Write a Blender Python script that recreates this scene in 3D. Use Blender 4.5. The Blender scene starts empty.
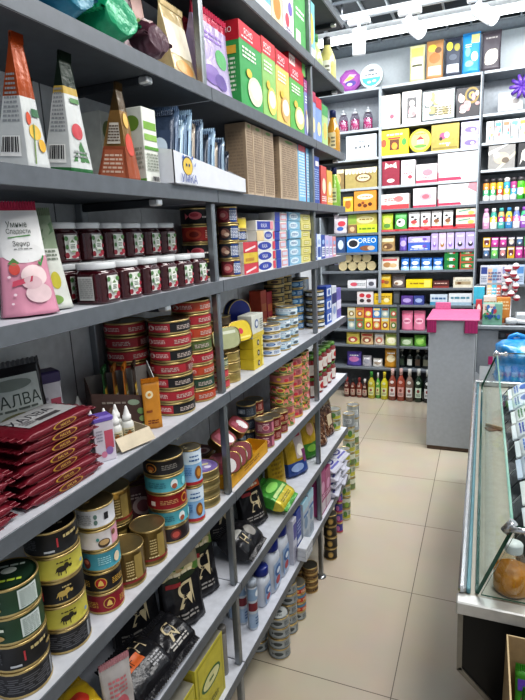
import bpy, math, random
import numpy as np
from mathutils import Vector, Matrix, Euler, noise
random.seed(7)
C = bpy.context.scene.collection
PI = math.pi
# ------------------------------------------------------------------ camera model (metres, z up, aisle runs along +Y)
FPX, YAW, PITCH, ROLL, HC = 529.06, 0.399706, 0.213378, -0.0457226, 1.6397
_cy, _sy = math.cos(YAW), math.sin(YAW)
W_ = np.array([-_sy*math.cos(PITCH), _cy*math.cos(PITCH), -math.sin(PITCH)])
R0 = np.array([_cy, _sy, 0.0]); U0 = np.cross(R0, W_)
R_ = math.cos(ROLL)*R0 + math.sin(ROLL)*U0
U_ = -math.sin(ROLL)*R0 + math.cos(ROLL)*U0
def ray(px, py): return W_ + R_*(px-262.5)/FPX + U_*(350-py)/FPX
def yat(px, X, z):
    a = R_ - W_*(px-262.5)/FPX
    return -(X*a[0] + (z-HC)*a[2])/a[1]
def xat(px, Y, z):
    a = R_ - W_*(px-262.5)/FPX
    return -(Y*a[1] + (z-HC)*a[2])/a[0]
def zat(py, X, Y):
    a = U_ - W_*(350-py)/FPX
    return HC - (X*a[0] + Y*a[1])/a[2]
def onz(px, py, z):
    d = ray(px, py); t = (z-HC)/d[2]; return d[0]*t, d[1]*t
# ------------------------------------------------------------------ materials
MATS = {}
def lin(h):
    h = h.lstrip('#'); v = [int(h[i:i+2], 16)/255 for i in (0, 2, 4)]
    return [c/12.92 if c <= .04045 else ((c+.055)/1.055)**2.4 for c in v]
def M(h, rough=.45, metal=0., vary=.10, bump=0., scale=40., emit=0., coat=0.):
    k = (h, rough, metal, vary, bump, scale, emit, coat)
    if k in MATS: return MATS[k]
    m = bpy.data.materials.new('surface_'+h.lstrip('#')); m.use_nodes = True
    nt = m.node_tree; b = nt.nodes['Principled BSDF']; c = lin(h)
    tc = nt.nodes.new('ShaderNodeTexCoord'); nz = nt.nodes.new('ShaderNodeTexNoise')
    nz.inputs['Scale'].default_value = scale; nz.inputs['Detail'].default_value = 3
    nt.links.new(tc.outputs['Object'], nz.inputs['Vector'])
    cr = nt.nodes.new('ShaderNodeValToRGB')
    cr.color_ramp.elements[0].position = .3; cr.color_ramp.elements[1].position = .7
    cr.color_ramp.elements[0].color = [x*(1-vary) for x in c]+[1]
    cr.color_ramp.elements[1].color = [min(1, x*(1+vary*.6)) for x in c]+[1]
    nt.links.new(nz.outputs['Fac'], cr.inputs['Fac']); nt.links.new(cr.outputs['Color'], b.inputs['Base Color'])
    b.inputs['Roughness'].default_value = rough; b.inputs['Metallic'].default_value = metal
    b.inputs['Coat Weight'].default_value = coat
    if bump:
        bp = nt.nodes.new('ShaderNodeBump'); bp.inputs['Strength'].default_value = bump; bp.inputs['Distance'].default_value = .01
        nt.links.new(nz.outputs['Fac'], bp.inputs['Height']); nt.links.new(bp.outputs['Normal'], b.inputs['Normal'])
    if emit:
        b.inputs['Emission Color'].default_value = c+[1]; b.inputs['Emission Strength'].default_value = emit
    MATS[k] = m; return m
def foil(h, bump=.55): return M(h, .28, .12, .18, bump, 26.)
def tin(h): return M(h, .3, .85, .12)
def picture(cols, scale=90., rough=.4):
    """a printed picture: a cell pattern in the given colours"""
    k = ('pic', tuple(cols), scale, rough)
    if k in MATS: return MATS[k]
    m = bpy.data.materials.new('printed_picture'); m.use_nodes = True
    nt = m.node_tree; b = nt.nodes['Principled BSDF']
    tc = nt.nodes.new('ShaderNodeTexCoord'); nz = nt.nodes.new('ShaderNodeTexNoise'); vo = nt.nodes.new('ShaderNodeTexVoronoi')
    nz.inputs['Scale'].default_value = scale*.6
    mx = nt.nodes.new('ShaderNodeMixRGB'); mx.inputs[0].default_value = .03
    nt.links.new(tc.outputs['Object'], nz.inputs['Vector']); nt.links.new(tc.outputs['Object'], mx.inputs[1]); nt.links.new(nz.outputs['Color'], mx.inputs[2])
    vo.inputs['Scale'].default_value = scale; nt.links.new(mx.outputs[0], vo.inputs['Vector'])
    cr = nt.nodes.new('ShaderNodeValToRGB'); cr.color_ramp.interpolation = 'CONSTANT'
    el = cr.color_ramp.elements; n = len(cols)
    while len(el) < n: el.new(.5)
    for i, c in enumerate(cols): el[i].position = .22+.56*i/n if i else 0; el[i].color = lin(c)+[1]
    sp = nt.nodes.new('ShaderNodeSeparateColor'); nt.links.new(vo.outputs['Color'], sp.inputs[0])
    nt.links.new(sp.outputs[0], cr.inputs['Fac']); nt.links.new(cr.outputs['Color'], b.inputs['Base Color'])
    b.inputs['Roughness'].default_value = rough; MATS[k] = m; return m
def clear(h, name, gloss=.12, tint=.93, milk=.03):
    k = ('clear', h, name)
    if k in MATS: return MATS[k]
    m = bpy.data.materials.new(name); m.use_nodes = True; nt = m.node_tree
    for n in list(nt.nodes):
        if n.type == 'BSDF_PRINCIPLED': nt.nodes.remove(n)
    out = nt.nodes['Material Output']; tr = nt.nodes.new('ShaderNodeBsdfTransparent'); gl = nt.nodes.new('ShaderNodeBsdfGlossy')
    tr.inputs[0].default_value = [x*tint for x in lin(h)]+[1]; gl.inputs['Roughness'].default_value = .04
    fr = nt.nodes.new('ShaderNodeFresnel'); fr.inputs['IOR'].default_value = 1.45
    nz = nt.nodes.new('ShaderNodeTexNoise'); nz.inputs['Scale'].default_value = 3; nz.inputs['Detail'].default_value = 1
    mt = nt.nodes.new('ShaderNodeMath'); mt.operation = 'MULTIPLY_ADD'; mt.inputs[1].default_value = milk; nt.links.new(nz.outputs['Fac'], mt.inputs[0]); gm = nt.nodes.new('ShaderNodeNewGeometry'); iv = nt.nodes.new('ShaderNodeMath'); iv.operation = 'SUBTRACT'; iv.inputs[0].default_value = 1; nt.links.new(gm.outputs['Backfacing'], iv.inputs[1]); fm = nt.nodes.new('ShaderNodeMath'); fm.operation = 'MULTIPLY'; nt.links.new(fr.outputs[0], fm.inputs[0]); f2 = nt.nodes.new('ShaderNodeMath'); f2.operation = 'MULTIPLY'; f2.inputs[1].default_value = .55; nt.links.new(iv.outputs[0], f2.inputs[0]); nt.links.new(f2.outputs[0], fm.inputs[1]); nt.links.new(fm.outputs[0], mt.inputs[2])
    mx = nt.nodes.new('ShaderNodeMixShader'); nt.links.new(mt.outputs[0], mx.inputs[0]); nt.links.new(tr.outputs[0], mx.inputs[1]); nt.links.new(gl.outputs[0], mx.inputs[2])
    nt.links.new(mx.outputs[0], out.inputs[0]); MATS[k] = m; return m
def as_mat(c):
    return M(c) if isinstance(c, str) else c
# ------------------------------------------------------------------ lettering: outlines of words, cached, height of a capital = 1
TXT = {}
READABLE = {'Умные', 'Сладости', 'Зеφир', 'ХАЛВА', 'HALVA', 'KALIA', 'ЯСНО', 'УМКА', 'OREO', 'Я', 'Н', 'ЯГ'}
def letters(s):
    if s in TXT: return TXT[s]
    cu = bpy.data.curves.new('lettering', 'FONT'); cu.body = s; cu.resolution_u = 3; cu.align_x = 'CENTER'
    ob = bpy.data.objects.new('lettering', cu); C.objects.link(ob)
    me = ob.to_mesh(); vs = [tuple(v.co) for v in me.vertices]; fs = [tuple(p.vertices) for p in me.polygons]
    ob.to_mesh_clear(); bpy.data.objects.remove(ob); bpy.data.curves.remove(cu)
    if not vs: TXT[s] = ([], [], 1); return TXT[s]
    x0 = min(v[0] for v in vs); x1 = max(v[0] for v in vs); y0 = min(v[1] for v in vs); y1 = max(v[1] for v in vs); h = y1-y0
    TXT[s] = ([((v[0]-(x0+x1)/2)/h, (v[1]-(y0+y1)/2)/h) for v in vs], fs, (x1-x0)/h); return TXT[s]
# ------------------------------------------------------------------ mesh builder
class MB:
    def __init__(s): s.v = []; s.f = []; s.mi = []; s.ms = []; s.sm = []
    def m(s, mat):
        mat = as_mat(mat)
        if mat not in s.ms: s.ms.append(mat)
        return s.ms.index(mat)
    def face(s, pts, mat, smooth=False):
        b = len(s.v); s.v.extend(tuple(p) for p in pts); s.f.append(tuple(range(b, b+len(pts)))); s.mi.append(s.m(mat)); s.sm.append(smooth)
    def mesh(s, vs, fs, mat, smooth=False):
        b = len(s.v); s.v.extend(tuple(p) for p in vs); k = s.m(mat)
        for f in fs: s.f.append(tuple(b+i for i in f)); s.mi.append(k); s.sm.append(smooth)
    def box(s, x0, x1, y0, y1, z0, z1, mat, b=.0015, T=None, mats=None):
        b = min(b, (x1-x0)*.3, (y1-y0)*.3, (z1-z0)*.3)
        lo = (x0, y0, z0); hi = (x1, y1, z1); vs = []; idx = {}
        for sx in (0, 1):
            for sy in (0, 1):
                for sz in (0, 1):
                    c = (sx, sy, sz)
                    for ax in range(3):
                        p = [ (hi[i] if c[i] else lo[i]) + (0 if i == ax else (-b if c[i] else b)) for i in range(3)]
                        idx[c, ax] = len(vs); vs.append(p)
        fs = []; fm = []
        for ax in range(3):
            o = [i for i in range(3) if i != ax]
            for sd in (0, 1):
                q = []
                for a, d in ((0, 0), (1, 0), (1, 1), (0, 1)):
                    c = [0, 0, 0]; c[ax] = sd; c[o[0]] = a; c[o[1]] = d; q.append(idx[tuple(c), ax])
                fs.append(q); fm.append((ax, sd))
            for a in (0, 1):
                for d in (0, 1):
                    c0 = [0, 0, 0]; c0[o[0]] = a; c0[o[1]] = d; c1 = list(c0); c1[ax] = 1
                    c0 = tuple(c0); c1 = tuple(c1)
                    fs.append([idx[c0, o[0]], idx[c1, o[0]], idx[c1, o[1]], idx[c0, o[1]]]); fm.append(None)
        for c in [(a, d, e) for a in (0, 1) for d in (0, 1) for e in (0, 1)]:
            fs.append([idx[c, 0], idx[c, 1], idx[c, 2]]); fm.append(None)
        if T: vs = [T @ Vector(p) for p in vs]
        bb = len(s.v); s.v.extend(tuple(p) for p in vs)
        for f, q in zip(fs, fm):
            mm = mat
            if mats and q in mats: mm = mats[q]
            s.f.append(tuple(bb+i for i in f)); s.mi.append(s.m(mm)); s.sm.append(False)
    def lathe(s, prof, mat, n=20, T=None, smooth=True, sx=1., sy=1., sq=0, cap=True):
        """prof: (r, z[, mat for the band above this point])"""
        rings = []; b = len(s.v)
        for p in prof:
            r, z = p[0], p[1]; ids = []
            for k in range(n):
                a = 2*PI*k/n; ca, sa = math.cos(a), math.sin(a); g = 1.
                if sq: g = 1/((abs(ca)**sq+abs(sa)**sq)**(1/sq))
                q = Vector((r*g*ca*sx, r*g*sa*sy, z)); ids.append(len(s.v)); s.v.append(tuple(T @ q if T else q))
            rings.append(ids)
        for i in range(len(rings)-1):
            mm = prof[i][2] if len(prof[i]) > 2 else mat; k_ = s.m(mm)
            for k in range(n):
                s.f.append((rings[i][k], rings[i][(k+1) % n], rings[i+1][(k+1) % n], rings[i+1][k])); s.mi.append(k_); s.sm.append(smooth)
        k_ = s.m(mat)
        if prof[0][0] > 1e-6: s.f.append(tuple(reversed(rings[0]))); s.mi.append(k_); s.sm.append(False)
        mm = prof[-1][2] if len(prof[-1]) > 2 else mat
        if cap and prof[-1][0] > 1e-6: s.f.append(tuple(rings[-1])); s.mi.append(s.m(mm)); s.sm.append(False)
    def tube(s, pts, r, mat, n=8):
        P = [Vector(p) for p in pts]; rings = []
        for i, p in enumerate(P):
            d = (P[min(i+1, len(P)-1)]-P[max(i-1, 0)]).normalized()
            a = d.orthogonal().normalized() if i == 0 else (rings[-1][1]-d*rings[-1][1].dot(d)).normalized()
            rr = r[i] if isinstance(r, (list, tuple)) else r
            rings.append(([len(s.v)+k for k in range(n)], a)); e = d.cross(a)
            for k in range(n): t = 2*PI*k/n; s.v.append(tuple(p+(a*math.cos(t)+e*math.sin(t))*rr))
        k_ = s.m(mat)
        for i in range(len(P)-1):
            for k in range(n): s.f.append((rings[i][0][k], rings[i][0][(k+1) % n], rings[i+1][0][(k+1) % n], rings[i+1][0][k])); s.mi.append(k_); s.sm.append(True)
        s.f.append(tuple(reversed(rings[0][0]))); s.f.append(tuple(rings[-1][0])); s.mi += [k_, k_]; s.sm += [False, False]
    def print(s, cmds, mp, W, H, cu=1., cv=1.):
        """surface print; mp(u, v, layer) -> point; W, H: size of the face; cu, cv: largest cell as a share of the face"""
        lay = 0
        for c in cmds:
            lay += 1; k = c[0]
            if k == 'r':
                u0, v0, u1, v1, col = c[1:6]; nu = max(1, math.ceil((u1-u0)/cu)); nv = max(1, math.ceil((v1-v0)/cv))
                vs = [mp(u0+(u1-u0)*i/nu, v0+(v1-v0)*j/nv, lay) for j in range(nv+1) for i in range(nu+1)]
                s.mesh(vs, [(j*(nu+1)+i, j*(nu+1)+i+1, (j+1)*(nu+1)+i+1, (j+1)*(nu+1)+i) for j in range(nv) for i in range(nu)], col, True)
            elif k == 'e':
                u, v, ru, rv, col = c[1:6]; n = 10; nv = max(1, math.ceil(2*rv/cv)); vs = []
                for i in range(n+1):
                    t = -1+2*i/n; t = math.sin(t*PI/2); h = math.sqrt(max(0, 1-t*t))
                    for j in range(nv+1): vs.append(mp(u+ru*t, v+rv*h*(-1+2*j/nv), lay))
                s.mesh(vs, [(i*(nv+1)+j, (i+1)*(nv+1)+j, (i+1)*(nv+1)+j+1, i*(nv+1)+j+1) for i in range(n) for j in range(nv)], col, True)
            elif k == 't':
                tx, u, v, h, col = c[1:6]; rot = c[6] if len(c) > 6 else 0; wmax = c[7] if len(c) > 7 else .94
                if tx not in READABLE:                            # print too small to read: a row of word-like strokes
                    wd_ = min(.6*len(tx)*h*H/W, wmax)/2; s.print([('l', u-wd_, v-h*.55, u+wd_, v+h*.55, 1, col)] if not rot else [('l', u-h*.35, v-.35, u+h*.35, v+.35, 7, col)], lambda a, b_, l: mp(a, b_, lay), W, H, cu, cv); continue
                vs, fs, asp = letters(tx); hh = h*H; sw = 1.
                if not rot and asp*hh > wmax*W: sw = wmax*W/(asp*hh)
                cr, sr = math.cos(rot), math.sin(rot)
                s.mesh([mp(u+(x*sw*cr-y*sr)*hh/W, v+(x*sw*sr+y*cr)*hh/H, lay) for x, y in vs], fs, col)
            elif k == 'p':
                s.face([mp(u, v, lay) for u, v in c[1]], c[2])
            elif k == 'b':                                       # a barcode
                u0, v0, u1, v1 = c[1:5]; s.print([('r', u0, v0, u1, v1, '#e9e9e6')], lambda u, v, l: mp(u, v, lay), W, H, cu, cv)
                lay += 1; rr = random.Random(3); x = .06
                while x < .92:
                    w = rr.choice((.03, .05, .08)); s.print([('r', u0+(u1-u0)*x, v0+(v1-v0)*.2, u0+(u1-u0)*(x+w), v0+(v1-v0)*.94, '#26262a')], lambda u, v, l: mp(u, v, lay), W, H, cu, cv); x += w+rr.choice((.03, .05))
            elif k == 'l':                                       # rows of small print
                u0, v0, u1, v1, n, col = c[1:7]; rr = random.Random(n)
                for i in range(n):
                    va = v1-(v1-v0)*(i+.25)/n; vb = v1-(v1-v0)*(i+.75)/n; u = u0
                    while u < u1-1e-6:
                        w = (u1-u0)*rr.uniform(.12, .3); s.print([('r', u, vb, min(u+w, u1), va, col)], lambda a, b_, l: mp(a, b_, lay), W, H, cu, cv); u += w+(u1-u0)*.05
    def data(s, name):
        me = bpy.data.meshes.new(name); me.from_pydata(s.v, [], s.f)
        for m in s.ms: me.materials.append(m)
        if len(me.polygons) == len(s.mi):
            me.polygons.foreach_set('material_index', s.mi); me.polygons.foreach_set('use_smooth', s.sm)
        me.update(); return me
    def obj(s, name, parent=None):
        o = bpy.data.objects.new(name, s.data(name)); C.objects.link(o); o.parent = parent; return o
    def clean(s): pass
# ------------------------------------------------------------------ things
LONG = []
def tag(o, label, cat, group=None):
    if len(label.split()) > 16: LONG.append(label)
    o['label'] = label; o['category'] = cat
    if group: o['group'] = group
    return o
def place(o, loc, rz=0, rx=0, ry=0):
    o.location = loc; o.rotation_euler = (rx, ry, rz); return o
def thing(name, label, cat, loc=(0, 0, 0), rz=0, group=None, rx=0, ry=0):
    o = bpy.data.objects.new(name, None); o.empty_display_size = .03; C.objects.link(o)
    tag(o, label, cat, group); return place(o, loc, rz, rx, ry)
def dup(root, label, loc, rz=0, group=None, rx=0, ry=0):
    r = root.copy(); C.objects.link(r); tag(r, label, root['category'], group or root.get('group')); place(r, loc, rz, rx, ry)
    for ch in root.children:
        c = ch.copy(); C.objects.link(c); c.parent = r
        for g in ch.children: d = g.copy(); C.objects.link(d); d.parent = c
    return r
def struct(name, mb):
    o = mb.obj(name); o['kind'] = 'structure'; return o
PROTO = {}
def proto(key, make, label, loc, rz=0, group=None, rx=0, ry=0):
    """the first of a kind is built, the next ones are copies of it"""
    if key in PROTO:
        return dup(PROTO[key], label, loc, rz, group, rx, ry)
    o = make(); tag(o, label, o['category'], group); place(o, loc, rz, rx, ry); PROTO[key] = o; return o
E = .0005
def cylmap(R, H, z0=0.):
    def mp(u, v, l):
        a = -PI/2+(u-.5)*2*PI; r = R+E*l
        return (r*math.cos(a), r*math.sin(a), z0+v*H)
    return mp
def boxmap(W, D, H, side='front'):
    e = E
    if side == 'front': return (lambda u, v, l: (-W/2+u*W, -D/2-e*l, v*H)), W, H
    if side == 'left': return (lambda u, v, l: (-W/2-e*l, D/2-u*D, v*H)), D, H
    if side == 'right': return (lambda u, v, l: (W/2+e*l, -D/2+u*D, v*H)), D, H
    return (lambda u, v, l: (-W/2+u*W, -D/2+v*D, H+e*l)), W, D
def carton_mesh(W, D, H, col, front=(), left=(), top=(), leftcol=None, topcol=None, right=()):
    mb = MB(); mats = {}
    if leftcol: mats[0, 0] = leftcol
    if topcol: mats[2, 1] = topcol
    mb.box(-W/2, W/2, -D/2, D/2, 0, H, col, .0012, mats=mats)
    for sd, cm in (('front', front), ('left', left), ('top', top), ('right', right)):
        if cm: mp, a, b = boxmap(W, D, H, sd); mb.print(cm, mp, a, b)
    if not top:                                           # the tuck flap's seam
        mp, a, b = boxmap(W, D, H, 'top'); mb.print([('r', .04, .46, .96, .50, '#8a8680')], mp, a, b)
    return mb
def carton(name, label, cat, W, D, H, loc, rz, col, group=None, rx=0, ry=0, key=None, **kw):
    k = (name, round(W, 3), round(D, 3), round(H, 3), key) if key else None
    if k and k in PROTO: return dup(PROTO[k], label, loc, rz, group, rx, ry)
    o = carton_mesh(W, D, H, col, **kw).obj(name); tag(o, label, cat, group); place(o, loc, rz, rx, ry)
    if k: PROTO[k] = o
    return o
def make_can(name, cat, R, H, body, prints=(), rim='#c9b27c', lid='#b9b4a6', lidprint=(), ring=True, ribs=0):
    root = bpy.data.objects.new(name, None); root.empty_display_size = .03; C.objects.link(root); root['category'] = cat
    mb = MB(); rm = tin(rim); b = as_mat(body); n = 28
    pr = [(R*.95, 0, rm), (R+.0008, .001, rm), (R+.0008, .0035, rm), (R, .005, b)]
    if ribs:
        for i in range(ribs): z = .008+(H-.016)*i/ribs; pr += [(R, z, b), (R-.001, z+(H-.016)/ribs*.5, b)]
    pr += [(R, H-.005, rm), (R+.0008, H-.0035, rm), (R+.0008, H-.0008, rm), (R*.97, H, rm), (R*.95, H-.0015, rm)]
    mb.lathe(pr, b, n, cap=False)
    mb.print(list(prints), cylmap(R, H-.01, .005), 2*PI*R, H-.01, 1/28.)
    mb.obj('can_body', root)
    ml = MB(); lm = tin(lid) if isinstance(lid, str) else lid
    ml.lathe([(R*.95, H-.0018), (R*.90, H-.0032), (R*.87, H-.0022), (R*.6, H-.0020), (R*.58, H-.0026), (0.0001, H-.0026)], lm, n)
    if ring:
        ml.tube([(R*.25*math.cos(t*PI/4)-R*.45, R*.2*math.sin(t*PI/4), H-.0012) for t in range(9)], .0009, lm, 5)
        ml.box(-R*.78, -R*.55, -R*.1, R*.1, H-.0022, H-.0006, lm, .0003)
    ml.print(list(lidprint), lambda u, v, l: ((u-.5)*2*R*.85, (v-.5)*2*R*.85, H-.0018+E*.6*l), 2*R*.85, 2*R*.85)
    ml.obj('lid', root); return root
ORD = ['first', 'second', 'third', 'fourth', 'fifth', 'sixth', 'seventh', 'eighth', 'ninth', 'tenth', 'eleventh', 'twelfth', 'thirteenth', 'fourteenth', 'fifteenth', 'sixteenth']
def level(i, n):
    """i counts from the bottom"""
    if n == 1: return 'standing alone'
    if i == n-1: return 'topmost'
    if i == 0: return 'lowest'
    return ORD[n-1-i]+' from top'
def can_axis(pl, pr, py, xf):
    """axis and radius of a can whose outline spans pixels pl..pr at row py and whose front touches the plane X = xf"""
    a, b = ray(pl, py), ray(pr, py); f1 = math.atan2(-a[0], a[1]); f2 = math.atan2(-b[0], b[1])
    ph = (f1+f2)/2; al = abs(f1-f2)/2; rho = -xf/(math.sin(ph)-math.sin(al))
    return -rho*math.sin(ph), rho*math.cos(ph), rho*math.sin(al)
LOG = []
def can_stack(styles, x, y, R, z, H, where, name='tin_can', cat='tin', group=None, rz=None, jit=.0015):
    """styles: bottom to top, each (key, description)"""
    n = len(styles); R = round(R, 3); H = round(H, 4)
    LOG.append((where, round(x, 3), round(y, 3), R, H, n))
    for i, k in enumerate(styles):
        st = STY[k]; rr = random.uniform(-.25, .25)
        lab = f"{st['d']}, {level(i, n)} {where}"
        lo = (x+random.uniform(-jit, jit), y+random.uniform(-jit, jit), z+.0006+i*(H+.0008))
        kw = {q: st[q] for q in st if q not in ('d', 'rz')}
        az = (math.atan2(-x, y) if rz is None else rz)
        proto((k, R, H), lambda: make_can(name, cat, R, H, **kw), lab, lo, az+st.get('rz', 0)+rr, group)
def pouch_mesh(W, H, D, col, front=(), side=(), bands=(), taper=1., edge=.85, seal=.06, wob=.004, topcol=None, sidecol=None, nu=12, nv=16, seed=0, back=True, pillow=False, right=(), wtop=1.):
    """a bag: bottom W x D, thinning to a flat crimped seal; pillow=True thins at both ends"""
    mb = MB(); rnd = seed*3.7
    def dep(v):
        if pillow: return D*max(0.02, math.sin(PI*min(1, max(0, v)))**.45)
        q = max(0., (1-seal-v)/(1-seal)); return D*(.03+.97*q**taper)
    def half(u, v):
        e = abs(2*u-1); return dep(v)/2*(edge+(1-edge)*(1-e**2.2))
    def wid(v):
        return W*(1-(1-wtop)*v)*(1-(0.06*math.sin(PI*v) if not pillow else -.02*math.sin(PI*v)))
    def P(u, v, s, l=0):
        w = wid(v); x = -w/2+u*w; y = s*(half(u, v)+E*l*1.6)
        n1 = noise.noise(Vector((u*5+rnd, v*6, s*2+rnd)))*wob*(1-.4*abs(2*u-1))
        return (x, y+s*n1*min(1, dep(v)/D*2), v*H)
    fm = MB
    def band(v):
        for a, b, c in bands:
            if a <= v < b: return c
        return col
    vs = []; N = nu+1
    for s in (-1, 1):
        for j in range(nv+1):
            for i in range(N): vs.append(P(i/nu, j/nv, s))
    off = (nv+1)*N; b0 = len(mb.v); mb.v.extend(vs)
    def add(f, m, sm=True): mb.f.append(tuple(b0+q for q in f)); mb.mi.append(mb.m(m)); mb.sm.append(sm)
    for j in range(nv):
        m = band((j+.5)/nv)
        for i in range(nu):
            a = j*N+i; add((a, a+1, a+N+1, a+N), m)
            a += off; add((a+1, a, a+N, a+N+1), m)
        sc = sidecol or m
        add((off+j*N, j*N, (j+1)*N, off+(j+1)*N), sc, False); a = j*N+nu; add((a, off+a, off+a+N, a+N), sc, False)
    for i in range(nu):
        add((i+1, i, off+i, off+i+1), band(.01), False); a = nv*N+i; add((a, a+1, off+a+1, off+a), band(.99), False)
    def Q(u, v, l):
        fu = min(max(u, 0), .9999)*nu; fv = min(max(v, 0), .9999)*nv; i, j = int(fu), int(fv); a, c = fu-i, fv-j
        p = [vs[j*N+i], vs[j*N+i+1], vs[(j+1)*N+i], vs[(j+1)*N+i+1]]; w = [(1-a)*(1-c), a*(1-c), (1-a)*c, a*c]
        return (sum(w[k]*p[k][0] for k in range(4)), sum(w[k]*p[k][1] for k in range(4))-.0007-E*l*.7, sum(w[k]*p[k][2] for k in range(4)))
    if front: mb.print(list(front), Q, W, H, .5/nu, .5/nv)
    if side: mb.print(list(side), lambda u, v, l: (-wid(v)/2-E*1.6*l, (.5-u)*2*half(0, v), v*H), D, H, .5, 1/nv)
    if right: mb.print(list(right), lambda u, v, l: (wid(v)/2+E*1.6*l, (u-.5)*2*half(0, v), v*H), D, H, .5, 1/nv)
    return mb
def seal_mesh(W, z0, z1, col, teeth=14):
    mb = MB(); m = as_mat(col); n = teeth*2
    for i in range(n):
        xa, xb = -W/2+W*i/n, -W/2+W*(i+1)/n; za = z1-(.0025 if i % 2 else 0); zb = z1-(0 if i % 2 else .0025); ya = .0012*(1 if i % 2 else -1)
        mb.face([(xa, -.0025+ya, z0), (xb, -.0025-ya, z0), (xb, -.0025-ya, zb), (xa, -.0025+ya, za)], m)
        mb.face([(xb, .0025-ya, z0), (xa, .0025+ya, z0), (xa, .0025+ya, za), (xb, .0025-ya, zb)], m)
        mb.face([(xa, -.0025+ya, za), (xb, -.0025-ya, zb), (xb, .0025-ya, zb), (xa, .0025+ya, za)], m)
    return mb
def pouch(name, label, cat, W, H, D, loc, rz, col, group=None, rx=0, ry=0, sealcol=None, key=None, **kw):
    k = (name, key, round(W, 3), round(H, 3)) if key else None
    if k and k in PROTO: return dup(PROTO[k], label, loc, rz, group, rx, ry)
    if abs(rx) < .8 and not kw.get('pillow'): loc = (loc[0], loc[1], loc[2]+abs(math.sin(rx))*D/2)
    r = thing(name, label, cat, loc, rz, group, rx, ry)
    pouch_mesh(W, H, D, col, **kw).obj('bag_body', r)
    sc = sealcol or kw.get('topcol') or (kw['bands'][-1][2] if kw.get('bands') else col)
    if kw.get('pillow'):
        s1 = seal_mesh(W*.98, H-.004, H+.014, sc); s1.obj('crimped_seal', r)
        s2 = seal_mesh(W*.98, 0, .018, sc); o = s2.obj('crimped_seal', r); o.rotation_euler = (PI, 0, 0); o.location = (0, 0, .004)
    else: seal_mesh(W*.97*kw.get('wtop', 1.), H*.965, H+.008, sc).obj('crimped_seal', r)
    if k: PROTO[k] = r
    return r
# ================================================================== the room
def floor_mat():
    m = bpy.data.materials.new('glossy_floor_tile'); m.use_nodes = True; nt = m.node_tree; b = nt.nodes['Principled BSDF']
    tc = nt.nodes.new('ShaderNodeTexCoord'); mp = nt.nodes.new('ShaderNodeMapping'); br = nt.nodes.new('ShaderNodeTexBrick')
    mp.inputs['Location'].default_value = (.2465+.6*4, -1.6163+.6*5, 0)
    br.offset = 0; br.squash = 1; br.inputs['Scale'].default_value = 1; br.inputs['Brick Width'].default_value = .6; br.inputs['Row Height'].default_value = .6
    br.inputs['Mortar Size'].default_value = .0018; br.inputs['Mortar Smooth'].default_value = .1
    br.inputs['Color1'].default_value = lin('#c6bba9')+[1]; br.inputs['Color2'].default_value = lin('#c1b6a4')+[1]; br.inputs['Mortar'].default_value = lin('#6e675e')+[1]
    nz = nt.nodes.new('ShaderNodeTexNoise'); nz.inputs['Scale'].default_value = 5; nz.inputs['Detail'].default_value = 5
    nt.links.new(tc.outputs['Object'], mp.inputs['Vector']); nt.links.new(mp.outputs[0], br.inputs['Vector']); nt.links.new(tc.outputs['Object'], nz.inputs['Vector'])
    mx = nt.nodes.new('ShaderNodeMixRGB'); mx.blend_type = 'MULTIPLY'; mx.inputs[0].default_value = .16
    nt.links.new(br.outputs['Color'], mx.inputs[1]); nt.links.new(nz.outputs['Color'], mx.inputs[2]); nt.links.new(mx.outputs[0], b.inputs['Base Color'])
    b.inputs['Roughness'].default_value = .22; return m
mb = MB(); mb.box(-1.75, 2.3, -1.2, 5.6, -.06, 0, floor_mat(), .0001); struct('floor', mb)
WH = M('#d9dde0', .8, 0, .04); 
mb = MB(); mb.box(-1.75, 2.3, 5.45, 5.6, 0, 3.36, M('#cdd4d8', .8, 0, .04), .001); struct('wall_back', mb)
mb = MB(); mb.box(-1.75, -1.6, -1.2, 5.45, 0, 3.36, WH, .001); struct('wall_left', mb)
mb = MB(); mb.box(2.2, 2.3, -1.2, 5.45, 0, 3.36, WH, .001); struct('wall_right', mb)
mb = MB(); mb.box(-1.75, 2.3, -1.2, 5.6, 3.36, 3.42, M('#2c333a', .6, 0, .12), .001)
for i in range(20): x = -1.55+i*.195; mb.box(x-.007, x+.007, -1.2, 5.45, 3.33, 3.361, M('#b4bbc0', .5, .3), .002)
for i in range(6): y = .2+i*1.05; mb.box(-1.6, 2.2, y-.012, y+.012, 3.325, 3.345, M('#596067', .5, .2), .002)
struct('ceiling', mb)
mb = MB(); mb.box(-1.6, 2.2, 5.41, 5.45, 3.26, 3.34, M('#6f787f', .5, .2), .006); struct('trim_1', mb)
# ------------------------------------------------------------------ lights of the room
def tube_light(x0, x1, y, z, lab, st):
    t = thing('tube_light', lab, 'ceiling light', ((x0+x1)/2, y, z)); w = (x1-x0)/2
    m = MB(); m.box(-w, w, -.032, .032, .03, .075, M('#e8ecee', .4), .004); m.box(-w-.012, -w, -.03, .03, -.03, .075, M('#e8ecee', .4), .004); m.box(w, w+.012, -.03, .03, -.03, .075, M('#e8ecee', .4), .004); m.obj('light_fitting', t)
    m = MB(); m.tube([(-w, 0, 0), (w, 0, 0)], .026, M('#f7fcff', .4, 0, .0, 0, 40, st), 14); m.obj('glowing_tube', t)
    for s in (-.7, .7): m = MB(); m.tube([(w*s, 0, .07), (w*s, 0, 3.36-z)], .005, M('#c8ccd0', .3, .8)); m.obj('hanging_rod', t)

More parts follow.
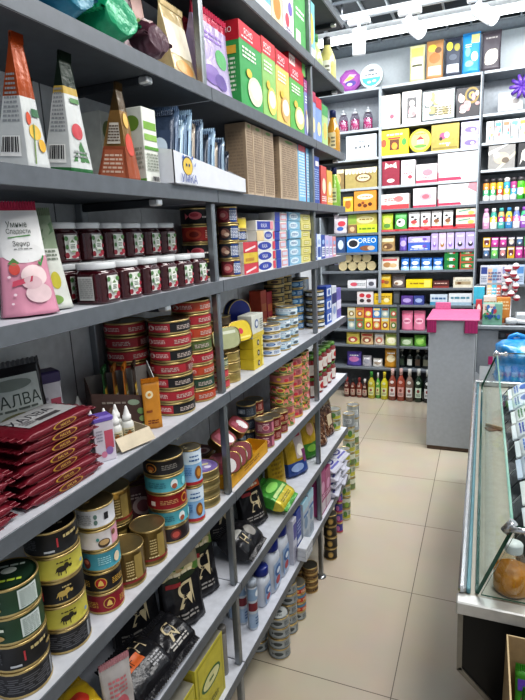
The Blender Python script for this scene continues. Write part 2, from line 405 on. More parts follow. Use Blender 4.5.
tube_light(-1.45, 1.7, 4.84, 3.215, 'long glowing white tube light running above the back shelves', 5.)
t = thing('track_rail', 'white lighting track carrying the spotlights under the dark ribbed ceiling', 'lighting track', (0, 4.5, 3.24))
m = MB(); m.box(-1.4, 1.7, -.028, .028, 0, .04, M('#b9bec2', .4), .004); m.box(-1.4, 1.7, -.012, .012, -.003, .002, M('#8d949a', .4, .5), .0005); m.obj('rail_channel', t)
for x in (-1.1, .2, 1.4): m = MB(); m.tube([(x, 0, .04), (x, 0, .12)], .006, M('#c8ccd0', .3, .8)); m.obj('rail_hanger', t)
def spot(px, py, rx, ry, lab):
    x, y = onz(px, py, 3.235); y = 4.5
    t = thing('track_spotlight', lab, 'spotlight', (x, y, 3.235))
    m = MB(); m.box(-.085, .085, -.03, .03, -.035, 0, M('#f2f4f5', .4), .006); m.obj('adapter', t)
    m = MB(); m.tube([(0, 0, -.03), (0, 0, -.075)], .012, M('#f2f4f5', .4)); m.box(-.055, .055, -.012, .012, -.085, -.07, M('#f2f4f5', .4), .003); m.obj('swivel', t)
    m = MB(); T = Matrix.Translation((0, 0, -.1)) @ Euler((rx, ry, 0)).to_matrix().to_4x4()
    w = M('#c9cdd0', .35)
    m.lathe([(.03, .035), (.05, .03), (.052, -.14), (.05, -.15), (.044, -.15), (.043, -.12)], w, 22, T); m.obj('lamp_head', t)
    m = MB(); m.lathe([(.0001, -.121), (.043, -.12)], M('#ffffff', .3, 0, 0, 0, 40, 12.), 22, T); m.obj('glowing_lens', t)
spot(356, 14, .15, .05, 'white track spotlight hanging almost straight down, nearest the left shelves')
spot(409, 6, -.5, -.75, 'white track spotlight tilted sideways, second along the track')
spot(480, -8, -.45, -.85, 'white track spotlight glowing brightly, furthest along the track')
def lamp(name, loc, sx, sy, e, rot=(0, 0, 0), col=(1, .985, .96)):
    l = bpy.data.lights.new(name, 'AREA'); l.shape = 'RECTANGLE'; l.size = sx; l.size_y = sy; l.energy = e; l.color = col
    o = bpy.data.objects.new(name, l); C.objects.link(o); o.location = loc; o.rotation_euler = rot; return o
lamp('back_ceiling_lamp', (.1, 3.7, 3.24), 2.8, .4, 88, (math.radians(31), 0, 0), (.97, .985, 1))
lamp('aisle_ceiling_lamp', (.5, 2.3, 3.22), .5, 2.2, 46, (0, math.radians(22), 0))
lamp('front_ceiling_lamp', (.75, .2, 3.22), 1.2, 1.2, 46, (math.radians(12), math.radians(22), 0))
wd = bpy.data.worlds.new('shop_surroundings'); bpy.context.scene.world = wd; wd.use_nodes = True
wb = wd.node_tree.nodes['Background']; wb.inputs[0].default_value = (.80, .86, .95, 1); wb.inputs[1].default_value = .55
# ================================================================== left shelving
XE, XB = -.657, -.90
S = [None, 2.008, 1.758, 1.522, 1.208, .897, .592, .305]
SH0, SHM1 = 2.315, 2.60
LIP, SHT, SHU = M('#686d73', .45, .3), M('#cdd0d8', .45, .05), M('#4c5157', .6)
CHR = M('#a9adb0', .28, .9)
PST = M('#8f9498', .35, .8)
def shelving(lab, y0, y1, post_y, levels, brackets, gap=True):
    t = thing('shelving_unit', lab, 'shelves', ((XE+XB)/2, (y0+y1)/2, 0)); cx, cy = (XE+XB)/2, (y0+y1)/2
    m = MB(); m.box(XB-.012-cx, XB-cx, y0-cy, y1-cy, .0, 2.9, M('#c3c7ca', .6, .0), .001)
    for k in range(1, 3): yy = y0+(y1-y0)*k/3; m.box(XB-cx-.001, XB-cx+.0006, yy-cy-.0015, yy-cy+.0015, .05, 2.88, M('#55595c', .6), .0002)
    m.obj('back_panel', t)
    for z in levels:
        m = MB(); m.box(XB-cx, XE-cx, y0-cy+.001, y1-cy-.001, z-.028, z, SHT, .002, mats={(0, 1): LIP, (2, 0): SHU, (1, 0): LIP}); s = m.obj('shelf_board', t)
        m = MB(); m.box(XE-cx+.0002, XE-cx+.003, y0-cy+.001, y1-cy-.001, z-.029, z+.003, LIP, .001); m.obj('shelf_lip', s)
        for by in brackets:
            m = MB(); m.box(XB-cx, XE-.035-cx, by-cy-.008, by-cy+.008, z-.046, z-.0285, M('#3d4146', .5, .4), .002); m.box(XE-.036-cx, XE-.012-cx, by-cy-.011, by-cy+.011, z-.044, z-.0285, M('#d8dadb', .3, .7), .003); m.obj('shelf_bracket', t)
    for by in brackets:
        m = MB(); m.box(XB-cx, XB+.02-cx, by-cy-.012, by-cy+.012, .02, 2.85, M('#8d9296', .4, .3), .002); m.obj('slotted_upright', t)
    if post_y:
        X = XE-.016; lv = sorted(levels)+[2.9]; bot = .006
        for z in lv:
            if z < 2.9 and abs(bot-S[2]) < .01 and gap: bot = z; continue
            top = z-.029 if z < 2.9 else z
            m = MB(); m.box(X-.010-cx, X+.010-cx, post_y-cy-.010, post_y-cy+.010, bot+.0005, top-.0005, PST, .003)
            p = m.obj('front_post', t)
            if bot < .01: m = MB(); m.lathe([(.024, 0), (.024, .004), (.014, .009)], CHR, 18, Matrix.Translation((X-cx, post_y-cy, .0005))); m.obj('post_foot', p)
            bot = z
L7 = S[1:]+[SH0]
shelving('metal shelving bay nearest the camera with jars and the maroon bars', .30, 1.2955, 1.283, L7, (.46, 1.04))
shelving('metal shelving bay in the middle of the aisle between two chrome posts', 1.2965, 2.2125, 2.2, L7, (), False)
shelving('short metal shelving bay at the far end of the aisle past the last post', 2.2135, 2.70, None, L7+[SHM1], (2.62,))
# ------------------------------------------------------------------ helpers for goods on the left shelves (fronts face +X)
R90 = PI/2
def lx(pl, pr, z, xf=-.68): return yat(pl, xf, z), yat(pr, xf, z)
def clip(y0, y1, xf, D):
    """keep goods in the front row clear of the posts"""
    if xf-D < -.69 and xf > -.70:
        for p in (1.283, 2.2):
            if y0 < p+.012 and y1 > p-.012: y0, y1 = (y0, p-.012) if p-y0 > y1-p else (p+.012, max(y1, p+.06))
    return y0, y1
def room_above(z):
    lv = sorted([SH0, SHM1]+S[1:]); up = [q for q in lv if q > z+.03]
    return (up[0]-z-.033) if up and z < 2.2 else .4
def lcarton(name, label, cat, pl, pr, pt, z, D, col, xf=-.68, gap=.001, H=None, py_mid=None, trz=0, **kw):
    zt = 0
    y0, y1 = lx(pl, pr, z+.05, xf)
    zt = zat(pt, xf, (y0+y1)/2) if H is None else z+H
    y0, y1 = lx(pl, pr, (z+zt)/2, xf)
    y0, y1 = clip(y0, y1, xf, D); zt = min(zt, z+room_above(z))
    LOG.append((label[:40], round(y0, 3), round(y1, 3), round(zt-z, 3)))
    return carton(name, label, cat, max(.01, y1-y0-gap), D, zt-z, (xf-D/2, (y0+y1)/2, z+.0006), R90+trz, col, **kw)
def lpouch(name, label, cat, pl, pr, pt, z, D, col, xf=-.68, lean=0., H=None, trz=0, **kw):
    y0, y1 = lx(pl, pr, z+.04, xf); zt = zat(pt, xf-D*.5, (y0+y1)/2) if H is None else z+H
    LOG.append((label[:40], round(y0, 3), round(y1, 3), round(zt-z, 3)))
    return pouch(name, label, cat, y1-y0, zt-z, D, (xf-D/2-.002, (y0+y1)/2, z+.001), R90+trz, col, rx=lean, **kw)
# ================================================================== tins: printed looks
STY = {}
RED, BLK = '#8f2029', '#1d1c1f'
def herr(bg, panel, txt='#f0d9d4'):
    return [('r', .30, .05, .50, .93, panel), ('r', .5, .05, .74, .93, bg), ('e', .345, .5, .035, .26, txt), ('p', [(.325, .34), (.365, .34), (.345, .74)], panel), ('l', .39, .3, .485, .75, 3, txt), ('l', .55, .25, .68, .72, 3, '#c8b8b0'), ('b', .17, .1, .26, .9), ('l', .76, .2, .84, .8, 5, '#b9a59f')]
STY['h_blk'] = dict(d='red panelled black tin', body=BLK, prints=herr(BLK, '#b8303d'), lid='#a89c86')
STY['h_red'] = dict(d='dark red fish tin', body=RED, prints=herr('#a62a35', '#b83440'), lid='#a89c86')
STY['h_bar'] = dict(d='red tin showing its barcode', body='#7c1f26', prints=herr('#a62a35', '#b8303d'), lid='#a89c86', rz=-.75)
STY['h_grn'] = dict(d='olive green fish tin', body='#4b5a2f', prints=herr('#556634', '#6d7c42', '#dfe3c8'), lid='#a89c86')
STY['h_org'] = dict(d='orange red fish tin', body='#a63a24', prints=herr('#b34a2b', '#c4432f'), lid='#a89c86')
STY['h_rgr'] = dict(d='red and dark green fish tin', body='#23402f', prints=herr('#2b4a38', '#b8303d'), lid='#a89c86')
FISH = [('e', .47, .55, .07, .27, '#d9707a'), ('e', .46, .6, .045, .13, '#b8404e'), ('p', [(.40, .5), (.36, .75), (.36, .3)], '#d9707a')]
STY['c_blk'] = dict(d='black salmon tin with pink fish', body=BLK, prints=FISH+[('t', 'ГОРБУША', .60, .45, .2, '#e4dcd8'), ('l', .72, .15, .79, .85, 6, '#8e8c8a')], lid='#a89c86')
STY['c_red'] = dict(d='bright red salmon tin', body='#b5281f', prints=[('e', .45, .5, .09, .34, '#cf5636'), ('e', .46, .5, .05, .2, '#8e2a1e'), ('l', .58, .2, .7, .8, 5, '#f0cdbb'), ('r', .3, .0, .72, .09, '#7e1a14')], lid='#a89c86')
STY['f_navy'] = dict(d='navy tin with fillet picture', body='#23262f', prints=[('e', .46, .5, .08, .36, '#6e4a44'), ('e', .44, .55, .05, .2, '#b98f7c'), ('e', .49, .4, .04, .14, '#d3b9a4'), ('r', .56, .02, .68, .98, '#2c4a86'), ('t', 'САЙРА', .62, .5, .2, '#eef0f4', 1.2), ('l', .7, .1, .76, .9, 7, '#d0d4da')], lid='#b9b4a6')
STY['f_red'] = dict(d='dark red fish tin with a blue stripe', body='#6a222a', prints=[('e', .46, .5, .08, .34, '#b2545a'), ('e', .45, .5, .045, .16, '#dca49c'), ('r', .56, .02, .68, .98, '#34518e'), ('t', 'ЛОСОСЬ', .62, .5, .2, '#eef0f4', 1.2)], lid='#b9b4a6')
STY['f_yel'] = dict(d='yellow fish tin with a sardine picture', body='#d9c44a', prints=[('e', .5, .4, .08, .25, '#5c4a38'), ('e', .48, .45, .05, .12, '#b5a27c'), ('t', 'САРДИНА', .5, .8, .2, '#7c5b16')], lid='#c8b47a')
STY['f_gld'] = dict(d='gold lidded fish tin', body='#7b6a4a', prints=[('e', .5, .45, .09, .33, '#3c3430'), ('e', .5, .45, .05, .16, '#b7a486')], lid='#c8b47a')
def emblem(c1, c2, c3): return [('e', .5, .5, .05, .34, c1), ('e', .5, .5, .042, .29, c2), ('p', [(.475, .35), (.525, .35), (.515, .6), (.5, .72), (.485, .6)], c3), ('l', .3, .3, .41, .7, 4, c1), ('l', .59, .3, .7, .7, 4, c1)]
def bull(c): return [('e', .505, .45, .032, .15, c), ('e', .535, .56, .016, .14, c), ('e', .558, .5, .010, .08, c), ('r', .482, .18, .487, .4, c), ('r', .495, .18, .5, .4, c), ('r', .522, .18, .527, .4, c), ('p', [(.556, .56), (.57, .66), (.558, .6)], c), ('p', [(.474, .5), (.466, .34), (.478, .42)], c)]
STY['o_grn'] = dict(d='dark green stew tin with a white panel', body='#21402a', prints=[('r', .56, .08, .68, .92, '#c9d2cf'), ('l', .57, .12, .67, .86, 9, '#7e8c86'), ('e', .4, .25, .07, .16, '#b79a62'), ('t', 'ГОВЯДИНА', .40, .62, .22, '#d8e0d0'), ('b', .2, .1, .29, .6)], lid='#2a5138', lidprint=[('e', .5, .5, .5, .5, '#1d3526'), ('e', .5, .62, .16, .12, '#d9e0d6'), ('t', 'ГОВЯДИНА', .5, .8, .13, '#c9d6cc'), ('t', 'ПРЕМИУМ', .5, .25, .14, '#b6cc4a')], ring=False)
STY['o_blk'] = dict(d='black stew tin with gold writing', body='#1b1b1d', prints=[('t', 'БИЗОН', .63, .72, .26, '#b8a878'), ('r', .535, .3, .545, .75, '#b03a42'), ('r', .46, .12, .52, .22, '#b9bcc0'), ('l', .30, .3, .42, .8, 6, '#55585c'), ('e', .7, .45, .03, .1, '#8c7a4c')], lid='#3c3a36', lidprint=[('e', .5, .5, .48, .48, '#26231f'), ('t', 'ТУШЕНКА', .5, .3, .14, '#cfc4a6'), ('e', .5, .62, .2, .12, '#3d362c')])
STY['o_bul'] = dict(d='black stew tin with a gold bull', body='#1b1b1d', prints=bull('#c0a55c')+[('t', 'БИЗОН', .53, .84, .13, '#b8a878'), ('r', .39, .3, .4, .75, '#b03a42'), ('r', .33, .1, .38, .25, '#b9bcc0')], lid='#3c3a36')
STY['o_yel'] = dict(d='pale yellow stew tin with a black bull', body='#bdb552', prints=bull('#2e2a1e')+[('t', 'ГОВЯДИНА', .52, .84, .13, '#4a431e'), ('e', .63, .45, .012, .1, '#7b93b0')], lid='#c8bd90')
STY['o_dim'] = dict(d='charcoal stew tin covered in small print', body='#242427', prints=[('l', .3, .15, .72, .85, 7, '#5e5e62'), ('r', .66, .1, .68, .9, '#8d8f92')], lid='#8a8478')
STY['w_wht'] = dict(d='white stew tin with two grey rings', body='#c9cace', prints=[('e', .53, .62, .015, .14, '#5e7870'), ('e', .53, .3, .015, .14, '#5e7870'), ('r', .60, .35, .635, .75, '#2b2b2e'), ('l', .38, .2, .5, .8, 6, '#9a9ca2')], lid='#b8a274')
STY['w_pnk'] = dict(d='white and pink pate tin with a pot', body='#d2cccc', prints=[('r', .62, .02, .78, .98, '#d39aa9'), ('e', .55, .3, .05, .26, '#4b3c30'), ('e', .55, .36, .04, .16, '#b99a6c'), ('e', .64, .72, .02, .16, '#7d5e44'), ('e', .5, .6, .012, .1, '#4a8a86')], lid='#b9b4a6')
STY['w_teal'] = dict(d='teal stew tin with a jar picture', body='#4b97a8', prints=[('e', .40, .4, .035, .32, '#7c3f36'), ('e', .40, .5, .025, .14, '#c47a62'), ('l', .5, .3, .6, .8, 4, '#9fd0d8'), ('e', .66, .5, .03, .3, '#d8c9ae')], lid='#b9b4a6')
STY['w_emb'] = dict(d='black stew tin with a red round emblem', body='#201d1e', prints=emblem('#c9a24c', '#a8242c', '#e2c069'), lid='#6a6256')
STY['w_rem'] = dict(d='crimson stew tin with a gold ringed emblem', body='#8a1d2b', prints=emblem('#c9a24c', '#7a1822', '#e2c069'), lid='#8a8478')
STY['t_bear'] = dict(d='black stew tin with a gold bear emblem', body='#1e1b1d', prints=[('e', .43, .5, .05, .36, '#c08a3e'), ('e', .43, .5, .042, .3, '#2a1f1c'), ('e', .43, .45, .03, .2, '#b3652e'), ('e', .43, .3, .016, .1, '#e3b36c'), ('l', .52, .35, .64, .75, 3, '#8a8680')], lid='#8d8a80')
STY['t_teal'] = dict(d='turquoise stew tin with a jug picture', body='#58a9b5', prints=[('e', .57, .5, .03, .36, '#dfe6e4'), ('e', .57, .35, .022, .2, '#a35e48'), ('l', .36, .3, .5, .75, 3, '#3c7f8e'), ('e', .66, .5, .02, .3, '#8fd0d8')], lid='#b9b4a6')
STY['t_red'] = dict(d='deep red stew tin with a gold lion badge', body='#8c1a22', prints=[('e', .63, .5, .035, .36, '#c9953e'), ('e', .63, .5, .025, .24, '#7a1419'), ('r', .34, .25, .38, .6, '#e3d6d0'), ('l', .42, .35, .56, .7, 3, '#d0a070')], lid='#b9b4a6')
STY['t_dark'] = dict(d='dark brown stew tin with a red medallion', body='#2a2022', prints=[('e', .56, .5, .045, .4, '#6e2f2c'), ('e', .56, .5, .03, .24, '#b9544a'), ('l', .36, .25, .48, .75, 4, '#8d8880')], lid='#b9b4a6')
STY['u_tall'] = dict(d='tall white and blue condensed milk tin', body='#8db4d8', prints=[('r', .2, .62, .8, .99, '#d5e2ec'), ('r', .2, 0, .8, .09, '#b33238'), ('e', .57, .35, .055, .2, '#8a5a2e'), ('e', .575, .35, .035, .12, '#c88c3e'), ('t', 'МОЛОКО', .52, .74, .08, '#345f94'), ('t', 'ВАРЕНОЕ', .52, .86, .06, '#345f94'), ('l', .36, .3, .47, .55, 5, '#4f7fb4')], lid='#c4bda8')
STY['g_cof'] = dict(d='gold coffee tin', body=M('#7e6a3c', .32, .6), prints=[('r', .38, .12, .46, .9, '#5c4a24'), ('r', .54, .12, .62, .9, '#9a854e'), ('r', .25, .1, .75, .17, '#8c2f2a'), ('l', .47, .3, .53, .8, 6, '#cdb984'), ('t', 'COFFEE', .5, .23, .08, '#e2cf9c')], lid='#b3a27a', ring=False)
STY['lav'] = dict(d='flat gold pate tin with a lavender lid', body=M('#8f8157', .35, .6), prints=[], lid=M('#8472a8', .4), lidprint=[('e', .5, .5, .5, .5, '#7d6aa6'), ('e', .5, .5, .36, .36, '#9a8bc0'), ('p', [(.2, .42), (.75, .55), (.75, .68), (.2, .55)], '#e2d9a8'), ('e', .7, .35, .12, .1, '#e4dff0')], ring=False, ribs=5)
STY['pk'] = dict(d='pink luncheon meat tin', body='#8a4f62', prints=[('e', .5, .5, .06, .25, '#d9a0a8'), ('e', .5, .5, .04, .16, '#b05a68'), ('l', .36, .2, .44, .8, 6, '#e0c4c4'), ('r', .6, .1, .66, .9, '#c77d8c'), ('t', 'ВЕТЧИНА', .5, .83, .12, '#f0d8d4')], lid='#b9b4a6')
STY['mr'] = dict(d='maroon pate tin', body='#7c2a26', prints=[('e', .5, .5, .06, .25, '#c07a5c'), ('r', .36, .1, .42, .9, '#d7c6a8'), ('l', .58, .2, .66, .8, 6, '#d8a89c'), ('t', 'ПАШТЕТ', .5, .83, .12, '#f0d8b4')], lid='#a7a294')
STY['dk'] = dict(d='dark blue grey stew tin', body='#2d3440', prints=[('r', .36, .3, .5, .75, '#8d99a8'), ('l', .52, .2, .64, .8, 6, '#77818e'), ('e', .43, .5, .03, .16, '#c9ced4')], lid='#8a8a86')
STY['pa'] = dict(d='pink and yellow patterned tin', body=picture(['#d98a7a', '#c24a5a', '#e3b84a', '#b94a3c', '#d8a0a8', '#5c7a3c'], 75), prints=[('e', .5, .5, .06, .3, '#e8c860'), ('e', .5, .5, .04, .2, '#c2544a'), ('t', 'САЛАТ', .5, .82, .14, '#f2e4c8')], lid='#c8b47a')
STY['pb'] = dict(d='salmon pink tin with yellow stars', body='#c47a78', prints=[('e', .44, .55, .03, .2, '#e8c04a'), ('e', .54, .4, .03, .2, '#c23a4a'), ('l', .58, .2, .66, .8, 5, '#7a2a3a'), ('r', .3, .0, .75, .18, '#d6a64a')], lid='#c8b47a')
STY['br'] = dict(d='brown gold sardine tin', body=M('#7a6a45', .4, .4), prints=[('r', .36, .2, .48, .85, '#3a3026'), ('e', .56, .5, .04, .3, '#b79c58'), ('e', .56, .5, .025, .18, '#4a3c2a')], lid='#b7a070')
STY['gb'] = dict(d='grey brown meat tin', body='#837462', prints=[('e', .5, .5, .07, .28, '#5c4a3c'), ('e', .5, .5, .045, .16, '#b59a7c'), ('r', .3, 0, .75, .15, '#6b5c4a')], lid='#a89c86')
STY['blk_f'] = dict(d='black fish tin with white panel', body='#25272c', prints=[('r', .38, .15, .5, .85, '#cfd2d4'), ('e', .58, .5, .04, .28, '#8a949c'), ('l', .39, .25, .49, .75, 4, '#55595e')], lid='#8d8a80')
STY['rd_s'] = dict(d='small red pate tin', body='#a8323a', prints=[('e', .48, .5, .05, .28, '#e2b8b0'), ('r', .56, .1, .68, .9, '#c04a50')], lid='#b7a070')
STY['gn_s'] = dict(d='small green olive tin', body='#5e6b47', prints=[('e', .5, .5, .06, .3, '#a9b07c'), ('l', .58, .2, .68, .8, 4, '#d6dac0')], lid='#6f7256')
STY['gold'] = dict(d='ribbed gold sprat tin', body=M('#b09a5c', .3, .7), prints=[], lid='#c2ad74', ribs=7)
STY['navy'] = dict(d='navy blue herring tin', body='#1f2a6e', prints=[('r', .3, .42, .75, .58, '#8f9ad0'), ('l', .4, .62, .6, .85, 2, '#c8cde8')], lid=M('#24307a', .35, .3), ring=False)
STY['wb'] = dict(d='pale blue fish tin', body='#b9cdd8', prints=[('r', .25, .55, .8, .8, '#e6ecee'), ('l', .4, .6, .6, .75, 1, '#3a6a9c'), ('e', .63, .3, .05, .18, '#55616c'), ('r', .3, .05, .55, .2, '#6f9ab8')], lid='#d6d9d8')
STY['wb2'] = dict(d='white fish tin with blue print', body='#d5dade', prints=[('e', .5, .5, .07, .3, '#3a5c94'), ('e', .5, .5, .05, .2, '#8aa6c8'), ('l', .6, .2, .7, .8, 4, '#54709c'), ('l', .33, .2, .41, .8, 4, '#54709c')], lid='#d6d9d8')
STY['dg'] = dict(d='dark gold labelled tin', body='#2c2a24', prints=[('r', .38, .2, .62, .8, '#a58c50'), ('e', .5, .5, .06, .22, '#4a3420'), ('l', .64, .2, .72, .8, 4, '#b9a978')], lid='#b7a070')
STY['sl'] = dict(d='plain silver tin', body=M('#b5bbbd', .3, .6), prints=[('r', .35, .3, .6, .7, '#d5d9da'), ('l', .38, .36, .57, .64, 3, '#7c868c')], lid='#c8ccce')
STY['bl'] = dict(d='blue fish tin', body='#2f6a9a', prints=[('e', .5, .5, .07, .3, '#9cc4de'), ('l', .6, .2, .7, .8, 5, '#d6e4ee')], lid='#b9bcc0')
STY['dw'] = dict(d='dark tin with a white band', body='#2c3440', prints=[('r', .2, .3, .8, .78, '#cfd6dc'), ('l', .42, .4, .6, .7, 2, '#3c4654')], lid='#8d9298')
STY['gf'] = dict(d='grey and white fish tin', body='#a9afb0', prints=[('e', .5, .55, .07, .22, '#4c5254'), ('p', [(.43, .5), (.40, .72), (.40, .36)], '#4c5254'), ('l', .6, .2, .7, .8, 5, '#5e6668'), ('r', .25, 0, .8, .14, '#7c8486')], lid='#c3c6c4', lidprint=[('e', .5, .5, .48, .48, '#b4b8b6'), ('e', .45, .55, .25, .12, '#4c5254'), ('l', .3, .2, .7, .38, 2, '#4c5254')])
STY['ro'] = dict(d='red and orange fish tin', body='#b5452f', prints=[('r', .25, .6, .8, .97, '#5a8aa8'), ('e', .5, .35, .06, .22, '#e0a060'), ('l', .6, .1, .7, .5, 3, '#f0d8b8')], lid='#b9b4a6')
STY['bw'] = dict(d='brown tin with black stripes', body='#7e6038', prints=[('r', .2, .32, .8, .62, '#2a2420'), ('l', .4, .38, .6, .56, 2, '#cdb27a')], lid='#6e6a60')
STY['kb'] = dict(d='black tin with gold oval', body='#2b2723', prints=[('e', .5, .5, .07, .34, '#8f7848'), ('e', .5, .48, .05, .22, '#c2a25c'), ('r', .25, .0, .8, .1, '#6b5a34')], lid='#8a8478')
STY['pv'] = dict(d='violet and blue tin', body='#4a4a9a', prints=[('e', .5, .5, .07, .3, '#c07ab0'), ('r', .25, 0, .8, .2, '#b54a6a')], lid='#b9b4a6')
STY['yg'] = dict(d='white tin with green label', body='#c2c8b8', prints=[('r', .25, .1, .8, .45, '#b9b548'), ('e', .5, .55, .06, .3, '#5e8a4a'), ('l', .6, .5, .72, .85, 3, '#5a6a50')], lid='#c8ccc8')
STY['go'] = dict(d='green pea tin', body='#6e7c52', prints=[('r', .25, .5, .8, .95, '#cfd3c0'), ('e', .5, .35, .07, .26, '#8fae4a')], lid='#b9bcb4')
# ------------------------------------------------------------------ tins on the left shelves
def zrange(n, H): return [i*(H+.0008) for i in range(n)]
fx, fy, fr = can_axis(149, 191, 345, -.672)
z4 = S[4]
hH = (zat(321, fx+fr*.6, fy-fr*.8)-z4)/7-.0008
G = 'fish tins stacked beside the brown display box'
can_stack(['h_blk', 'h_red', 'h_blk', 'h_bar', 'h_blk', 'h_red', 'h_blk'], fx, fy, fr, z4, hH, 'in the front stack by the display box', name='fish_tin', group=G)
can_stack(['h_org', 'h_rgr', 'h_org', 'h_red', 'h_grn', 'h_org', 'h_red', 'h_org'], fx+.001, fy+2*fr+.008, fr, z4, hH, 'in the tall second stack', name='fish_tin', group=G)
y3_ = 1.283-.013-fr; y2_ = fy+2*fr+.008; x3_ = fx-math.sqrt(max(0, (2*fr+.009)**2-(y3_-y2_)**2))
can_stack(['h_blk', 'h_blk', 'h_blk', 'h_blk', 'h_blk', 'h_blk'], x3_, y3_, fr, z4, hH*1.05, 'in the black stack against the first post', name='fish_tin', group=G)
can_stack(['h_red', 'h_bar', 'h_red', 'h_bar', 'h_red', 'h_bar', 'h_red'], fx-2*fr-.006, fy-.028, fr, z4, hH*.99, 'in the rear stack by the grey panel', name='fish_tin', group=G)
# salmon tins, third shelf
cx_, cy_ = -.80, yat(197, -.80, S[3]+.12); cr_ = .045
cH = .0505; _ = (zat(197, cx_+cr_*.7, cy_-cr_*.7)-S[3])/4-.0008
can_stack(['c_blk', 'c_blk', 'c_red', 'c_blk'], cx_, cy_, cr_, S[3], cH, 'in the salmon stack behind the jars', name='fish_tin', group='salmon tins behind the jam jars')
x, y, r = can_axis(219, 239, 240, -.68); h = (zat(203, x+r*.5, y-r)-S[3])/4-.0008
y = max(y, 1.283+.013+r)
can_stack(['f_red', 'f_navy', 'f_navy', 'f_red'], x, y, r, S[3], min(h, .0505), 'in the stack past the first post', name='fish_tin', group='fish tins past the first post')
YF = y+r
# big tins, fifth shelf
z5 = S[5]
x, y, r = can_axis(26, 82, 560, -.672)
h = (zat(532, x+r*.7, y-r*.7)-z5)/5-.0008
h5 = h
can_stack(['o_dim', 'o_yel', 'o_bul', 'o_yel', 'o_blk'], x, y, r, z5, h, 'in the bull stack', name='stew_tin', group='big stew tins')
can_stack(['o_dim', 'o_blk', 'o_grn', 'o_grn'], x+.002, y-2*r-.006, r*1.0, z5, h*1.04, 'in the green topped stack', name='stew_tin', group='big stew tins')
yk = y+r
x, y, r = can_axis(80, 120, 555, -.672); y = max(y, yk+r+.003)
h = (zat(508, x+r*.7, y-r*.7)-z5)/5-.0008
can_stack(['w_rem', 'w_emb', 'w_teal', 'w_pnk', 'w_wht'], x, y, r, z5, h, 'in the white topped stack', name='stew_tin', group='big stew tins')
yk = y+r
x, y, r = can_axis(121, 145, 570, -.672); r = .041; x = -.672-r; y = yk+r+.003; hg = .088
can_stack(['g_cof'], x, y, r, z5, hg, 'in front, next to the white topped stack', name='coffee_tin', cat='coffee tin', group='gold coffee tins'); ya = y
y2 = y+2*r+.004; can_stack(['g_cof'], x, y2, r, z5, hg*1.02, 'in front, next to the bear stack', name='coffee_tin', cat='coffee tin', group='gold coffee tins')
can_stack(['g_cof', 'g_cof'], x-2.05*r-.003, y-.01, r, z5, hg, 'in the rear pair closest to the camera', name='coffee_tin', cat='coffee tin', group='gold coffee tins')
can_stack(['g_cof', 'g_cof'], x-2.05*r-.003, y+1.9*r, r, z5, hg, 'in the rear pair beside the bear stack', name='coffee_tin', cat='coffee tin', group='gold coffee tins')
yk = y2+r*1.0
x, y, r = can_axis(147, 187, 500, -.672); y = max(y, yk+r+.003)
h = (zat(459, x+r*.7, y-r*.7)-z5)/5-.0008
can_stack(['t_dark', 't_teal', 't_red', 't_teal', 't_bear'], x, y, r, z5, h, 'in the bear stack', name='stew_tin', group='stew tins by the milk tins')
yk = y+r
x, y, r = can_axis(181, 203, 490, -.672); y = max(y, yk+r+.003)
h = (zat(450, x+r*.7, y-r*.7)-z5)/2-.0008
can_stack(['u_tall', 'u_tall'], x, y, r, z5, h, 'next to the bear stack', name='milk_tin', cat='milk tin', group='condensed milk tins')
yk = y+r
r = .050; x = -.672-r; y = 1.283-.013-r
can_stack(['lav']*4, x, y, r, z5, .027, 'in the taller lavender stack', name='pate_tin', group='lavender lidded pate tins')
# tins past the first post, fourth shelf
def cs(pl, pr, py, z, n, pt, xf=-.672, **kw):
    x, y, r = can_axis(pl, pr, py, xf); return x, y, r, (zat(pt, x+r*.6, y-r*.8)-z)/n-.0008
x, y, r, h = cs(229, 239, 370, z4, 3, 357)
y = 1.283+.014+.034
can_stack(['rd_s', 'rd_s', 'gn_s'], -.71, y, .034, z4, .030, 'in the small stack past the first post', name='pate_tin', group='small tins on the fourth shelf')
can_stack(['gold']*3, -.715, y+.078, .040, z4, .031, 'beside the yellow cartons', name='sprat_tin', group='ribbed gold tins')
can_stack(['blk_f', 'blk_f', 'blk_f', 'blk_f'], -.80, 1.283+.012+.04, .040, z4, .034, 'in the rear stack against the post', name='fish_tin', group='rear tins on the fourth shelf')
can_stack(['br']*5, -.805, 1.283+.10+.045, .045, z4, .036, 'in the rear stack behind the yellow tin', name='sardine_tin', group='rear tins on the fourth shelf')
can_stack(['gb']*5, -.80, 1.283+.195+.045, .045, z4, .036, 'in the rear stack beside the navy tins', name='meat_tin', group='rear tins on the fourth shelf')
can_stack(['navy']*4, -.79, 1.283+.292+.047, .047, z4, .032, 'under the navy tin standing on edge', name='herring_tin', group='navy herring tins')
XA = 1.283+.31+.047
t = proto(('navy', .047, .032), None, 'navy blue herring tin standing on its edge on the navy stack', (-.775, XA-.035, z4+4*.0328+.048), R90-.5, 'navy herring tins', rx=R90)
y0 = yat(284, -.68, z4+.07)
r = .044; yw = y0+r
can_stack(['wb']*3, -.717, yw, r, z4, .040, 'in the front pale blue stack', name='fish_tin', group='pale blue fish tins')
can_stack(['wb']*4, -.717, yw+2*r+.004, r, z4, .038, 'in the pale blue stack by the second post', name='fish_tin', group='pale blue fish tins')
can_stack(['wb2']*4, -.72, yw-2*r-.006, .041, z4, .028, 'in the low white and blue stack', name='fish_tin', group='white fish tins on the fourth shelf')
can_stack(['dg']*7, -.82, 2.10, .043, z4, .036, 'in the dark stack behind the pale blue tins', name='fish_tin', group='dark tins with gold labels')
can_stack(['dg']*7, -.82, 2.195, .043, z4, .036, 'in the dark stack by the second post', name='fish_tin', group='dark tins with gold labels')
yq = 2.2+.013
can_stack(['dw']*5, -.717, yq+.13, .043, z4, .034, 'in the stack past the second post', name='fish_tin', group='tins past the second post')
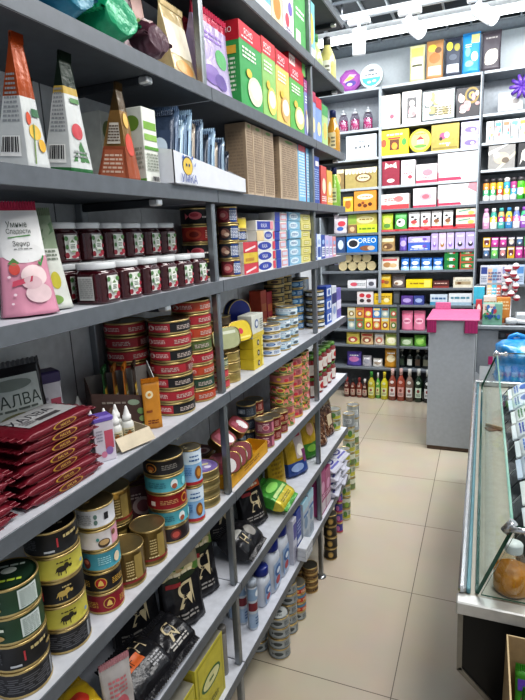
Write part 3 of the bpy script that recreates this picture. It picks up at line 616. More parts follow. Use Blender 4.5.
can_stack(['bl']*6, -.80, yq+.085, .042, z4, .037, 'in the rear stack past the second post', name='fish_tin', group='tins past the second post')
can_stack(['sl']*3, -.805, yq+.18, .045, z4, .075, 'in the rear stack beside the blue tins', name='silver_tin', group='tins past the second post')
# fifth shelf, middle bay
x, y, r = can_axis(255, 274, 435, -.672); h = (zat(421, x+r*.6, y-r*.8)-z5)/2-.0008
y5 = y; r5 = r
can_stack(['pk', 'pk'], x, y, r, z5, h, 'right behind the yellow tray box', name='meat_tin', group='pink and maroon tins')
can_stack(['mr', 'mr'], x, y+2*r+.008, r, z5, h*.86, 'between the pink tins and the patterned stacks', name='pate_tin', group='pink and maroon tins')
can_stack(['mr', 'mr'], x, y+4*r+.014, r, z5, h*.8, 'against the patterned stacks', name='pate_tin', group='pink and maroon tins')
can_stack(['dk', 'dk', 'dk'], x-2*r-.01, y+.02, r*1.05, z5, h*.95, 'behind the pink tins', name='stew_tin', group='dark stew tins')
can_stack(['dk', 'mr', 'mr'], x-2*r-.01, y+.02+2.2*r, r*1.05, z5, h*.9, 'in the rear stack behind the maroon tins', name='stew_tin', group='dark stew tins')
yp = yat(280, -.68, z5+.1)+.05
for k, (st, nm) in enumerate((('pa', 'in the first patterned stack'), ('pb', 'in the second patterned stack'), ('pa', 'in the third patterned stack'))):
    yy = max(y+4*r+.014+r+.05, yp)+k*.101
    if yy < 2.14: can_stack([st, 'pb' if k == 0 else 'pa', st, st, 'pb' if k == 0 else st, st], -.722, yy, .048, z5, .042, nm, name='salad_tin', group='patterned tins under the fourth shelf')
# ================================================================== bags and boxes on the left shelves
z1, z2, z3, z6, z7 = S[1], S[2], S[3], S[6], S[7]
WT, INK = '#e8e8e6', '#3c3f44'
# --- top shelf, near bay: bags lying on their backs
def lying(lab, pl, pr, z, W_x, D, col, xf=-.675, rzt=0, **kw):
    y0, y1 = lx(pl, pr, z+D/2, xf); return pouch('sweets_bag', lab, 'bag', W_x, y1-y0-.032, D, (xf-W_x/2, y0+.006, z+D*.5+.014), rzt, col, rx=-R90, pillow=True, sealcol=kw.pop('sealcol', col), edge=.6, wob=.006, nu=18, nv=20, **kw)
STRIPE = lambda a, b: [('r', .1, .2, .9, .5, a), ('e', .5, .65, .25, .15, b), ('l', .2, .25, .8, .4, 3, '#ffffff')]
lying('magenta purple foil bag lying on the top shelf nearest the camera', 8, 58, z1, .2, .10, foil('#8f4aa2'), front=STRIPE('#b67ac4', '#d8b4dc'), seed=1)
lying('dark teal foil bag lying on the top shelf beside the magenta bag', 59, 104, z1, .2, .105, foil('#1f6f86'), front=STRIPE('#4fa8bc', '#8fd0d8'), seed=2)
lying('bright green foil bag lying on the top shelf, tight row of sweets inside', 105, 146, z1, .14, .10, foil('#189064'), front=STRIPE('#5cc8a0', '#b8e6d0'), seed=3)
lpouch('sweets_bag', 'green and yellow bag standing behind the bright green bag on the top shelf', 'bag', 104, 132, -30, z1, .06, foil('#4ea873'), xf=-.835, front=[('e', .5, .5, .35, .25, '#d8c84a'), ('r', 0, .75, 1, 1, '#2a8f9a')], seed=4)
lying('blue green foil bag resting on the dark teal bag', 64, 108, z1+.118, .15, .07, foil('#2f8fa0'), xf=-.69, front=STRIPE('#5fc0c8', '#d0e8e0'), seed=5)
lpouch('sweets_bag', 'tall dark maroon sweets bag with silver label standing behind the first post', 'bag', 128, 160, -20, z1, .07, foil('#4a2733'), xf=-.745, front=[('r', .08, .5, .5, .66, '#a9a7a8'), ('r', .55, .3, .95, .9, '#c9a9a2'), ('e', .72, .5, .12, .16, '#6f8f4a'), ('r', .08, .75, .45, .85, '#8d8587')], seed=6)
lying('maroon and cream sweets bag lying in front of the tall maroon bag', 147, 176, z1, .05, .075, foil('#50303c'), xf=-.662, front=STRIPE('#c8b0ae', '#e0d0c8'), seed=7)
lpouch('sweets_bag', 'cream yellow bag leaning beside the first post on the top shelf', 'bag', 178, 200, 8, z1, .08, foil('#cdb98c'), xf=-.68, front=[('r', .0, .35, 1, .8, '#e4dcc8'), ('e', .5, .2, .4, .1, '#d09a5a')], seed=8)
lpouch('sweets_bag', 'purple and red bag standing at the back behind the first post', 'bag', 187, 208, 20, z1, .05, foil('#5a3a78'), xf=-.80, bands=[(.7, 1.1, foil('#a82a3c'))], seed=9)
y0 = 1.283+.016
pouch('sweets_bag', 'lilac sweets bag with red top and green round seal just past the first post', 'bag', yat(236, -.675, z1+.06)-y0, .205, .09, (-.725, (y0+yat(236, -.675, z1+.06))/2, z1+.001), R90, foil('#b8aace'), rx=.12, bands=[(.86, 1.1, foil('#b32a4a'))], front=[('e', .72, .5, .2, .12, '#58a868'), ('t', 'МИЛКА', .5, .72, .06, '#7a4aa8') if False else ('l', .2, .66, .8, .78, 2, '#8a6ab8'), ('e', .35, .25, .25, .12, '#7d64a8'), ('e', .6, .2, .2, .1, '#5f4890')], seed=10)
# --- top shelf, middle bay: cereal cartons
def cereal(lab, pl, pr, pt, main, corner, bowl, D=.07, xf=-.68, z=z1, side=None, **kw):
    fr = [('r', 0, .8, 1, 1, corner), ('t', 'ЯСНО', .4, .91, .07, '#ffffff', 0, .7), ('l', .1, .82, .6, .86, 1, '#f0d8d8'), ('l', .1, .6, .7, .74, 3, '#f2f5e8'), ('e', .62, .27, .34, .17, bowl), ('e', .62, .29, .26, .11, '#f4ecd4'), ('e', .35, .45, .12, .05, '#e6c04a'), ('r', 0, 0, 1, .05, '#e9e6d8')]
    return lcarton('cereal_box', lab, 'cereal box', pl, pr, pt, z, D, main, xf=xf, front=fr, left=[('r', 0, .78, 1, 1, corner), ('t', 'ЯСНО', .5, .9, .06, '#ffffff'), ('l', .15, .2, .85, .6, 8, '#dfe8d0'), ('r', .1, .63, .9, .72, '#e8b84a')], leftcol=side or main, topcol='#efeade', **kw)
cereal('green cereal box with red corner, first past the lilac bag', 240, 262, 27, '#3f9e56', '#c2293a', '#dbe6c0', D=.10)
cereal('light green cereal box with yellow bowl picture, second in the row', 262.5, 276, 40, '#8fbf6e', '#c83a40', '#e8d470')
cereal('yellow cereal box with red corner panel under the lying red box', 276.5, 289.5, 53, '#dcc368', '#c2293a', '#e6b070')
cereal('green cereal box with salad picture under the lying red box', 290, 304, 68, '#5fae52', '#c2293a', '#e4d08a')
cereal('violet blue cereal box standing before the second post', 304.5, 307.8, 80, '#8f92c8', '#a04a8a', '#d8dcec')
y0 = yat(290, -.68, z1+.27); y1 = yat(306, -.68, z1+.27); zt = zat(72, -.70, (y0+y1)/2)
o = carton('cereal_box', 'red cereal box lying flat on top of two upright boxes', 'cereal box', y1-y0, .10, .045, (-.735, (y0+y1)/2, max(zt, z1+.20)), R90, '#c02a36', front=[('r', .0, .1, .35, .9, '#e3d9d4'), ('t', 'ЯСНО', .18, .5, .4, '#c02a36', 0, .3), ('r', .78, 0, 1, 1, '#6fae5a')], left=[('r', .1, .3, .9, .7, '#8e1a26')], topcol='#b52833')
yb = 2.2125
def pcarton(lab, w, h, D, z, ya, col, xf=-.68, name='cereal_box', cat='cereal box', **kw):
    return carton(name, lab, cat, w, D, h, (xf-D/2, ya+w/2, z+.0006), R90, col, **kw)
pcarton('orange cereal box just past the second post', .085, .20, .07, z1, yb+.002, '#d0702a', front=[('r', .3, .0, 1, 1, '#8fa3cc'), ('e', .6, .35, .25, .15, '#e8d8a0'), ('r', .3, .8, 1, 1, '#b03a5a')], leftcol='#d8762a')
pcarton('blue cereal box with oat picture beyond the orange box', .085, .19, .07, z1, yb+.092, '#7f9ad0', front=[('e', .5, .35, .3, .15, '#e8d8a0'), ('r', 0, .78, 1, 1, '#c2293a')])
pcarton('pale green cereal box, last on the shelf under the bottles', .09, .18, .07, z1, yb+.185, '#a9c88a', front=[('e', .5, .4, .3, .2, '#d8b85a'), ('r', 0, .75, 1, 1, '#4a9a5a')])
# --- the shelf above: boxes, their tops above the frame
z0 = SH0
for lab, pl, pr, h, col, fr in (
    ('light blue carton on the highest shelf, first from the camera', 246, 270, .22, '#6fb2d8', [('r', 0, 0, 1, .25, '#cfe4f0'), ('e', .5, .5, .3, .2, '#e8f0f4')]),
    ('cream carton with orange fruit picture on the highest shelf', 271, 282, .21, '#e3d6b4', [('e', .5, .35, .35, .18, '#d98a3c'), ('r', 0, .6, 1, .8, '#c9a86a')]),
    ('white carton with lilac and red dots on the highest shelf', 283, 293.5, .22, '#e6e4ea', [('e', .35, .3, .2, .1, '#c24a5a'), ('e', .65, .5, .2, .1, '#7a6ab8'), ('l', .2, .1, .8, .2, 2, '#8a86a0')]),
    ('green carton with white lettering on the highest shelf', 294, 306, .23, '#5aa860', [('l', .15, .5, .85, .65, 2, '#f0f4ec'), ('r', .1, .1, .5, .3, '#e6e8d8')]),
    ):
    lcarton('food_carton', lab, 'carton', pl, pr, 0, z0, .09, col, H=h, front=fr)
pcarton('turquoise and yellow carton on the highest shelf past the second post', .10, .23, .08, z0, yb+.003, '#7cc4cc', name='food_carton', cat='carton', front=[('e', .5, .55, .3, .25, '#e8d44a'), ('r', .1, .1, .9, .25, '#e8f2f0')])
# --- second shelf, near bay: gusset bags
PRT = [('l', .12, .36, .88, .74, 11, '#8f9396'), ('b', .15, .1, .85, .26)]
def gusset(lab, ps, pm, pe, pt, D, bands, side, front, seed, z=z2, xf=-.675, lean=0., right=()):
    y0, y1 = yat(pm, xf, z+.03), yat(pe, xf, z+.03); W = y1-y0; H = min(zat(pt, xf-D/2, y0)-z, room_above(z)-.020)
    LOG.append((label[:20] if False else lab[:20], y0, y1, H))
    return pouch('grain_bag', lab, 'bag', W, H, D, (xf-D/2, (y0+y1)/2, z+.0008), R90, bands[0][2], bands=bands, side=side, front=front, edge=.96, taper=.9, seal=.03, wob=.0025, seed=seed, rx=lean or .10, wtop=.5)
pw = M('#c9cccb', .35, .05, .08, .25, 20)
gusset('white grain bag with burnt orange top and flower print on the second shelf', 4, 27, 50, 26, .075, [(0, .56, pw), (.56, 1.1, foil('#a04a22', .3))], PRT, [('e', .55, .3, .3, .06, '#d9b44a'), ('e', .3, .4, .14, .05, '#c8502e'), ('p', [(.3, .05), (.36, .05), (.55, .35), (.5, .37)], '#6f8a4a'), ('r', .5, .42, .95, .48, '#3c6a4a'), ('e', .75, .2, .16, .05, '#d8a83a')], 11)
gusset('white grain bag with dark green top and green foot on the second shelf', 50, 71, 93, 24, .07, [(0, .09, M('#2d6a3c', .35)), (.09, .68, pw), (.68, .74, M('#b59a4a', .35)), (.74, 1.1, foil('#1c2a20', .3))], PRT, [('e', .5, .38, .3, .07, '#c04a52'), ('p', [(.1, .12), (.9, .12), (.6, .3)], '#4a7a4a'), ('l', .15, .15, .85, .22, 2, '#8a8e8c'), ('r', .3, .62, .9, .66, '#5f8a5a')], 12)
gusset('orange and olive printed bag with brown spout top on the second shelf', 100, 129, 141, 88, .085, [(0, .36, foil('#a2583c', .25)), (.36, .72, foil('#8a6a3e', .25)), (.72, 1.1, foil('#4a3a22', .25))], [('r', .1, .04, .9, .34, '#b5694c'), ('l', .15, .08, .85, .3, 5, '#e0c4b0'), ('r', .2, .4, .85, .62, '#d8d0c4'), ('l', .22, .42, .83, .6, 6, '#6a5a4c')], [('e', .5, .4, .4, .12, '#c84a3a'), ('e', .5, .65, .3, .08, '#d8b05a')], 13)
gusset('plain white paper bag in shadow behind the two tall grain bags', 30, 34, 48, 82, .05, [(0, .8, pw), (.8, 1.1, M('#3f5a48', .4))], [], [], 14, xf=-.79)
lcarton('tea_carton', 'white carton with green fruit print beside the pouch display', 'carton', 144, 158, 108, z2, .055, '#dfe2da', front=[('r', .06, .72, .94, .82, '#7fae4a'), ('r', .06, .58, .94, .66, '#8fba5a'), ('r', .0, .46, 1, .5, '#5e9a3c'), ('l', .1, .18, .9, .42, 6, '#9aa094'), ('b', .35, .03, .9, .12)], left=[('e', .5, .8, .35, .1, '#6f8f3c'), ('r', 0, 0, 1, .08, '#5e9a3c'), ('l', .1, .2, .9, .5, 5, '#9aa094')], leftcol='#cdd1c8')
lcarton('tea_carton', 'small white carton with olive print at the back of the second shelf', 'carton', 103, 118, 112, z2, .05, '#c9ccc4', xf=-.80, front=[('e', .5, .75, .4, .14, '#6f7a4c'), ('l', .1, .2, .9, .5, 5, '#9aa094')])
# display box of pouches (its wall slopes down toward the far end)
ya, yz = yat(158, -.68, z2+.08)+.004, yat(246, -.645, z2+.02); DW = yz-ya; DD = .105;  cxx = -.645-DD/2
t = thing('pouch_display_box', 'white cardboard display box with sun logo holding silver pouches', 'display box', (cxx, (ya+yz)/2, z2+.0035), R90)
def wall_(mb, a, b, hA, hB, th, mat): # sloped wall from a to b (local xy)
    ax, ay = a; bx, by = b; d = Vector((bx-ax, by-ay, 0)).normalized(); n = Vector((-d.y, d.x, 0))*th
    P = [(ax, ay, 0), (bx, by, 0), (bx, by, hB), (ax, ay, hA)]; Q = [(p[0]+n.x, p[1]+n.y, p[2]) for p in P]
    mb.face(P, mat); mb.face(Q[::-1], mat)
    for i in range(4): j = (i+1) % 4; mb.face([P[j], P[i], Q[i], Q[j]], mat)
h1, h2 = .072, .038
m = MB(); CW = M('#d6d9e0', .6, 0, .04)
wall_(m, (-DW/2, -DD/2), (DW/2, -DD/2), h1, h2, .002, CW)
wall_(m, (DW/2, -DD/2), (DW/2, DD/2), h2, h1+.02, .002, CW); wall_(m, (DW/2, DD/2), (-DW/2, DD/2), h1+.02, h1+.02, .002, CW); wall_(m, (-DW/2, DD/2), (-DW/2, -DD/2), h1+.02, h1, .002, CW)
m.box(-DW/2, DW/2, -DD/2, DD/2, 0, .002, CW, .0003)
mp = lambda u, v, l: (-DW/2+u*DW, -DD/2-E*l, v*h1)
m.print([('e', .155, .6, .062, .30, '#2c3c6a'), ('e', .155, .58, .055, .27, '#e0c052'), ('e', .14, .62, .008, .05, '#2c3c6a'), ('e', .17, .62, .008, .05, '#2c3c6a'), ('p', [(.09, .8), (.1, .92), (.12, .82)], '#3a62b0'), ('p', [(.19, .82), (.215, .95), (.215, .82)], '#3a62b0'), ('p', [(.22, .62), (.245, .74), (.235, .6)], '#3a62b0'), ('t', 'УМКА', .155, .2, .26, '#27479a')], mp, DW, h1, .2)
m.obj('box_shell', t)
for i in range(15):
    y = ya+.018+(DW-.105)*i/14.; c = ['#3f5068', '#8fa6b8', '#2f3846', '#5f7a96', '#9ab6cc', '#a3988c'][i % 6] if i > 2 else ['#39465a', '#5a6f8a', '#a9c0d0'][i]
    h = .165+.018*math.sin(i*2.1)-.005*max(0, i-5)
    pouch('silver_pouch', f'{"pale" if i % 2 else "dark"} blue silver pouch, {ORD[i]} from camera in the sun logo box', 'pouch', .070, h, .009, (cxx, y, z2+.0085), .30+.05*math.sin(i*3), foil(c), rx=-.30-.02*math.sin(i), group='silver pouches in the display box', front=[('r', .1, .1, .9, .75, '#33445e'), ('e', .5, .5, .3, .15, '#b9c8d4')], seed=20+i, nu=6, nv=8, taper=.8, wob=.005)
KR = '#b3a08a'
def kraft(lab, pl, pr, pt, D=.07):
    lcarton('kraft_carton', lab, 'carton', pl, pr, pt, z2, D, M(KR, .7, 0, .12), front=[('e', .5, .955, .22, .022, '#6f8f4a'), ('l', .1, .06, .9, .9, 24, '#8a7662'), ('r', .1, .5, .9, .503, '#6b5a48')], left=[('l', .15, .1, .85, .9, 18, '#8f7c68')], leftcol=M('#a08c74', .7), group='kraft cartons on the second shelf')
kraft('plain kraft carton half hidden behind the silver pouches', 246.5, 253, 108)
kraft('kraft brown carton with fine print, second past the silver pouches', 253.5, 263, 114)
kraft('kraft brown carton with fine print, third past the silver pouches', 263.5, 274, 121)
kraft('widest kraft brown carton, beside the light blue cartons', 280, 298, 128, .08)
bl = lambda lab, pl, pr, pt, c, fr, **k: lcarton('food_carton', lab, 'carton', pl, pr, pt, z2, .075, c, front=fr, **k)
bl('light blue carton next to the widest kraft carton', 298.6, 305.5, 142, '#7fb6da', [('l', .1, .1, .9, .9, 16, '#d5e6f0'), ('r', 0, .9, 1, 1, '#c04a5a')])
bl('light blue carton with a red side before the second post', 306.5, 313, 145, '#86bde0', [('l', .1, .1, .9, .9, 16, '#d5e6f0')], leftcol='#a83a5a')
pcarton('dark blue carton with white print just past the second post', .12, .20, .075, z2, yb+.004, '#27479a', name='food_carton', cat='carton', front=[('l', .1, .1, .9, .75, 14, '#9ab0dc'), ('r', .5, .8, .9, .9, '#e3d9d9')])
for i, c in enumerate(('#c8504a', '#d8a84a')):
    pcarton(f'small {("red", "amber", "green")[i]} carton at the far end of the second shelf', .09, .17-.01*i, .07, z2, yb+.15+.1*i, c, name='food_carton', cat='carton', front=[('e', .5, .5, .3, .2, '#e8dcc0'), ('l', .1, .1, .9, .25, 3, '#f0f0e8')])
# --- third shelf, near bay: marshmallow bags and jam jars
yc = yat(29, -.70, z3+.1)
H = zat(206, -.70, yc)-z3
pouch('marshmallow_bag', 'pink and white marshmallow bag with strawberry picture at the shelf edge', 'bag', .092, H, .05, (-.715, yc+.002, z3+.0008), 1.05, M('#cf8fa4', .35, 0, .1, .2, 20), rx=-.06, wtop=.72, taper=.5, edge=.35, seal=.05, wob=.004, nu=16, nv=24, seed=31, bands=[(0, .56, M('#cf8fa4', .35, 0, .1, .2, 20)), (.56, .95, M('#dcdcdc', .35, 0, .06, .2, 20)), (.95, 1.1, M('#b03a58', .35))], sealcol=M('#b03a58', .35),
  front=[('e', .5, .57, .46, .09, '#dcdcdc'), ('t', 'Умные', .44, .83, .055, '#3c4a40'), ('t', 'Сладости', .46, .765, .055, '#3c4a40'), ('p', [(.2, .715), (.7, .735), (.72, .725), (.2, .705)], '#4f8a4a'), ('t', 'Зеφир', .47, .65, .06, '#3f4340'), ('l', .3, .60, .7, .615, 1, '#5a5e5c'), ('e', .62, .36, .27, .10, '#e6cfd0'), ('e', .66, .20, .26, .09, '#e0c6c9'), ('e', .55, .30, .2, .06, '#d8b8be'), ('e', .24, .43, .11, .055, '#c24a40'), ('p', [(.12, .48), (.24, .53), (.36, .48), (.24, .46)], '#4f7a3c'), ('p', [(.16, .27), (.55, .31), (.58, .36), (.18, .32)], '#c04a62'), ('p', [(.74, .47), (.80, .44), (.92, .53), (.89, .545), (.80, .475), (.77, .495)], '#3f8a48'), ('e', .12, .36, .03, .012, '#f0d8e0'), ('e', .2, .2, .03, .012, '#f0d8e0'), ('e', .15, .12, .025, .01, '#f0d8e0')])
pouch('marshmallow_bag', 'pale green and white bag with a pear picture leaning behind the pink bag', 'bag', .085, H*.96, .04, (-.735, yc+.065, z3+.0008), 1.0, M('#cfd3cb', .35, 0, .1, .2, 20), rx=-.05, wtop=.55, taper=.5, edge=.35, seal=.05, seed=32, bands=[(0, .6, M('#cfd3cb', .35)), (.6, 1.1, M('#8a9a82', .4))], front=[('e', .72, .3, .13, .09, '#b9b23c'), ('p', [(.3, .65), (.95, .8), (.95, .9), (.3, .75)], '#5c7a58'), ('l', .4, .5, .9, .62, 3, '#6f7a6c'), ('e', .6, .1, .2, .05, '#7a9a52')])
def make_jar():
    t = bpy.data.objects.new('jam_jar', None); C.objects.link(t); t['category'] = 'jar'; w = .031
    m = MB(); g = M('#3f0f18', .08, 0, .2, 0, 40, 0, .6); pr = [(w*.93, 0), (w, .003)]
    for i in range(9): z = .006+i*.0056; pr += [(w, z), (w*.965, z+.0028)]
    pr += [(w, .056), (w*.9, .061), (w*.82, .064), (w*.82, .068)]
    m.lathe(pr, g, 28, None, True, 1.15, 1.15, 5)
    fm = lambda u, v, l: (-.022+u*.044, -w*1.15-E*l-.0004, .008+v*.046)
    m.print([('r', .12, .0, .88, 1, '#d9dcd6'), ('e', .2, .15, .13, .12, '#8a1f30'), ('e', .8, .18, .13, .12, '#a82a3c'), ('e', .2, .85, .12, .1, '#4f7a48'), ('e', .8, .85, .12, .1, '#5c8a50'), ('e', .82, .5, .1, .09, '#98263a'), ('e', .18, .5, .09, .1, '#4f7a48'), ('e', .5, .55, .24, .3, '#e8ebe4'), ('p', [(.36, .68), (.5, .82), (.64, .68)], '#6f8a62'), ('l', .36, .42, .64, .62, 3, '#5a6a58'), ('e', .5, .3, .14, .04, '#7f9a70'), ('e', .5, .08, .16, .07, '#9c2c40')], fm, .044, .046)
    sm = lambda u, v, l: (-w*1.15-E*l-.0004, .022-u*.044, .008+v*.046)
    m.print([('r', .1, 0, .9, 1, '#b9bbb8'), ('l', .15, .08, .85, .92, 10, '#8a8c8a')], sm, .044, .046); m.obj('jar_body', t)
    m = MB(); L = M('#d5d8da', .35, 0, .04); m.lathe([(.0315, .0665), (.0325, .068), (.0325, .0765), (.0315, .079), (.027, .0795), (.026, .0785), (.0001, .0785)], L, 30, None, True, 1.04, 1.04, 3.2); m.obj('jar_lid', t); return t
yj = yat(101, -.675, z3+.03)+.036; JP = .0745
k = 0
while yj+k*JP < 1.283-.055:
    proto('jar', make_jar, f'white lidded dark red jam jar, {ORD[k]} from the camera in the front row', (-.675-.036, yj+k*JP, z3+.0006), R90+random.uniform(-.06, .06), 'jam jars in the front row'); k += 1
NJ = k
for k in range(0, 6):
    if yj+k*JP-.012 > cy_-cr_-.038: break
    proto('jar', make_jar, f'jam jar in the lower rear row, {ORD[k+1]} from the camera, mostly hidden', (-.675-.036-.080, yj+k*JP-.012, z3+.0006), R90+random.uniform(-.06, .06), 'jam jars in the rear row')
    proto('jar', make_jar, f'white lidded jam jar stacked on top at the back, {ORD[k+1]} from the camera', (-.675-.036-.080, yj+k*JP-.012, z3+.0006+.0805), R90+random.uniform(-.06, .06), 'jam jars stacked on top')
# --- third shelf, middle bay: stacked tinned fish cartons
KAL = [('r', 0, 0, .42, 1, '#c63a48'), ('p', [(.05, .1), (.35, .45), (.35, .65), (.05, .3)], '#ecd8d8'), ('r', .42, 0, .95, 1, '#e3e2de'), ('e', .64, .5, .22, .40, '#2a3f9e'), ('t', 'KALIA', .64, .5, .36, '#eef0f6', 0, .36), ('r', .9, .1, .99, .9, '#d0455a')]
KAY = [('r', 0, 0, .42, 1, '#d6b93e'), ('r', .05, .2, .3, .5, '#b98a2e')]+KAL[2:]
KAB = [('r', .06, .1, .94, .9, '#2a3f9e'), ('t', 'KALIA', .42, .5, .4, '#eef0f6', 0, .6), ('r', .76, .1, .94, .9, '#d8909a')]
KAE = [('r', 0, 0, .4, 1, '#2a3f9e'), ('r', .45, .15, .95, .85, '#d89aa0'), ('r', .5, .3, .9, .7, '#c8cad8')]
ys = YF+.003
y1 = yat(275, -.68, z3+.05); rowh = .0325
for i in range(3):
    carton('fish_carton', f'white fish carton with a {("red", "yellow", "red")[i]} end and blue oval, {("lowest", "middle", "upper")[i]} of the wide row', 'carton', y1-ys, .06, rowh, (-.68-.03, (ys+y1)/2, z3+.0006+i*(rowh+.0006)), R90, '#dcdad6', group='wide fish cartons', front=KAY if i == 1 else KAL)
zz = z3+3*(rowh+.0006)+.001
ym = yat(256, -.68, zz+.03)
for i in range(2):
    carton('fish_carton', f'blue oval fish carton stacked on the wide row, {("lower", "upper")[i]} one', 'carton', y1-ym-.002, .055, rowh, (-.68-.0275, (ym+y1)/2, zz+i*(rowh+.0006)), R90, '#dcdad6', group='fish cartons on the wide row', front=KAB if i else KAL[2:]+[('r', 0, 0, .36, 1, '#e0c89a')])
rr = min(.036, (ym-ys)/2-.001)
can_stack(['f_navy', 'f_yel'], -.685-rr, ys+rr+.0005, rr, zz, .036, 'on the wide fish cartons', name='fish_tin', group='fish tins on the wide cartons')
can_stack(['f_gld']*4, -.82, ys+.045, .042, z3, .041, 'in the rear stack behind the fish cartons', name='fish_tin', group='gold lidded tins at the back')
def column(lab, ya, yb_, n, z, h, col, fr, D=.06, xf=-.68, name='fish_carton', group=None):
    for i in range(n):
        carton(name, f'{lab}, {level(i, n)}', 'carton', yb_-ya-.002, D, h, (xf-D/2+random.uniform(-.003, .003), (ya+yb_)/2, z+.0006+i*(h+.0006)), R90, col, group=group or lab, front=fr, key=lab)
y2 = yat(287, -.68, z3+.08); column('blue and pink ended fish carton beside the wide row', y1+.002, y2, 6, z3, .0318, '#dcdcda', KAE)
y3 = yat(301, -.68, z3+.08); column('light blue fish carton in the tall column', y2+.002, y3, 6, z3, .0325, '#86b4cc', [('e', .5, .5, .3, .36, '#d0dee6'), ('l', .3, .35, .7, .65, 2, '#3a6a9a'), ('r', .0, .0, .12, 1, '#3a7ab0')])
column('pale yellow fish carton before the second post', y3+.002, 2.2-.012, 6, z3, .0315, '#d8cf86', [('r', .2, .2, .8, .8, '#b8b04a'), ('l', .25, .3, .75, .7, 2, '#f0ecd0')], group='pale yellow fish cartons')
cols = ['#2f57a8', '#d0dcea', '#274a9c', '#c0b4d8', '#b8a8d0', '#d08a90']
ypos = yb+.002
for i, c in enumerate(cols):
    w = .062; lab = ('blue', 'white and blue', 'deep blue', 'lilac', 'pale violet', 'rose pink')[i]
    pcarton(f'{lab} upright carton past the second post on the third shelf', w, .115-.004*i, .05, z3, ypos, c, name='upright_carton', cat='carton', front=[('r', .15, .1, .85, .5, '#e6e9f0' if i != 1 else '#3a62b0'), ('e', .5, .7, .3, .1, '#9ab4dc'), ('l', .2, .15, .8, .45, 4, '#5a6a9a')]); ypos += w+.003
# --- fourth shelf, near bay: maroon bars, packs, bottles, display boxes
z4 = S[4]
PB_ = (zat(428, -.675, yat(65, -.675, z4+.12))-z4)/7; LOG.append(('PB', PB_)); PB_ = max(.019, min(.0245, PB_))
def make_bar():
    t = bpy.data.objects.new('wrapped_bar', None); C.objects.link(t); t['category'] = 'sweet bar'
    L, D, Hh = .165, .105, PB_-.001; m = MB(); f = foil('#6e1c2a', .35); secs = []
    N = 18
    for i in range(N+1):
        q = i/N; x = -L/2+L*q; e = min(1, min(q, 1-q)/.07); s = .12+.88*e**.6; rn = []
        for k in range(20):
            a = 2*PI*k/20; ca, sa = math.cos(a), math.sin(a); g = 1/((abs(ca)**5+abs(sa)**5)**.2)
            rn.append((x, D/2*g*ca*(.94+.06*e)+.0, Hh/2+Hh/2*g*sa*s+noise.noise(Vector((x*40, k*.5, 2)))*.0008))
        secs.append(rn)
    b = len(m.v)
    for r in secs: m.v.extend(r)
    ki = m.m(f)
    for i in range(N):
        for k in range(20):
            m.f.append((b+i*20+k, b+i*20+(k+1) % 20, b+(i+1)*20+(k+1) % 20, b+(i+1)*20+k)); m.mi.append(ki); m.sm.append(True)
    m.f.append(tuple(range(b, b+20))); m.mi.append(ki); m.sm.append(False); m.f.append(tuple(reversed(range(b+N*20, b+N*20+20)))); m.mi.append(ki); m.sm.append(False)
    fm = lambda u, v, l: (-L/2+u*L, -D/2-.0009-E*l, v*Hh)
    m.print([('r', .12, .12, .88, .2, '#8a3a40'), ('e', .52, .52, .18, .36, '#b9923e'), ('e', .52, .52, .155, .29, '#5c1620'), ('t', 'HALVA', .52, .52, .3, '#d6b45a', 0, .26)], fm, L, Hh)
    tp = lambda u, v, l: (-L/2+u*L, -D/2+v*D, Hh+.0006+E*l)
    m.print([('r', .16, .2, .9, .88, '#a9a9aa'), ('t', 'ХАЛВА', .45, .62, .2, '#33303a'), ('r', .38, .3, .7, .42, '#4a4648'), ('l', .2, .3, .35, .5, 3, '#6a666a')], tp, L, D)
    m.obj('wrapper', t)
    for sgn in (-1, 1):
        s = MB(); n = 12
        for i in range(n):
            ya, yb_ = -D/2*.96+D*.96*i/n, -D/2*.96+D*.96*(i+1)/n; o = .0008*(1 if i % 2 else -1)
            s.box(min(sgn*L/2, sgn*(L/2+.012)), max(sgn*L/2, sgn*(L/2+.012)), ya, yb_, Hh/2+o-.001, Hh/2+o+.001, f, .0004)
        s.obj('crimped_end', t)
    return t
yB = (yat(34, -.675, z4+.08)+yat(89, -.675, z4+.08))/2; LOG.append(('barB', yB, yat(40, -.675, z4+.08), yat(95, -.675, z4+.08)))
for k in range(7):
    proto('bar', make_bar, f'maroon wrapped bar with gold oval, {level(k, 7)} in the taller pile', (-.728+random.uniform(-.004, .003), yB+random.uniform(-.007, .007), z4+.0008+k*PB_), R90+random.uniform(-.05, .05), 'maroon bars in the taller pile')
for k in range(5):
    proto('bar', make_bar, f'maroon wrapped bar with gold oval, {level(k, 5)} in the pile at the frame edge', (-.728+random.uniform(-.004, .003), yB-.202+random.uniform(-.006, .006), z4+.0008+k*PB_), R90+random.uniform(-.05, .05), 'maroon bars in the nearer pile')
m = MB(); m.box(-.05, .05, -.035, .035, 0, .012, '#c9ced0', .002); m.print([('l', .1, .2, .9, .8, 4, '#7fa090')], lambda u, v, l: (-.05+u*.1, -.035+v*.07, .012+E*l), .1, .07)
place(tag(m.obj('label_card_pack'), 'small white and green pack lying on the nearer bar pile', 'pack'), (-.72, yB-.20, z4+5*PB_+.004), R90+.1)
yc = yat(16, -.815, z4+.13); 
pouch('halva_pack', 'black halva pack with big white label leaning at the back', 'pack', .135, .135, .05, (-.822, yc, z4+.074), R90-.35, foil('#26262a', .3), rx=-.12, taper=.4, edge=.4, seal=.08, seed=41, nu=14, nv=14, front=[('r', .12, .08, .93, .84, '#b5bcb8'), ('e', .5, .72, .32, .08, '#7c857f'), ('t', 'ХАЛВА', .52, .5, .17, '#33413a'), ('e', .52, .22, .3, .1, '#7a7a58'), ('l', .2, .34, .85, .4, 1, '#5a625c')])
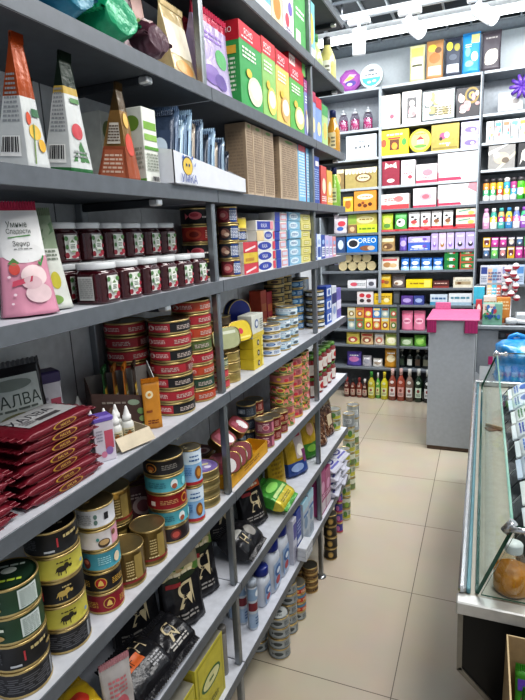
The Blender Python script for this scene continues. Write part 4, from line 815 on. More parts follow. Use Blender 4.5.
m = carton('bottle_crate', 'plain carton lying under the leaning halva pack', 'carton', .13, .05, .072, (-.825, yc, z4+.0006), R90, '#5f5a56')
def lidded(lab, loc, w, d, h, rz, deep='#453a66', body='#c4c2c8'):
    t = thing('lidded_box', lab, 'box', loc, rz); m = carton_mesh(w, d, h*.9, body, front=[('r', .5, .3, .92, .75, '#b9566a'), ('e', .68, .25, .18, .1, '#8a6aa0'), ('e', .4, .18, .14, .08, '#c47a94'), ('l', .1, .5, .4, .8, 4, '#8f8c98')], left=[('l', .15, .3, .85, .8, 5, '#9f9ca8')], top=[('r', 0, 0, .01, .01, body)]); m.obj('box_body', t)
    m = MB(); m.box(-w/2-.0015, w/2+.0015, -d/2-.0015, d/2+.0015, h*.85, h, deep, .004); m.obj('box_lid', t)
lidded('white box with dark violet lid, front one of the pair at the back', (-.835, yat(47, -.835, z4+.12), z4+.0006), .05, .04, zat(371, -.82, yat(47, -.835, z4+.13))-z4, 1.15)
lidded('white box with dark violet lid, half hidden beside the black halva pack', (-.872, yat(33, -.872, z4+.13)-.004, z4+.0006), .03, .025, zat(367, -.865, yat(28, -.865, z4+.13))-z4, 1.2)
yv = yat(94, -.70, z4+.06)
lidded('white and pink box with bright violet lid right beside the maroon bars', (-.70, yv+.022, z4+.0006), .042, .03, .095, 1.05, '#6a55a8', '#c9c2cc')
def make_dropper():
    t = bpy.data.objects.new('dropper_bottle', None); C.objects.link(t); t['category'] = 'bottle'
    m = MB(); m.lathe([(.0001, 0), (.0125, 0), (.0135, .002), (.0135, .042), (.011, .047), (.008, .049), (.008, .052)], M('#d0d0cb', .4), 18)
    m.print([('r', .25, .1, .75, .85, '#d8d0b4'), ('r', .35, .1, .65, .5, '#c99a3a'), ('e', .5, .5, .06, .2, '#c0702a'), ('l', .4, .55, .6, .8, 2, '#6a6a50')], cylmap(.0135, .04, .002), 2*PI*.0135, .04, .06); m.obj('bottle_body', t)
    m = MB(); m.lathe([(.0095, .050), (.0095, .060), (.0075, .062), (.0045, .072), (.0022, .081), (.0001, .0825)], M('#e4e4e2', .35), 16); m.obj('nozzle_cap', t); return t
bx_, by_ = -.715, yat(128, -.70, z4+.03)
t = thing('open_tray_box', 'small cream carton tray with its front flap folded down', 'box', (bx_, by_, z4+.0006), R90-.25)
m = MB(); CR = M('#b9ad98', .7); m.box(-.046, .046, -.034, .034, 0, .003, CR, .0005); wall_(m, (-.046, -.034), (.046, -.034), .030, .030, .002, CR); wall_(m, (.046, -.034), (.046, .034), .030, .034, .002, CR); wall_(m, (.046, .034), (-.046, .034), .034, .034, .002, CR); wall_(m, (-.046, .034), (-.046, -.034), .034, .030, .002, CR); m.obj('tray', t)
m = MB(); m.face([(-.046, -.0345, .030), (.046, -.0345, .030), (.046, -.052, .006), (-.046, -.052, .006)], M('#c9bda6', .7)); m.face([(-.046, -.0353, .0295), (-.046, -.0528, .0055), (.046, -.0528, .0055), (.046, -.0353, .0295)], M('#c9bda6', .7)); m.obj('folded_flap', t)
for k, (ax, ay) in enumerate(((-.026, -.012), (.006, -.012), (-.030, .017), (.0, .018))):
    v = Matrix.Rotation(R90-.25, 4, 'Z') @ Vector((ax, ay, 0))
    proto('dropper', make_dropper, ('white dropper bottle in the front of the cream tray, nearer the camera', 'white dropper bottle in the front of the cream tray, further along', 'white dropper bottle at the back of the cream tray, nearer the camera', 'white dropper bottle at the back of the cream tray, further along')[k], (bx_+v.x, by_+v.y, z4+.0045), .9)
for k, (px, X, hh, lab, rx) in enumerate(((75, -.775, .045, 'white dropper bottle lying tilted behind the top maroon bar', -.6), (80, -.845, .05, 'white dropper bottle leaning beside the tilted one at the back', -.35), (84, -.80, 0, 'white dropper bottle standing behind the violet lidded box', 0), (91, -.77, 0, 'white dropper bottle standing by the corner of the brown display box', 0))):
    proto('dropper', make_dropper, lab, (X, yat(px, X, z4+.05), z4+.001+(.02*abs(math.sin(rx)) if rx else 0)), .8, rx=rx)
# brown display box with packets
yc = yat(128, -.755, z4+.05)+.002
t = thing('snack_display_box', 'brown cardboard display box with green round badges holding snack packets', 'display box', (-.775, yc+.005, z4+.0006), .86)
BRN = M('#4a3530', .6); W2, D2 = .15, .08
m = MB(); m.box(-W2/2, W2/2, -D2/2, D2/2, 0, .003, BRN, .0005); wall_(m, (-W2/2, -D2/2), (W2/2, -D2/2), .105, .075, .002, BRN); wall_(m, (W2/2, -D2/2), (W2/2, D2/2), .075, .12, .002, BRN); wall_(m, (W2/2, D2/2), (-W2/2, D2/2), .135, .125, .002, M('#8f8a86', .6)); wall_(m, (-W2/2, D2/2), (-W2/2, -D2/2), .125, .105, .002, BRN)
m.print([('e', .62, .80, .09, .08, '#8a9a86'), ('e', .72, .55, .06, .09, '#6f8f5a'), ('e', .74, .33, .06, .09, '#7f9a62'), ('e', .76, .11, .06, .09, '#6f8f5a'), ('e', .3, .5, .08, .2, '#6b5348'), ('l', .15, .75, .5, .85, 1, '#8a8078')], lambda u, v, l: (-W2/2+u*W2, -D2/2-E*l, v*(.105-.03*u)), W2, .09)
m.obj('box_shell', t)
m = MB(); wall_(m, (W2/2+.002, -D2/2), (W2/2+.002, D2/2), .10, .145, .002, M('#b9bcbe', .6)); m.obj('inner_flap', t)
for k, (ax, c, lab) in enumerate(((-.035, '#2f5a34', 'green snack packet in the brown display box'), (-.012, '#8a5a2a', 'brown snack packet in the middle of the brown display box'), (.012, '#b5702a', 'amber snack packet in the brown display box'), (.034, '#3c2a22', 'dark snack packet by the flap of the brown display box'))):
    v = Matrix.Rotation(.86, 4, 'Z') @ Vector((ax, .0, 0)); pouch('snack_packet', lab, 'packet', .05, .142, .008, (-.775+v.x, yc+.005+v.y, z4+.005), 2.1, foil(c), front=[('r', .1, .3, .9, .7, '#c9a84a'), ('l', .2, .4, .8, .6, 2, '#f0e8d0')], seed=50+k, nu=6, nv=8)
v = Matrix.Rotation(.86, 4, 'Z') @ Vector((W2/2-.018, -D2/2-.009, 0))
pouch('snack_packet', 'bright orange packet standing against the corner of the brown display box', 'packet', .042, .115, .006, (-.775+v.x, yc+.005+v.y, z4+.001), .78, M('#c8882e', .4), front=[('e', .4, .72, .22, .08, '#e6d9b4'), ('e', .4, .72, .1, .035, '#c8882e'), ('l', .2, .1, .8, .2, 2, '#7a3a1a'), ('r', .15, .35, .5, .4, '#8a4a1a')], seed=55, taper=.6, nu=6, nv=8)
# --- fourth shelf, middle bay: odds and ends among the tins
y0 = yat(254, -.68, z4+.03); y1 = y0+.082
for k in range(3):
    carton('yellow_carton', f'bright yellow carton with a black mark, {("lowest", "middle", "topmost")[k]} of three', 'carton', y1-y0, .05, .034, (-.705, (y0+y1)/2, z4+.0006+k*.0346), R90, '#cdb52e', group='yellow cartons on the fourth shelf', front=[('e', .5, .5, .12, .3, '#2c2a30'), ('e', .5, .5, .06, .16, '#c8c0b0'), ('r', .78, .1, .95, .9, '#e0d070')])
carton('white_carton', 'white carton with a dark round mark resting on the yellow cartons', 'carton', .095, .05, .075, (-.706, (y0+y1)/2+.006, z4+.0012+3*.0346), R90, '#cfd0c6', front=[('e', .4, .6, .16, .2, '#5a6a94'), ('e', .4, .6, .1, .12, '#d5d8da'), ('r', 0, 0, 1, .2, '#c9b23c'), ('l', .65, .3, .92, .8, 5, '#8a8c84')])
t = bpy.data.objects.new('fish_tin', None)
def oval_tin(lab, loc, rz, rx, col, top, group=None, key='oval'):
    def mk():
        t = bpy.data.objects.new('oval_tin', None); C.objects.link(t); t['category'] = 'tin'
        m = MB(); m.lathe([(.036, 0), (.039, .002), (.039, .022), (.0405, .0235), (.0405, .0255), (.038, .026)], tin('#9a8250'), 30, None, True, 1.25, .85, 3.4, False); m.obj('can_body', t)
        m = MB(); m.lathe([(.0375, .0255), (.0365, .0245), (.0001, .0245)], as_mat(col), 30, None, False, 1.25, .85, 3.4)
        m.print(top, lambda u, v, l: (-.044+u*.088, -.03+v*.06, .0246+E*l), .088, .06); m.obj('lid', t); return t
    return proto(key, mk, lab, loc, rz, group, rx=rx)
ylw = [('e', .5, .5, .2, .25, '#3a3630'), ('e', .5, .5, .12, .16, '#c23a4a'), ('r', .1, .1, .9, .2, '#e6d87a')]
oval_tin('bright yellow oval tin tilted against the white carton', (-.715, y0-.056, z4+.101+.034), R90-.3, R90-.35, '#d0b82e', ylw, key='oval_y')
oval_tin('pale green oval tin tilted beside the bright yellow tin', (-.715, y0-.150, z4+.101+.034), R90-.5, R90-.2, '#a9ad86', [('e', .5, .5, .3, .3, '#5c6a44'), ('r', .1, .7, .9, .85, '#d8dcc8')], key='oval_g')
yr = yat(284, -.80, z4+.15)
for k in range(2):
    carton('tea_box', ('tall orange red box standing on end behind the pale blue tins', 'tall crimson box standing on end beside the yellow patterned boxes')[k], 'box', .06, .05, .215-.012*k, (-.84, 1.965+.066*k, z4+.0006), R90, ('#b5482e', '#a8303c')[k], front=[('r', .1, .6, .9, .75, '#c9703e'), ('e', .5, .35, .3, .12, '#d0905a'), ('l', .15, .1, .85, .2, 2, '#e0c0a0')])
pcarton('blue boxed tin carton at the far end of the fourth shelf, lower', .09, .06, .06, z4, yb+.20, '#2f57a8', name='fish_carton', cat='carton', front=[('r', .1, .2, .9, .8, '#d8dfe8'), ('e', .5, .5, .2, .25, '#2f57a8')])
pcarton('blue boxed tin carton at the far end of the fourth shelf, middle', .09, .06, .06, z4+.061, yb+.20, '#3a62b4', name='fish_carton', cat='carton', front=[('r', .1, .2, .9, .8, '#d8dfe8'), ('e', .5, .5, .2, .25, '#2f57a8')])
pcarton('blue boxed tin carton at the far end of the fourth shelf, upper', .09, .06, .06, z4+.122, yb+.20, '#27479a', name='fish_carton', cat='carton', front=[('r', .1, .2, .9, .8, '#d8dfe8'), ('e', .5, .5, .2, .25, '#2f57a8')])
pcarton('upright white and navy box at the tip of the fourth shelf', .085, .17, .06, z4, yb+.30, '#c9ced8', name='fish_carton', cat='carton', front=[('r', .0, .5, 1, .8, '#27306a'), ('e', .5, .3, .3, .12, '#8aa0c8')])
pcarton('upright violet and white box at the tip of the fourth shelf', .085, .15, .06, z4, yb+.39, '#6a62a8', name='fish_carton', cat='carton', front=[('r', .0, .3, 1, .6, '#d8d4e8')])
# --- fifth shelf: trays leaning, yellow tray box
MAR = [('r', .12, .12, .88, .88, '#7a3038'), ('e', .62, .35, .25, .3, '#d3b8b4'), ('e', .62, .35, .15, .2, '#a8626a'), ('l', .2, .6, .6, .8, 2, '#d8c0b8')]
PNK = [('r', .08, .08, .92, .92, '#c79aa2'), ('e', .65, .35, .24, .36, '#dcd8d8'), ('r', .15, .5, .5, .85, '#a85a6a'), ('l', .2, .2, .45, .4, 2, '#7a3a4a')]
for k in range(5):
    oval_tin(f'maroon lidded tray tin leaning behind the lavender tins, {ORD[k]} from the camera', (-.836, 1.283-.222+k*.050, S[5]+.062), R90-.75, R90-.36, '#5a2228', MAR, 'leaning maroon trays', 'oval_m').scale = (1.28, 1.28, 1.1)
yt0, yt1 = 1.283+.016, yat(268, -.672, S[5]+.03)
YTB = yt1
t = thing('tray_box', 'bright yellow cardboard tray holding tilted pink lidded tins', 'display box', (-.710, (yt0+yt1)/2, S[5]+.0006), R90)
w = yt1-yt0; m = MB(); Y_ = M('#c9961f', .55); m.box(-w/2, w/2, -.036, .036, 0, .002, Y_, .0005)
for a, b in (((-w/2, -.036), (w/2, -.036)), ((w/2, -.036), (w/2, .036)), ((w/2, .036), (-w/2, .036)), ((-w/2, .036), (-w/2, -.036))): wall_(m, a, b, .043, .043, .002, Y_)
m.print([('l', .35, .3, .75, .7, 2, '#8a5f10')], lambda u, v, l: (-w/2+u*w, -.036-E*l, v*.043), w, .043); m.obj('tray', t)
for k in range(3):
    oval_tin(f'pink lidded oval tin standing tilted in the yellow tray, {ORD[k]} from the camera', (-.712, yt0+.044+k*.042, S[5]+.065), R90-1.0, R90-.45, '#8a3a42', PNK, 'pink tins in the yellow tray', 'oval_p')
for k in range(2):
    oval_tin(f'pink lidded oval tin lying on top of the tray tins, {("nearer", "further")[k]} one', (-.722, yt0+.045+k*.105, S[5]+.128+.004*k), R90+.2*k, R90-1.0, '#8a3a42', PNK, 'pink tins on top of the tray tins', 'oval_p')
for k in range(3):
    oval_tin(f'maroon tray tin in the pile behind the yellow tray, {("lowest", "middle", "topmost")[k]}', (-.815, yt0+.06, S[5]+.001+k*.0265), R90, 0, '#5a2228', MAR, 'maroon trays behind the yellow tray', 'oval_m')
def make_redjar():
    t = bpy.data.objects.new('pickle_jar', None); C.objects.link(t); t['category'] = 'jar'
    m = MB(); m.lathe([(.0001, 0), (.036, 0), (.038, .003), (.038, .07), (.031, .08), (.031, .084)], M('#7a1c1a', .1, 0, .3, 0, 60, 0, .6), 22); m.print([('r', .3, .15, .7, .75, '#d8d0c8'), ('e', .5, .45, .08, .2, '#b03030')], cylmap(.038, .08), .24, .08, .05); m.obj('jar_body', t)
    m = MB(); m.lathe([(.0335, .082), (.0335, .094), (.031, .096), (.0001, .096)], M('#5e8a3c', .4), 22); m.obj('jar_lid', t); return t
for k in range(5):
    for j in range(2):
        proto('redjar', make_redjar, f'red pickle jar with green lid past the second post, {ORD[k]} along, {("lower", "upper")[j]}', (-.722-.001*k, yb+.045+k*.082, S[5]+.0006+j*.0972), R90+random.uniform(-.5, .5), 'red jars past the second post')
# ================================================================== sixth and seventh shelf, floor row under the left shelves
z6, z7 = S[6], S[7]
BLKF = foil('#232327', .5)
def crouton(lab, pl, pr, X, z, W, H, D, rz, rx, seed, accent='#c05a2a', top=None, mark='Я', dz=0.):
    y = yat((pl+pr)/2, X, z+H*.4) if pl > 5 else pl
    fr = [('t', mark, .55, .42, .34, '#c3b592'), ('r', .08, .66, .92, .80, accent) if top is None else ('e', .5, .66, .4, .05, '#2f3a26'), ('l', .2, .68, .8, .76, 1, '#e8dcc0'), ('r', .1, .56, .45, .62, '#9c2f35'), ('l', .12, .1, .8, .2, 2, '#8f8c88')]
    bd = [(0, .64, BLKF), (.64, .80, picture([top, '#b59a6a', top, '#d0c49a'], 45, .3) if top else BLKF), (.80, 1.1, foil('#a39a84') if top else BLKF)]
    return pouch('crouton_bag', lab, 'bag', W, H, D, (X, y, z+.002+dz), rz, BLKF, bands=bd, front=fr, rx=rx, edge=.5, taper=.45, seal=.05, wob=.008, seed=seed, nu=14, nv=18)
crouton('black crouton bag with green and white top leaning under the gold tins', .985, 0, -.815, z6, .13, .205, .06, 1.0, -.16, 61, top='#4f7a3c')
crouton('black crouton bag with green and white top beside the bottom of the bear stack', 1.088, 0, -.735, z6, .125, .21, .06, 1.05, -.10, 62, top='#5a8040')
yq_ = yat(122, -.70, z6+.05)
pouch('crouton_bag', 'glossy black crouton bag with an orange label lying at the shelf edge', 'bag', .13, .12, .065, (-.664, yat(143, -.68, z6+.03)+.036, z6+.036), R90-.05, BLKF, rx=-1.25, pillow=True, seed=64, wob=.008, front=[('r', .1, .45, .6, .68, '#c4622f'), ('t', 'ЯГ', .33, .56, .14, '#33241c'), ('t', 'Н', .72, .75, .3, '#b9a98a'), ('l', .6, .2, .9, .4, 3, '#a9a9ac')])
pouch('crouton_bag', 'black crouton bag with cream monogram lying beside the orange label bag', 'bag', .105, .10, .045, (-.664, yat(143, -.68, z6+.03)+.158, z6+.030), R90-.05, BLKF, rx=-1.2, pillow=True, seed=65, wob=.008, front=[('t', 'Я', .5, .52, .5, '#c3b592'), ('l', .15, .1, .8, .25, 2, '#b5b2ac')])
yq_ = 1.283
crouton('black crouton bag with tan top standing against the first post', 1.215, 0, -.745, z6, .105, .215, .055, 1.1, -.12, 84, top='#6f8a44')
crouton('black crouton bag with plain top in shadow just behind the first post', 1.345, 0, -.83, z6, .105, .2, .055, 1.1, -.12, 85)
crouton('black crouton bag with rope monogram leaning just past the first post', 1.515, 0, -.838, z6, .11, .19, .06, 1.1, -.15, 66, top='#6a7a4c')
crouton('black crouton bag with a big cream monogram, second past the first post', 242, 264, -.75, z6, .12, .20, .06, 1.15, -.2, 67)
pouch('crouton_bag', 'crumpled black and silver crouton bag lying over the shelf edge', 'bag', .14, .12, .06, (-.662, 1.283+.155, z6+.034), R90+.05, BLKF, rx=-1.2, pillow=True, seed=68, wob=.012, front=[('r', .1, .55, .5, .75, '#a9a9a4'), ('e', .7, .4, .15, .2, '#8a8782'), ('t', 'Н', .35, .35, .3, '#c3b592')])
pouch('nut_bag', 'translucent white bag with pink print hanging below the red emblem tin', 'bag', .07, .17, .03, (-.69, yat(124, -.69, z6+.06)-.012, z6+.002), 1.1, M('#a9a4a2', .25, 0, .2, .3, 20), rx=-.05, seed=69, wob=.008, taper=.5, edge=.3, front=[('e', .5, .4, .3, .14, '#a85a62'), ('e', .4, .2, .25, .08, '#8a8a72'), ('l', .2, .55, .8, .8, 4, '#b56a70')], sealcol='#b5848a')
for k, (px, c, lab, r_) in enumerate(((76, '#c9a238', 'yellow snack packet with a red stripe lying in the corner of the sixth shelf', .3), (92, '#2f6a34', 'dark green snack packet lying beside the yellow packet', .0), (96, '#d0b02e', 'bright yellow snack packet curling over the dark green one', -.3))):
    pouch('snack_packet', lab, 'packet', .075, .10, .03, (-.70, yat(px, -.70, z6+.02), z6+.02+.036*k), R90+r_, foil(c), rx=-1.35, pillow=True, seed=70+k, wob=.006, front=[('e', .5, .5, .3, .2, ('#b0402e', '#d8c84a', '#c8402e')[k]), ('l', .2, .2, .8, .35, 2, '#f0e8d0')])
# middle bay
def pbag(lab, pl, pr, X, z, W, H, D, rz, rx, bands, front, seed, name='pasta_bag', cat='bag', dz=0):
    return pouch(name, lab, cat, W, H, D, (X, yat((pl+pr)/2, X, z+H*.4), z+.002+dz), rz, bands[0][2], bands=bands, front=front, rx=rx, seed=seed, wob=.007, edge=.55, taper=.5, seal=.06)
YEL = foil('#b0932c')
pbag('mustard yellow tall bag at the back, nearest of the three pasta bags', 268, 282, -.775, z6, .10, .225, .05, 1.1, -.05, [(0, 1.1, YEL)], [('l', .2, .2, .8, .7, 6, '#8a6f1e'), ('e', .5, .8, .2, .06, '#6a4a18')], 75)
pbag('mustard bag with white rice picture and blue foot leaning at the shelf edge', 286, 306, -.735, z6, .125, .225, .06, 1.15, -.18, [(0, .28, foil('#35508f')), (.28, 1.1, YEL)], [('r', .45, .3, .95, .95, '#b5a9a4'), ('r', .55, .72, .85, .9, '#a83a4a'), ('t', 'РИС', .7, .81, .08, '#f0e6e0'), ('e', .7, .45, .2, .12, '#dcd6cc'), ('r', .75, .2, .98, .45, '#7a3a6a'), ('e', .4, .14, .3, .08, '#8fa3c8')], 76)
pbag('mustard bag with green foot and pasta window beside the brown bean bag', 302, 316, -.735, z6, .105, .22, .055, 1.15, -.15, [(0, .3, foil('#3f7a34')), (.3, 1.1, YEL)], [('e', .6, .6, .25, .14, '#c8a08a'), ('r', .4, .78, .85, .9, '#8e2f3c'), ('e', .5, .2, .3, .08, '#7fae4a')], 77)
pbag('clear brown bean bag full of speckled beans by the second post', 312, 326, -.73, z6, .105, .20, .055, 1.2, -.12, [(0, .85, picture(['#6a4836', '#8a6a52', '#b59a82', '#4a3226'], 120, .25)), (.85, 1.1, foil('#7a5f3a'))], [('r', .1, .62, .5, .85, '#a8884a')], 78, name='bean_bag')
pbag('second clear brown bean bag standing just past the second post', 325, 329, -.73, z6, .105, .185, .06, 1.3, -.1, [(0, .85, picture(['#6a4836', '#8a6a52', '#b59a82', '#4a3226'], 120, .25)), (.85, 1.1, foil('#8a744a'))], [('r', .3, .3, .8, .6, '#c9b99a')], 79, name='bean_bag')
for k, (c, lab) in enumerate((('#b5bab8', 'pale grey tin'), ('#4c6a4a', 'green tin'), ('#b9a83c', 'yellow tin'))):
    pass
can_stack(['yg', 'yg'], -.725, 2.652, .042, z6, .058, 'at the tip of the sixth shelf', name='vegetable_tin', group='tins at the tip of the sixth shelf')
pouch('coffee_bag', 'bright green and yellow foil bag lying over the shelf edge by the black bags', 'bag', .15, .13, .05, (-.662, yat(284, -.67, z6+.02)+.045, z6+.032), R90+.05, foil('#4f9a3a'), rx=-1.25, pillow=True, seed=80, wob=.006, bands=[(0, .3, foil('#c9b83a')), (.3, 1.1, foil('#4a9440'))], front=[('e', .5, .65, .3, .15, '#8fd06a'), ('r', .1, .35, .9, .45, '#b9d08a'), ('l', .15, .1, .8, .22, 2, '#7a7020')])
pouch('spice_bag', 'dark green bag standing behind the green and yellow foil bag', 'bag', .11, .16, .05, (-.835, yat(262, -.80, z6+.08)-.02, z6+.002), R90-.3, foil('#34482c'), seed=81, front=[('e', .5, .5, .3, .2, '#6f8a4a'), ('r', .1, .7, .9, .82, '#c9b98a')])
# --- seventh shelf, near bay: tea boxes
def teabox(lab, y, w, h, X, D, col, fr, top='#8f8c80', name='tea_box'):
    return carton(name, lab, 'tea box', w, D, h, (X-D/2, y, z7+.0006), R90, col, topcol=top, front=fr, left=[('r', .1, .05, .9, .95, '#a89a3c') if col.startswith('#b') else ('r', .1, .1, .9, .9, col)])
TE = [('r', .06, .04, .94, .96, '#a39a34'), ('r', .09, .06, .91, .94, '#bcb23c'), ('e', .5, .55, .34, .13, '#3f6a3c'), ('e', .5, .55, .29, .10, '#d2cf9a'), ('t', 'TEA', .5, .55, .07, '#3f6a3c'), ('l', .3, .15, .7, .25, 2, '#6a6a2a')]
yl, yr_ = yat(197, -.672, z7+.1), yat(224, -.672, z7+.1)
teabox('largest yellow tea box with a green oval at the shelf edge', (yl+yr_)/2, yr_-yl-.002, .20, -.672, .10, '#bcb23c', TE)
teabox('yellow tea box nearer the camera than the largest one', yl-.055, .10, .17, -.672, .09, '#b5ab38', TE)
teabox('short yellow tea box lying in front of its taller twin', yl-.16, .09, .10, -.672, .07, '#b9ae36', TE)
teabox('deep blue tea box with white top panel under the black bags', yl-.26, .10, .16, -.672, .09, '#27389a', [('r', .1, .86, .9, .98, '#c9c9cc'), ('e', .5, .5, .3, .12, '#7a2f4a'), ('l', .2, .1, .8, .25, 2, '#c8cce0')])
carton('tea_box', 'orange amber tea box standing behind the largest yellow one', 'tea box', .11, .07, .235, (-.82, (yl+yr_)/2+.05, z7+.0006), R90, '#b5762a', front=[('r', .1, .1, .9, .3, '#8a4a1e'), ('e', .5, .6, .3, .1, '#d0a04a')])
for k in range(2):
    t = thing('wrap_roll', f'grey plastic tube standing by the first post on the seventh shelf, {("nearer", "further")[k]} one', 'tube', (-.70, yr_+.018+.030*k, z7+.0008), 0, 'grey tubes by the post')
    m = MB(); m.lathe([(.0125, 0), (.013, .003), (.013, .155), (.012, .158)], M('#8a8884', .45), 18); m.obj('tube_body', t)
    m = MB(); m.lathe([(.0135, .150), (.0135, .166), (.012, .168), (.0001, .168)], M('#6f6d6a', .4), 18); m.obj('tube_cap', t)
pouch('napkin_pack', 'white and red crumpled pack standing behind the grey tubes', 'pack', .08, .17, .04, (-.80, yr_+.085, z7+.002), R90-.2, M('#c9c6c2', .4, 0, .1, .3, 20), seed=83, wob=.008, bands=[(0, .25, foil('#a83a42')), (.25, 1.1, M('#c9c6c2', .4, 0, .1, .3, 20))])
# --- seventh shelf, middle bay
def bottle7(lab, y, X, w, d, h, cap=.026, ry=0., capz=.03):
    t = thing('bleach_bottle', lab, 'bottle', (X, y, z7+.0008), R90, 'white cleaner bottles with blue caps'); m = MB()
    m.lathe([(.9, 0), (1., .004), (1., h*.62), (.92, h*.70), (.62, h*.78), (.45, h*.80), (.45, h*.83)], M('#c6ccd6', .35, 0, .05), 26, Matrix.Diagonal((w/2, d/2, 1, 1)), True, 1, 1, 3)
    mp = lambda u, v, l: (-w*.42+u*w*.84, -d/2*(1-.08*abs(2*u-1)**2)-E*l-.0006, h*.06+v*h*.52)
    m.print([('r', .05, .02, .95, .98, '#8fa9cc'), ('e', .5, .65, .36, .2, '#3c6aa8'), ('e', .45, .3, .25, .14, '#b04a50'), ('l', .15, .05, .85, .16, 2, '#e6ecf2'), ('e', .5, .65, .22, .1, '#d8e2ee')], mp, w*.84, h*.52, .12)
    m.obj('bottle_body', t)
    m = MB(); m.lathe([(cap, h*.80), (cap*1.02, h*.81), (cap, h*.97), (cap*.9, h), (.0001, h)], M('#20307c', .35), 24); m.obj('blue_cap', t); return t
yb1 = yat(270, -.69, z7+.1)
bottle7('white cleaner bottle with large blue cap, nearest of the blue capped bottles', yat(262, -.70, z7+.07)+.03, -.715, .075, .055, .15, .028)
bottle7('tallest white cleaner bottle with big blue cap at the shelf edge', yat(262, -.70, z7+.07)+.118, -.714, .092, .064, .21, .034)
bottle7('white cleaner bottle with blue cap, furthest of the blue capped bottles', yat(262, -.70, z7+.07)+.215, -.714, .092, .064, .22, .034)
for k in range(3):
    t = thing('wipes_tube', f'red banded white tube by the first post, {ORD[k]} from the aisle edge', 'tube', (-.693-.045*k, yat(253, -.69, z7+.09)+.012*k, z7+.0008), R90, 'white tubes with red bands')
    m = MB(); m.lathe([(.017, 0), (.018, .003), (.018, .172), (.016, .176)], M('#c3cad2', .4), 20)
    m.print([('r', .2, .42, .8, .60, '#7c2a34'), ('r', .2, .04, .8, .36, '#9fb4cc'), ('l', .4, .1, .6, .3, 3, '#3c5a8a'), ('r', .2, .66, .8, .92, '#8aa4c0'), ('e', .5, .8, .08, .07, '#e2e8ee')], cylmap(.018, .172, .003), 2*PI*.018, .172, .05); m.obj('tube_body', t)
    m = MB(); m.lathe([(.0185, .166), (.0185, .186), (.016, .189), (.0001, .189)], M('#aab4c0', .35), 20); m.obj('tube_cap', t)
yy = yat(262, -.70, z7+.07)+.272
def pc7(lab, w, h, D, y, col, fr, name='soap_box', X=-.672, **kw):
    return carton(name, lab, 'carton', w, D, h, (X-D/2, y+w/2, z7+.0006), R90, col, front=fr, **kw)
LBX = [('r', 0, .82, 1, 1, '#a9cfe0'), ('e', .5, .5, .3, .14, '#7a96b4'), ('l', .15, .1, .85, .3, 4, '#8a9cb0'), ('r', .1, .66, .9, .72, '#4a78b0')]
pc7('white and violet carton standing beside the blue capped bottles', .045, .20, .05, yy, '#c2c3cf', [('r', .1, .55, .9, .9, '#4a4a94'), ('l', .1, .1, .9, .4, 6, '#8a8aa4')]); yy += .048
pc7('deep blue carton with white stripe before the light blue pair', .055, .215, .06, yy, '#2f479a', [('r', .0, .3, 1, .4, '#d0d4e0'), ('l', .1, .5, .9, .8, 4, '#a9b4d8')]); yy += .058
yL = max(yy, yat(304, -.672, z7+.12)-.01)
pc7('light blue topped soap carton, nearer of the pair', .075, .205, .06, yL, '#b9c4d0', LBX, topcol='#9fd0e0')
pc7('light blue topped soap carton, further of the pair', .075, .215, .06, yL+.077, '#b9c4d0', LBX, topcol='#9fd0e0')
LOG.append(('soap', yL, yy))
pk = [('e', .5, .6, .3, .14, '#d8a0c0'), ('r', .05, .05, .95, .3, '#cfc4cc'), ('l', .1, .35, .9, .45, 2, '#e8d0e0')]
yP = yL+.156
if yP < 2.10:
    pc7('magenta topped carton beside the light blue pair', min(.085, 2.185-yP), .215, .06, yP, '#b8a4b0', pk, topcol='#9c3f7c')
pc7('magenta carton just past the second post on the seventh shelf', .09, .225, .06, 2.214, '#a8467c', pk, topcol='#b04a88')
pc7('rose carton with white panel beyond the magenta carton', .09, .20, .06, 2.306, '#a85a7c', pk, topcol='#8e3f66')
m = MB(); m.box(-.045, .045, -.02, .02, 0, .02, '#c9ccd0', .002); m.print([('l', .1, .2, .9, .8, 3, '#8a90a0')], lambda u, v, l: (-.045+u*.09, -.02-E*l, v*.02), .09, .02)
for k in range(3):
    o = m.obj('tissue_pack') if k == 0 else bpy.data.objects.new('tissue_pack', o.data)
    if k: C.objects.link(o)
    place(tag(o, f'small white tissue pack in front of the deep blue carton, {("lowest", "middle", "topmost")[k]}', 'pack', 'small tissue packs'), (-.685+.001*k, yat(262, -.70, z7+.07)+.245-.002, z7+.0006+k*.0206), R90)
    o.location.x = -.672-.02+.0; o.location.y = yL-.055
    o.location.x = -.650+.001*k; o.location.z = z7+.0045+k*.0206
for k in range(8):
    i, j = k % 4, k//4
    pouch('wipes_packet', f'white packet with violet oval, {level(i, 4)} in the {("nearer", "further")[j]} pile at the shelf tip', 'packet', .13, .105, .034, (-.655, 2.47+.135*j, z7+.022+i*.042), R90+.12*(-1)**i, M('#c9cad6', .35, 0, .06, .2, 20), rx=-1.5, pillow=True, seed=90+k, wob=.004, group='white packets with violet ovals', front=[('e', .5, .5, .3, .25, '#3f3f8c'), ('e', .5, .5, .22, .16, '#c9cad6'), ('l', .3, .45, .7, .55, 1, '#3f3f8c'), ('r', .1, .1, .9, .2, '#6a6ab0')], nu=8, nv=10)
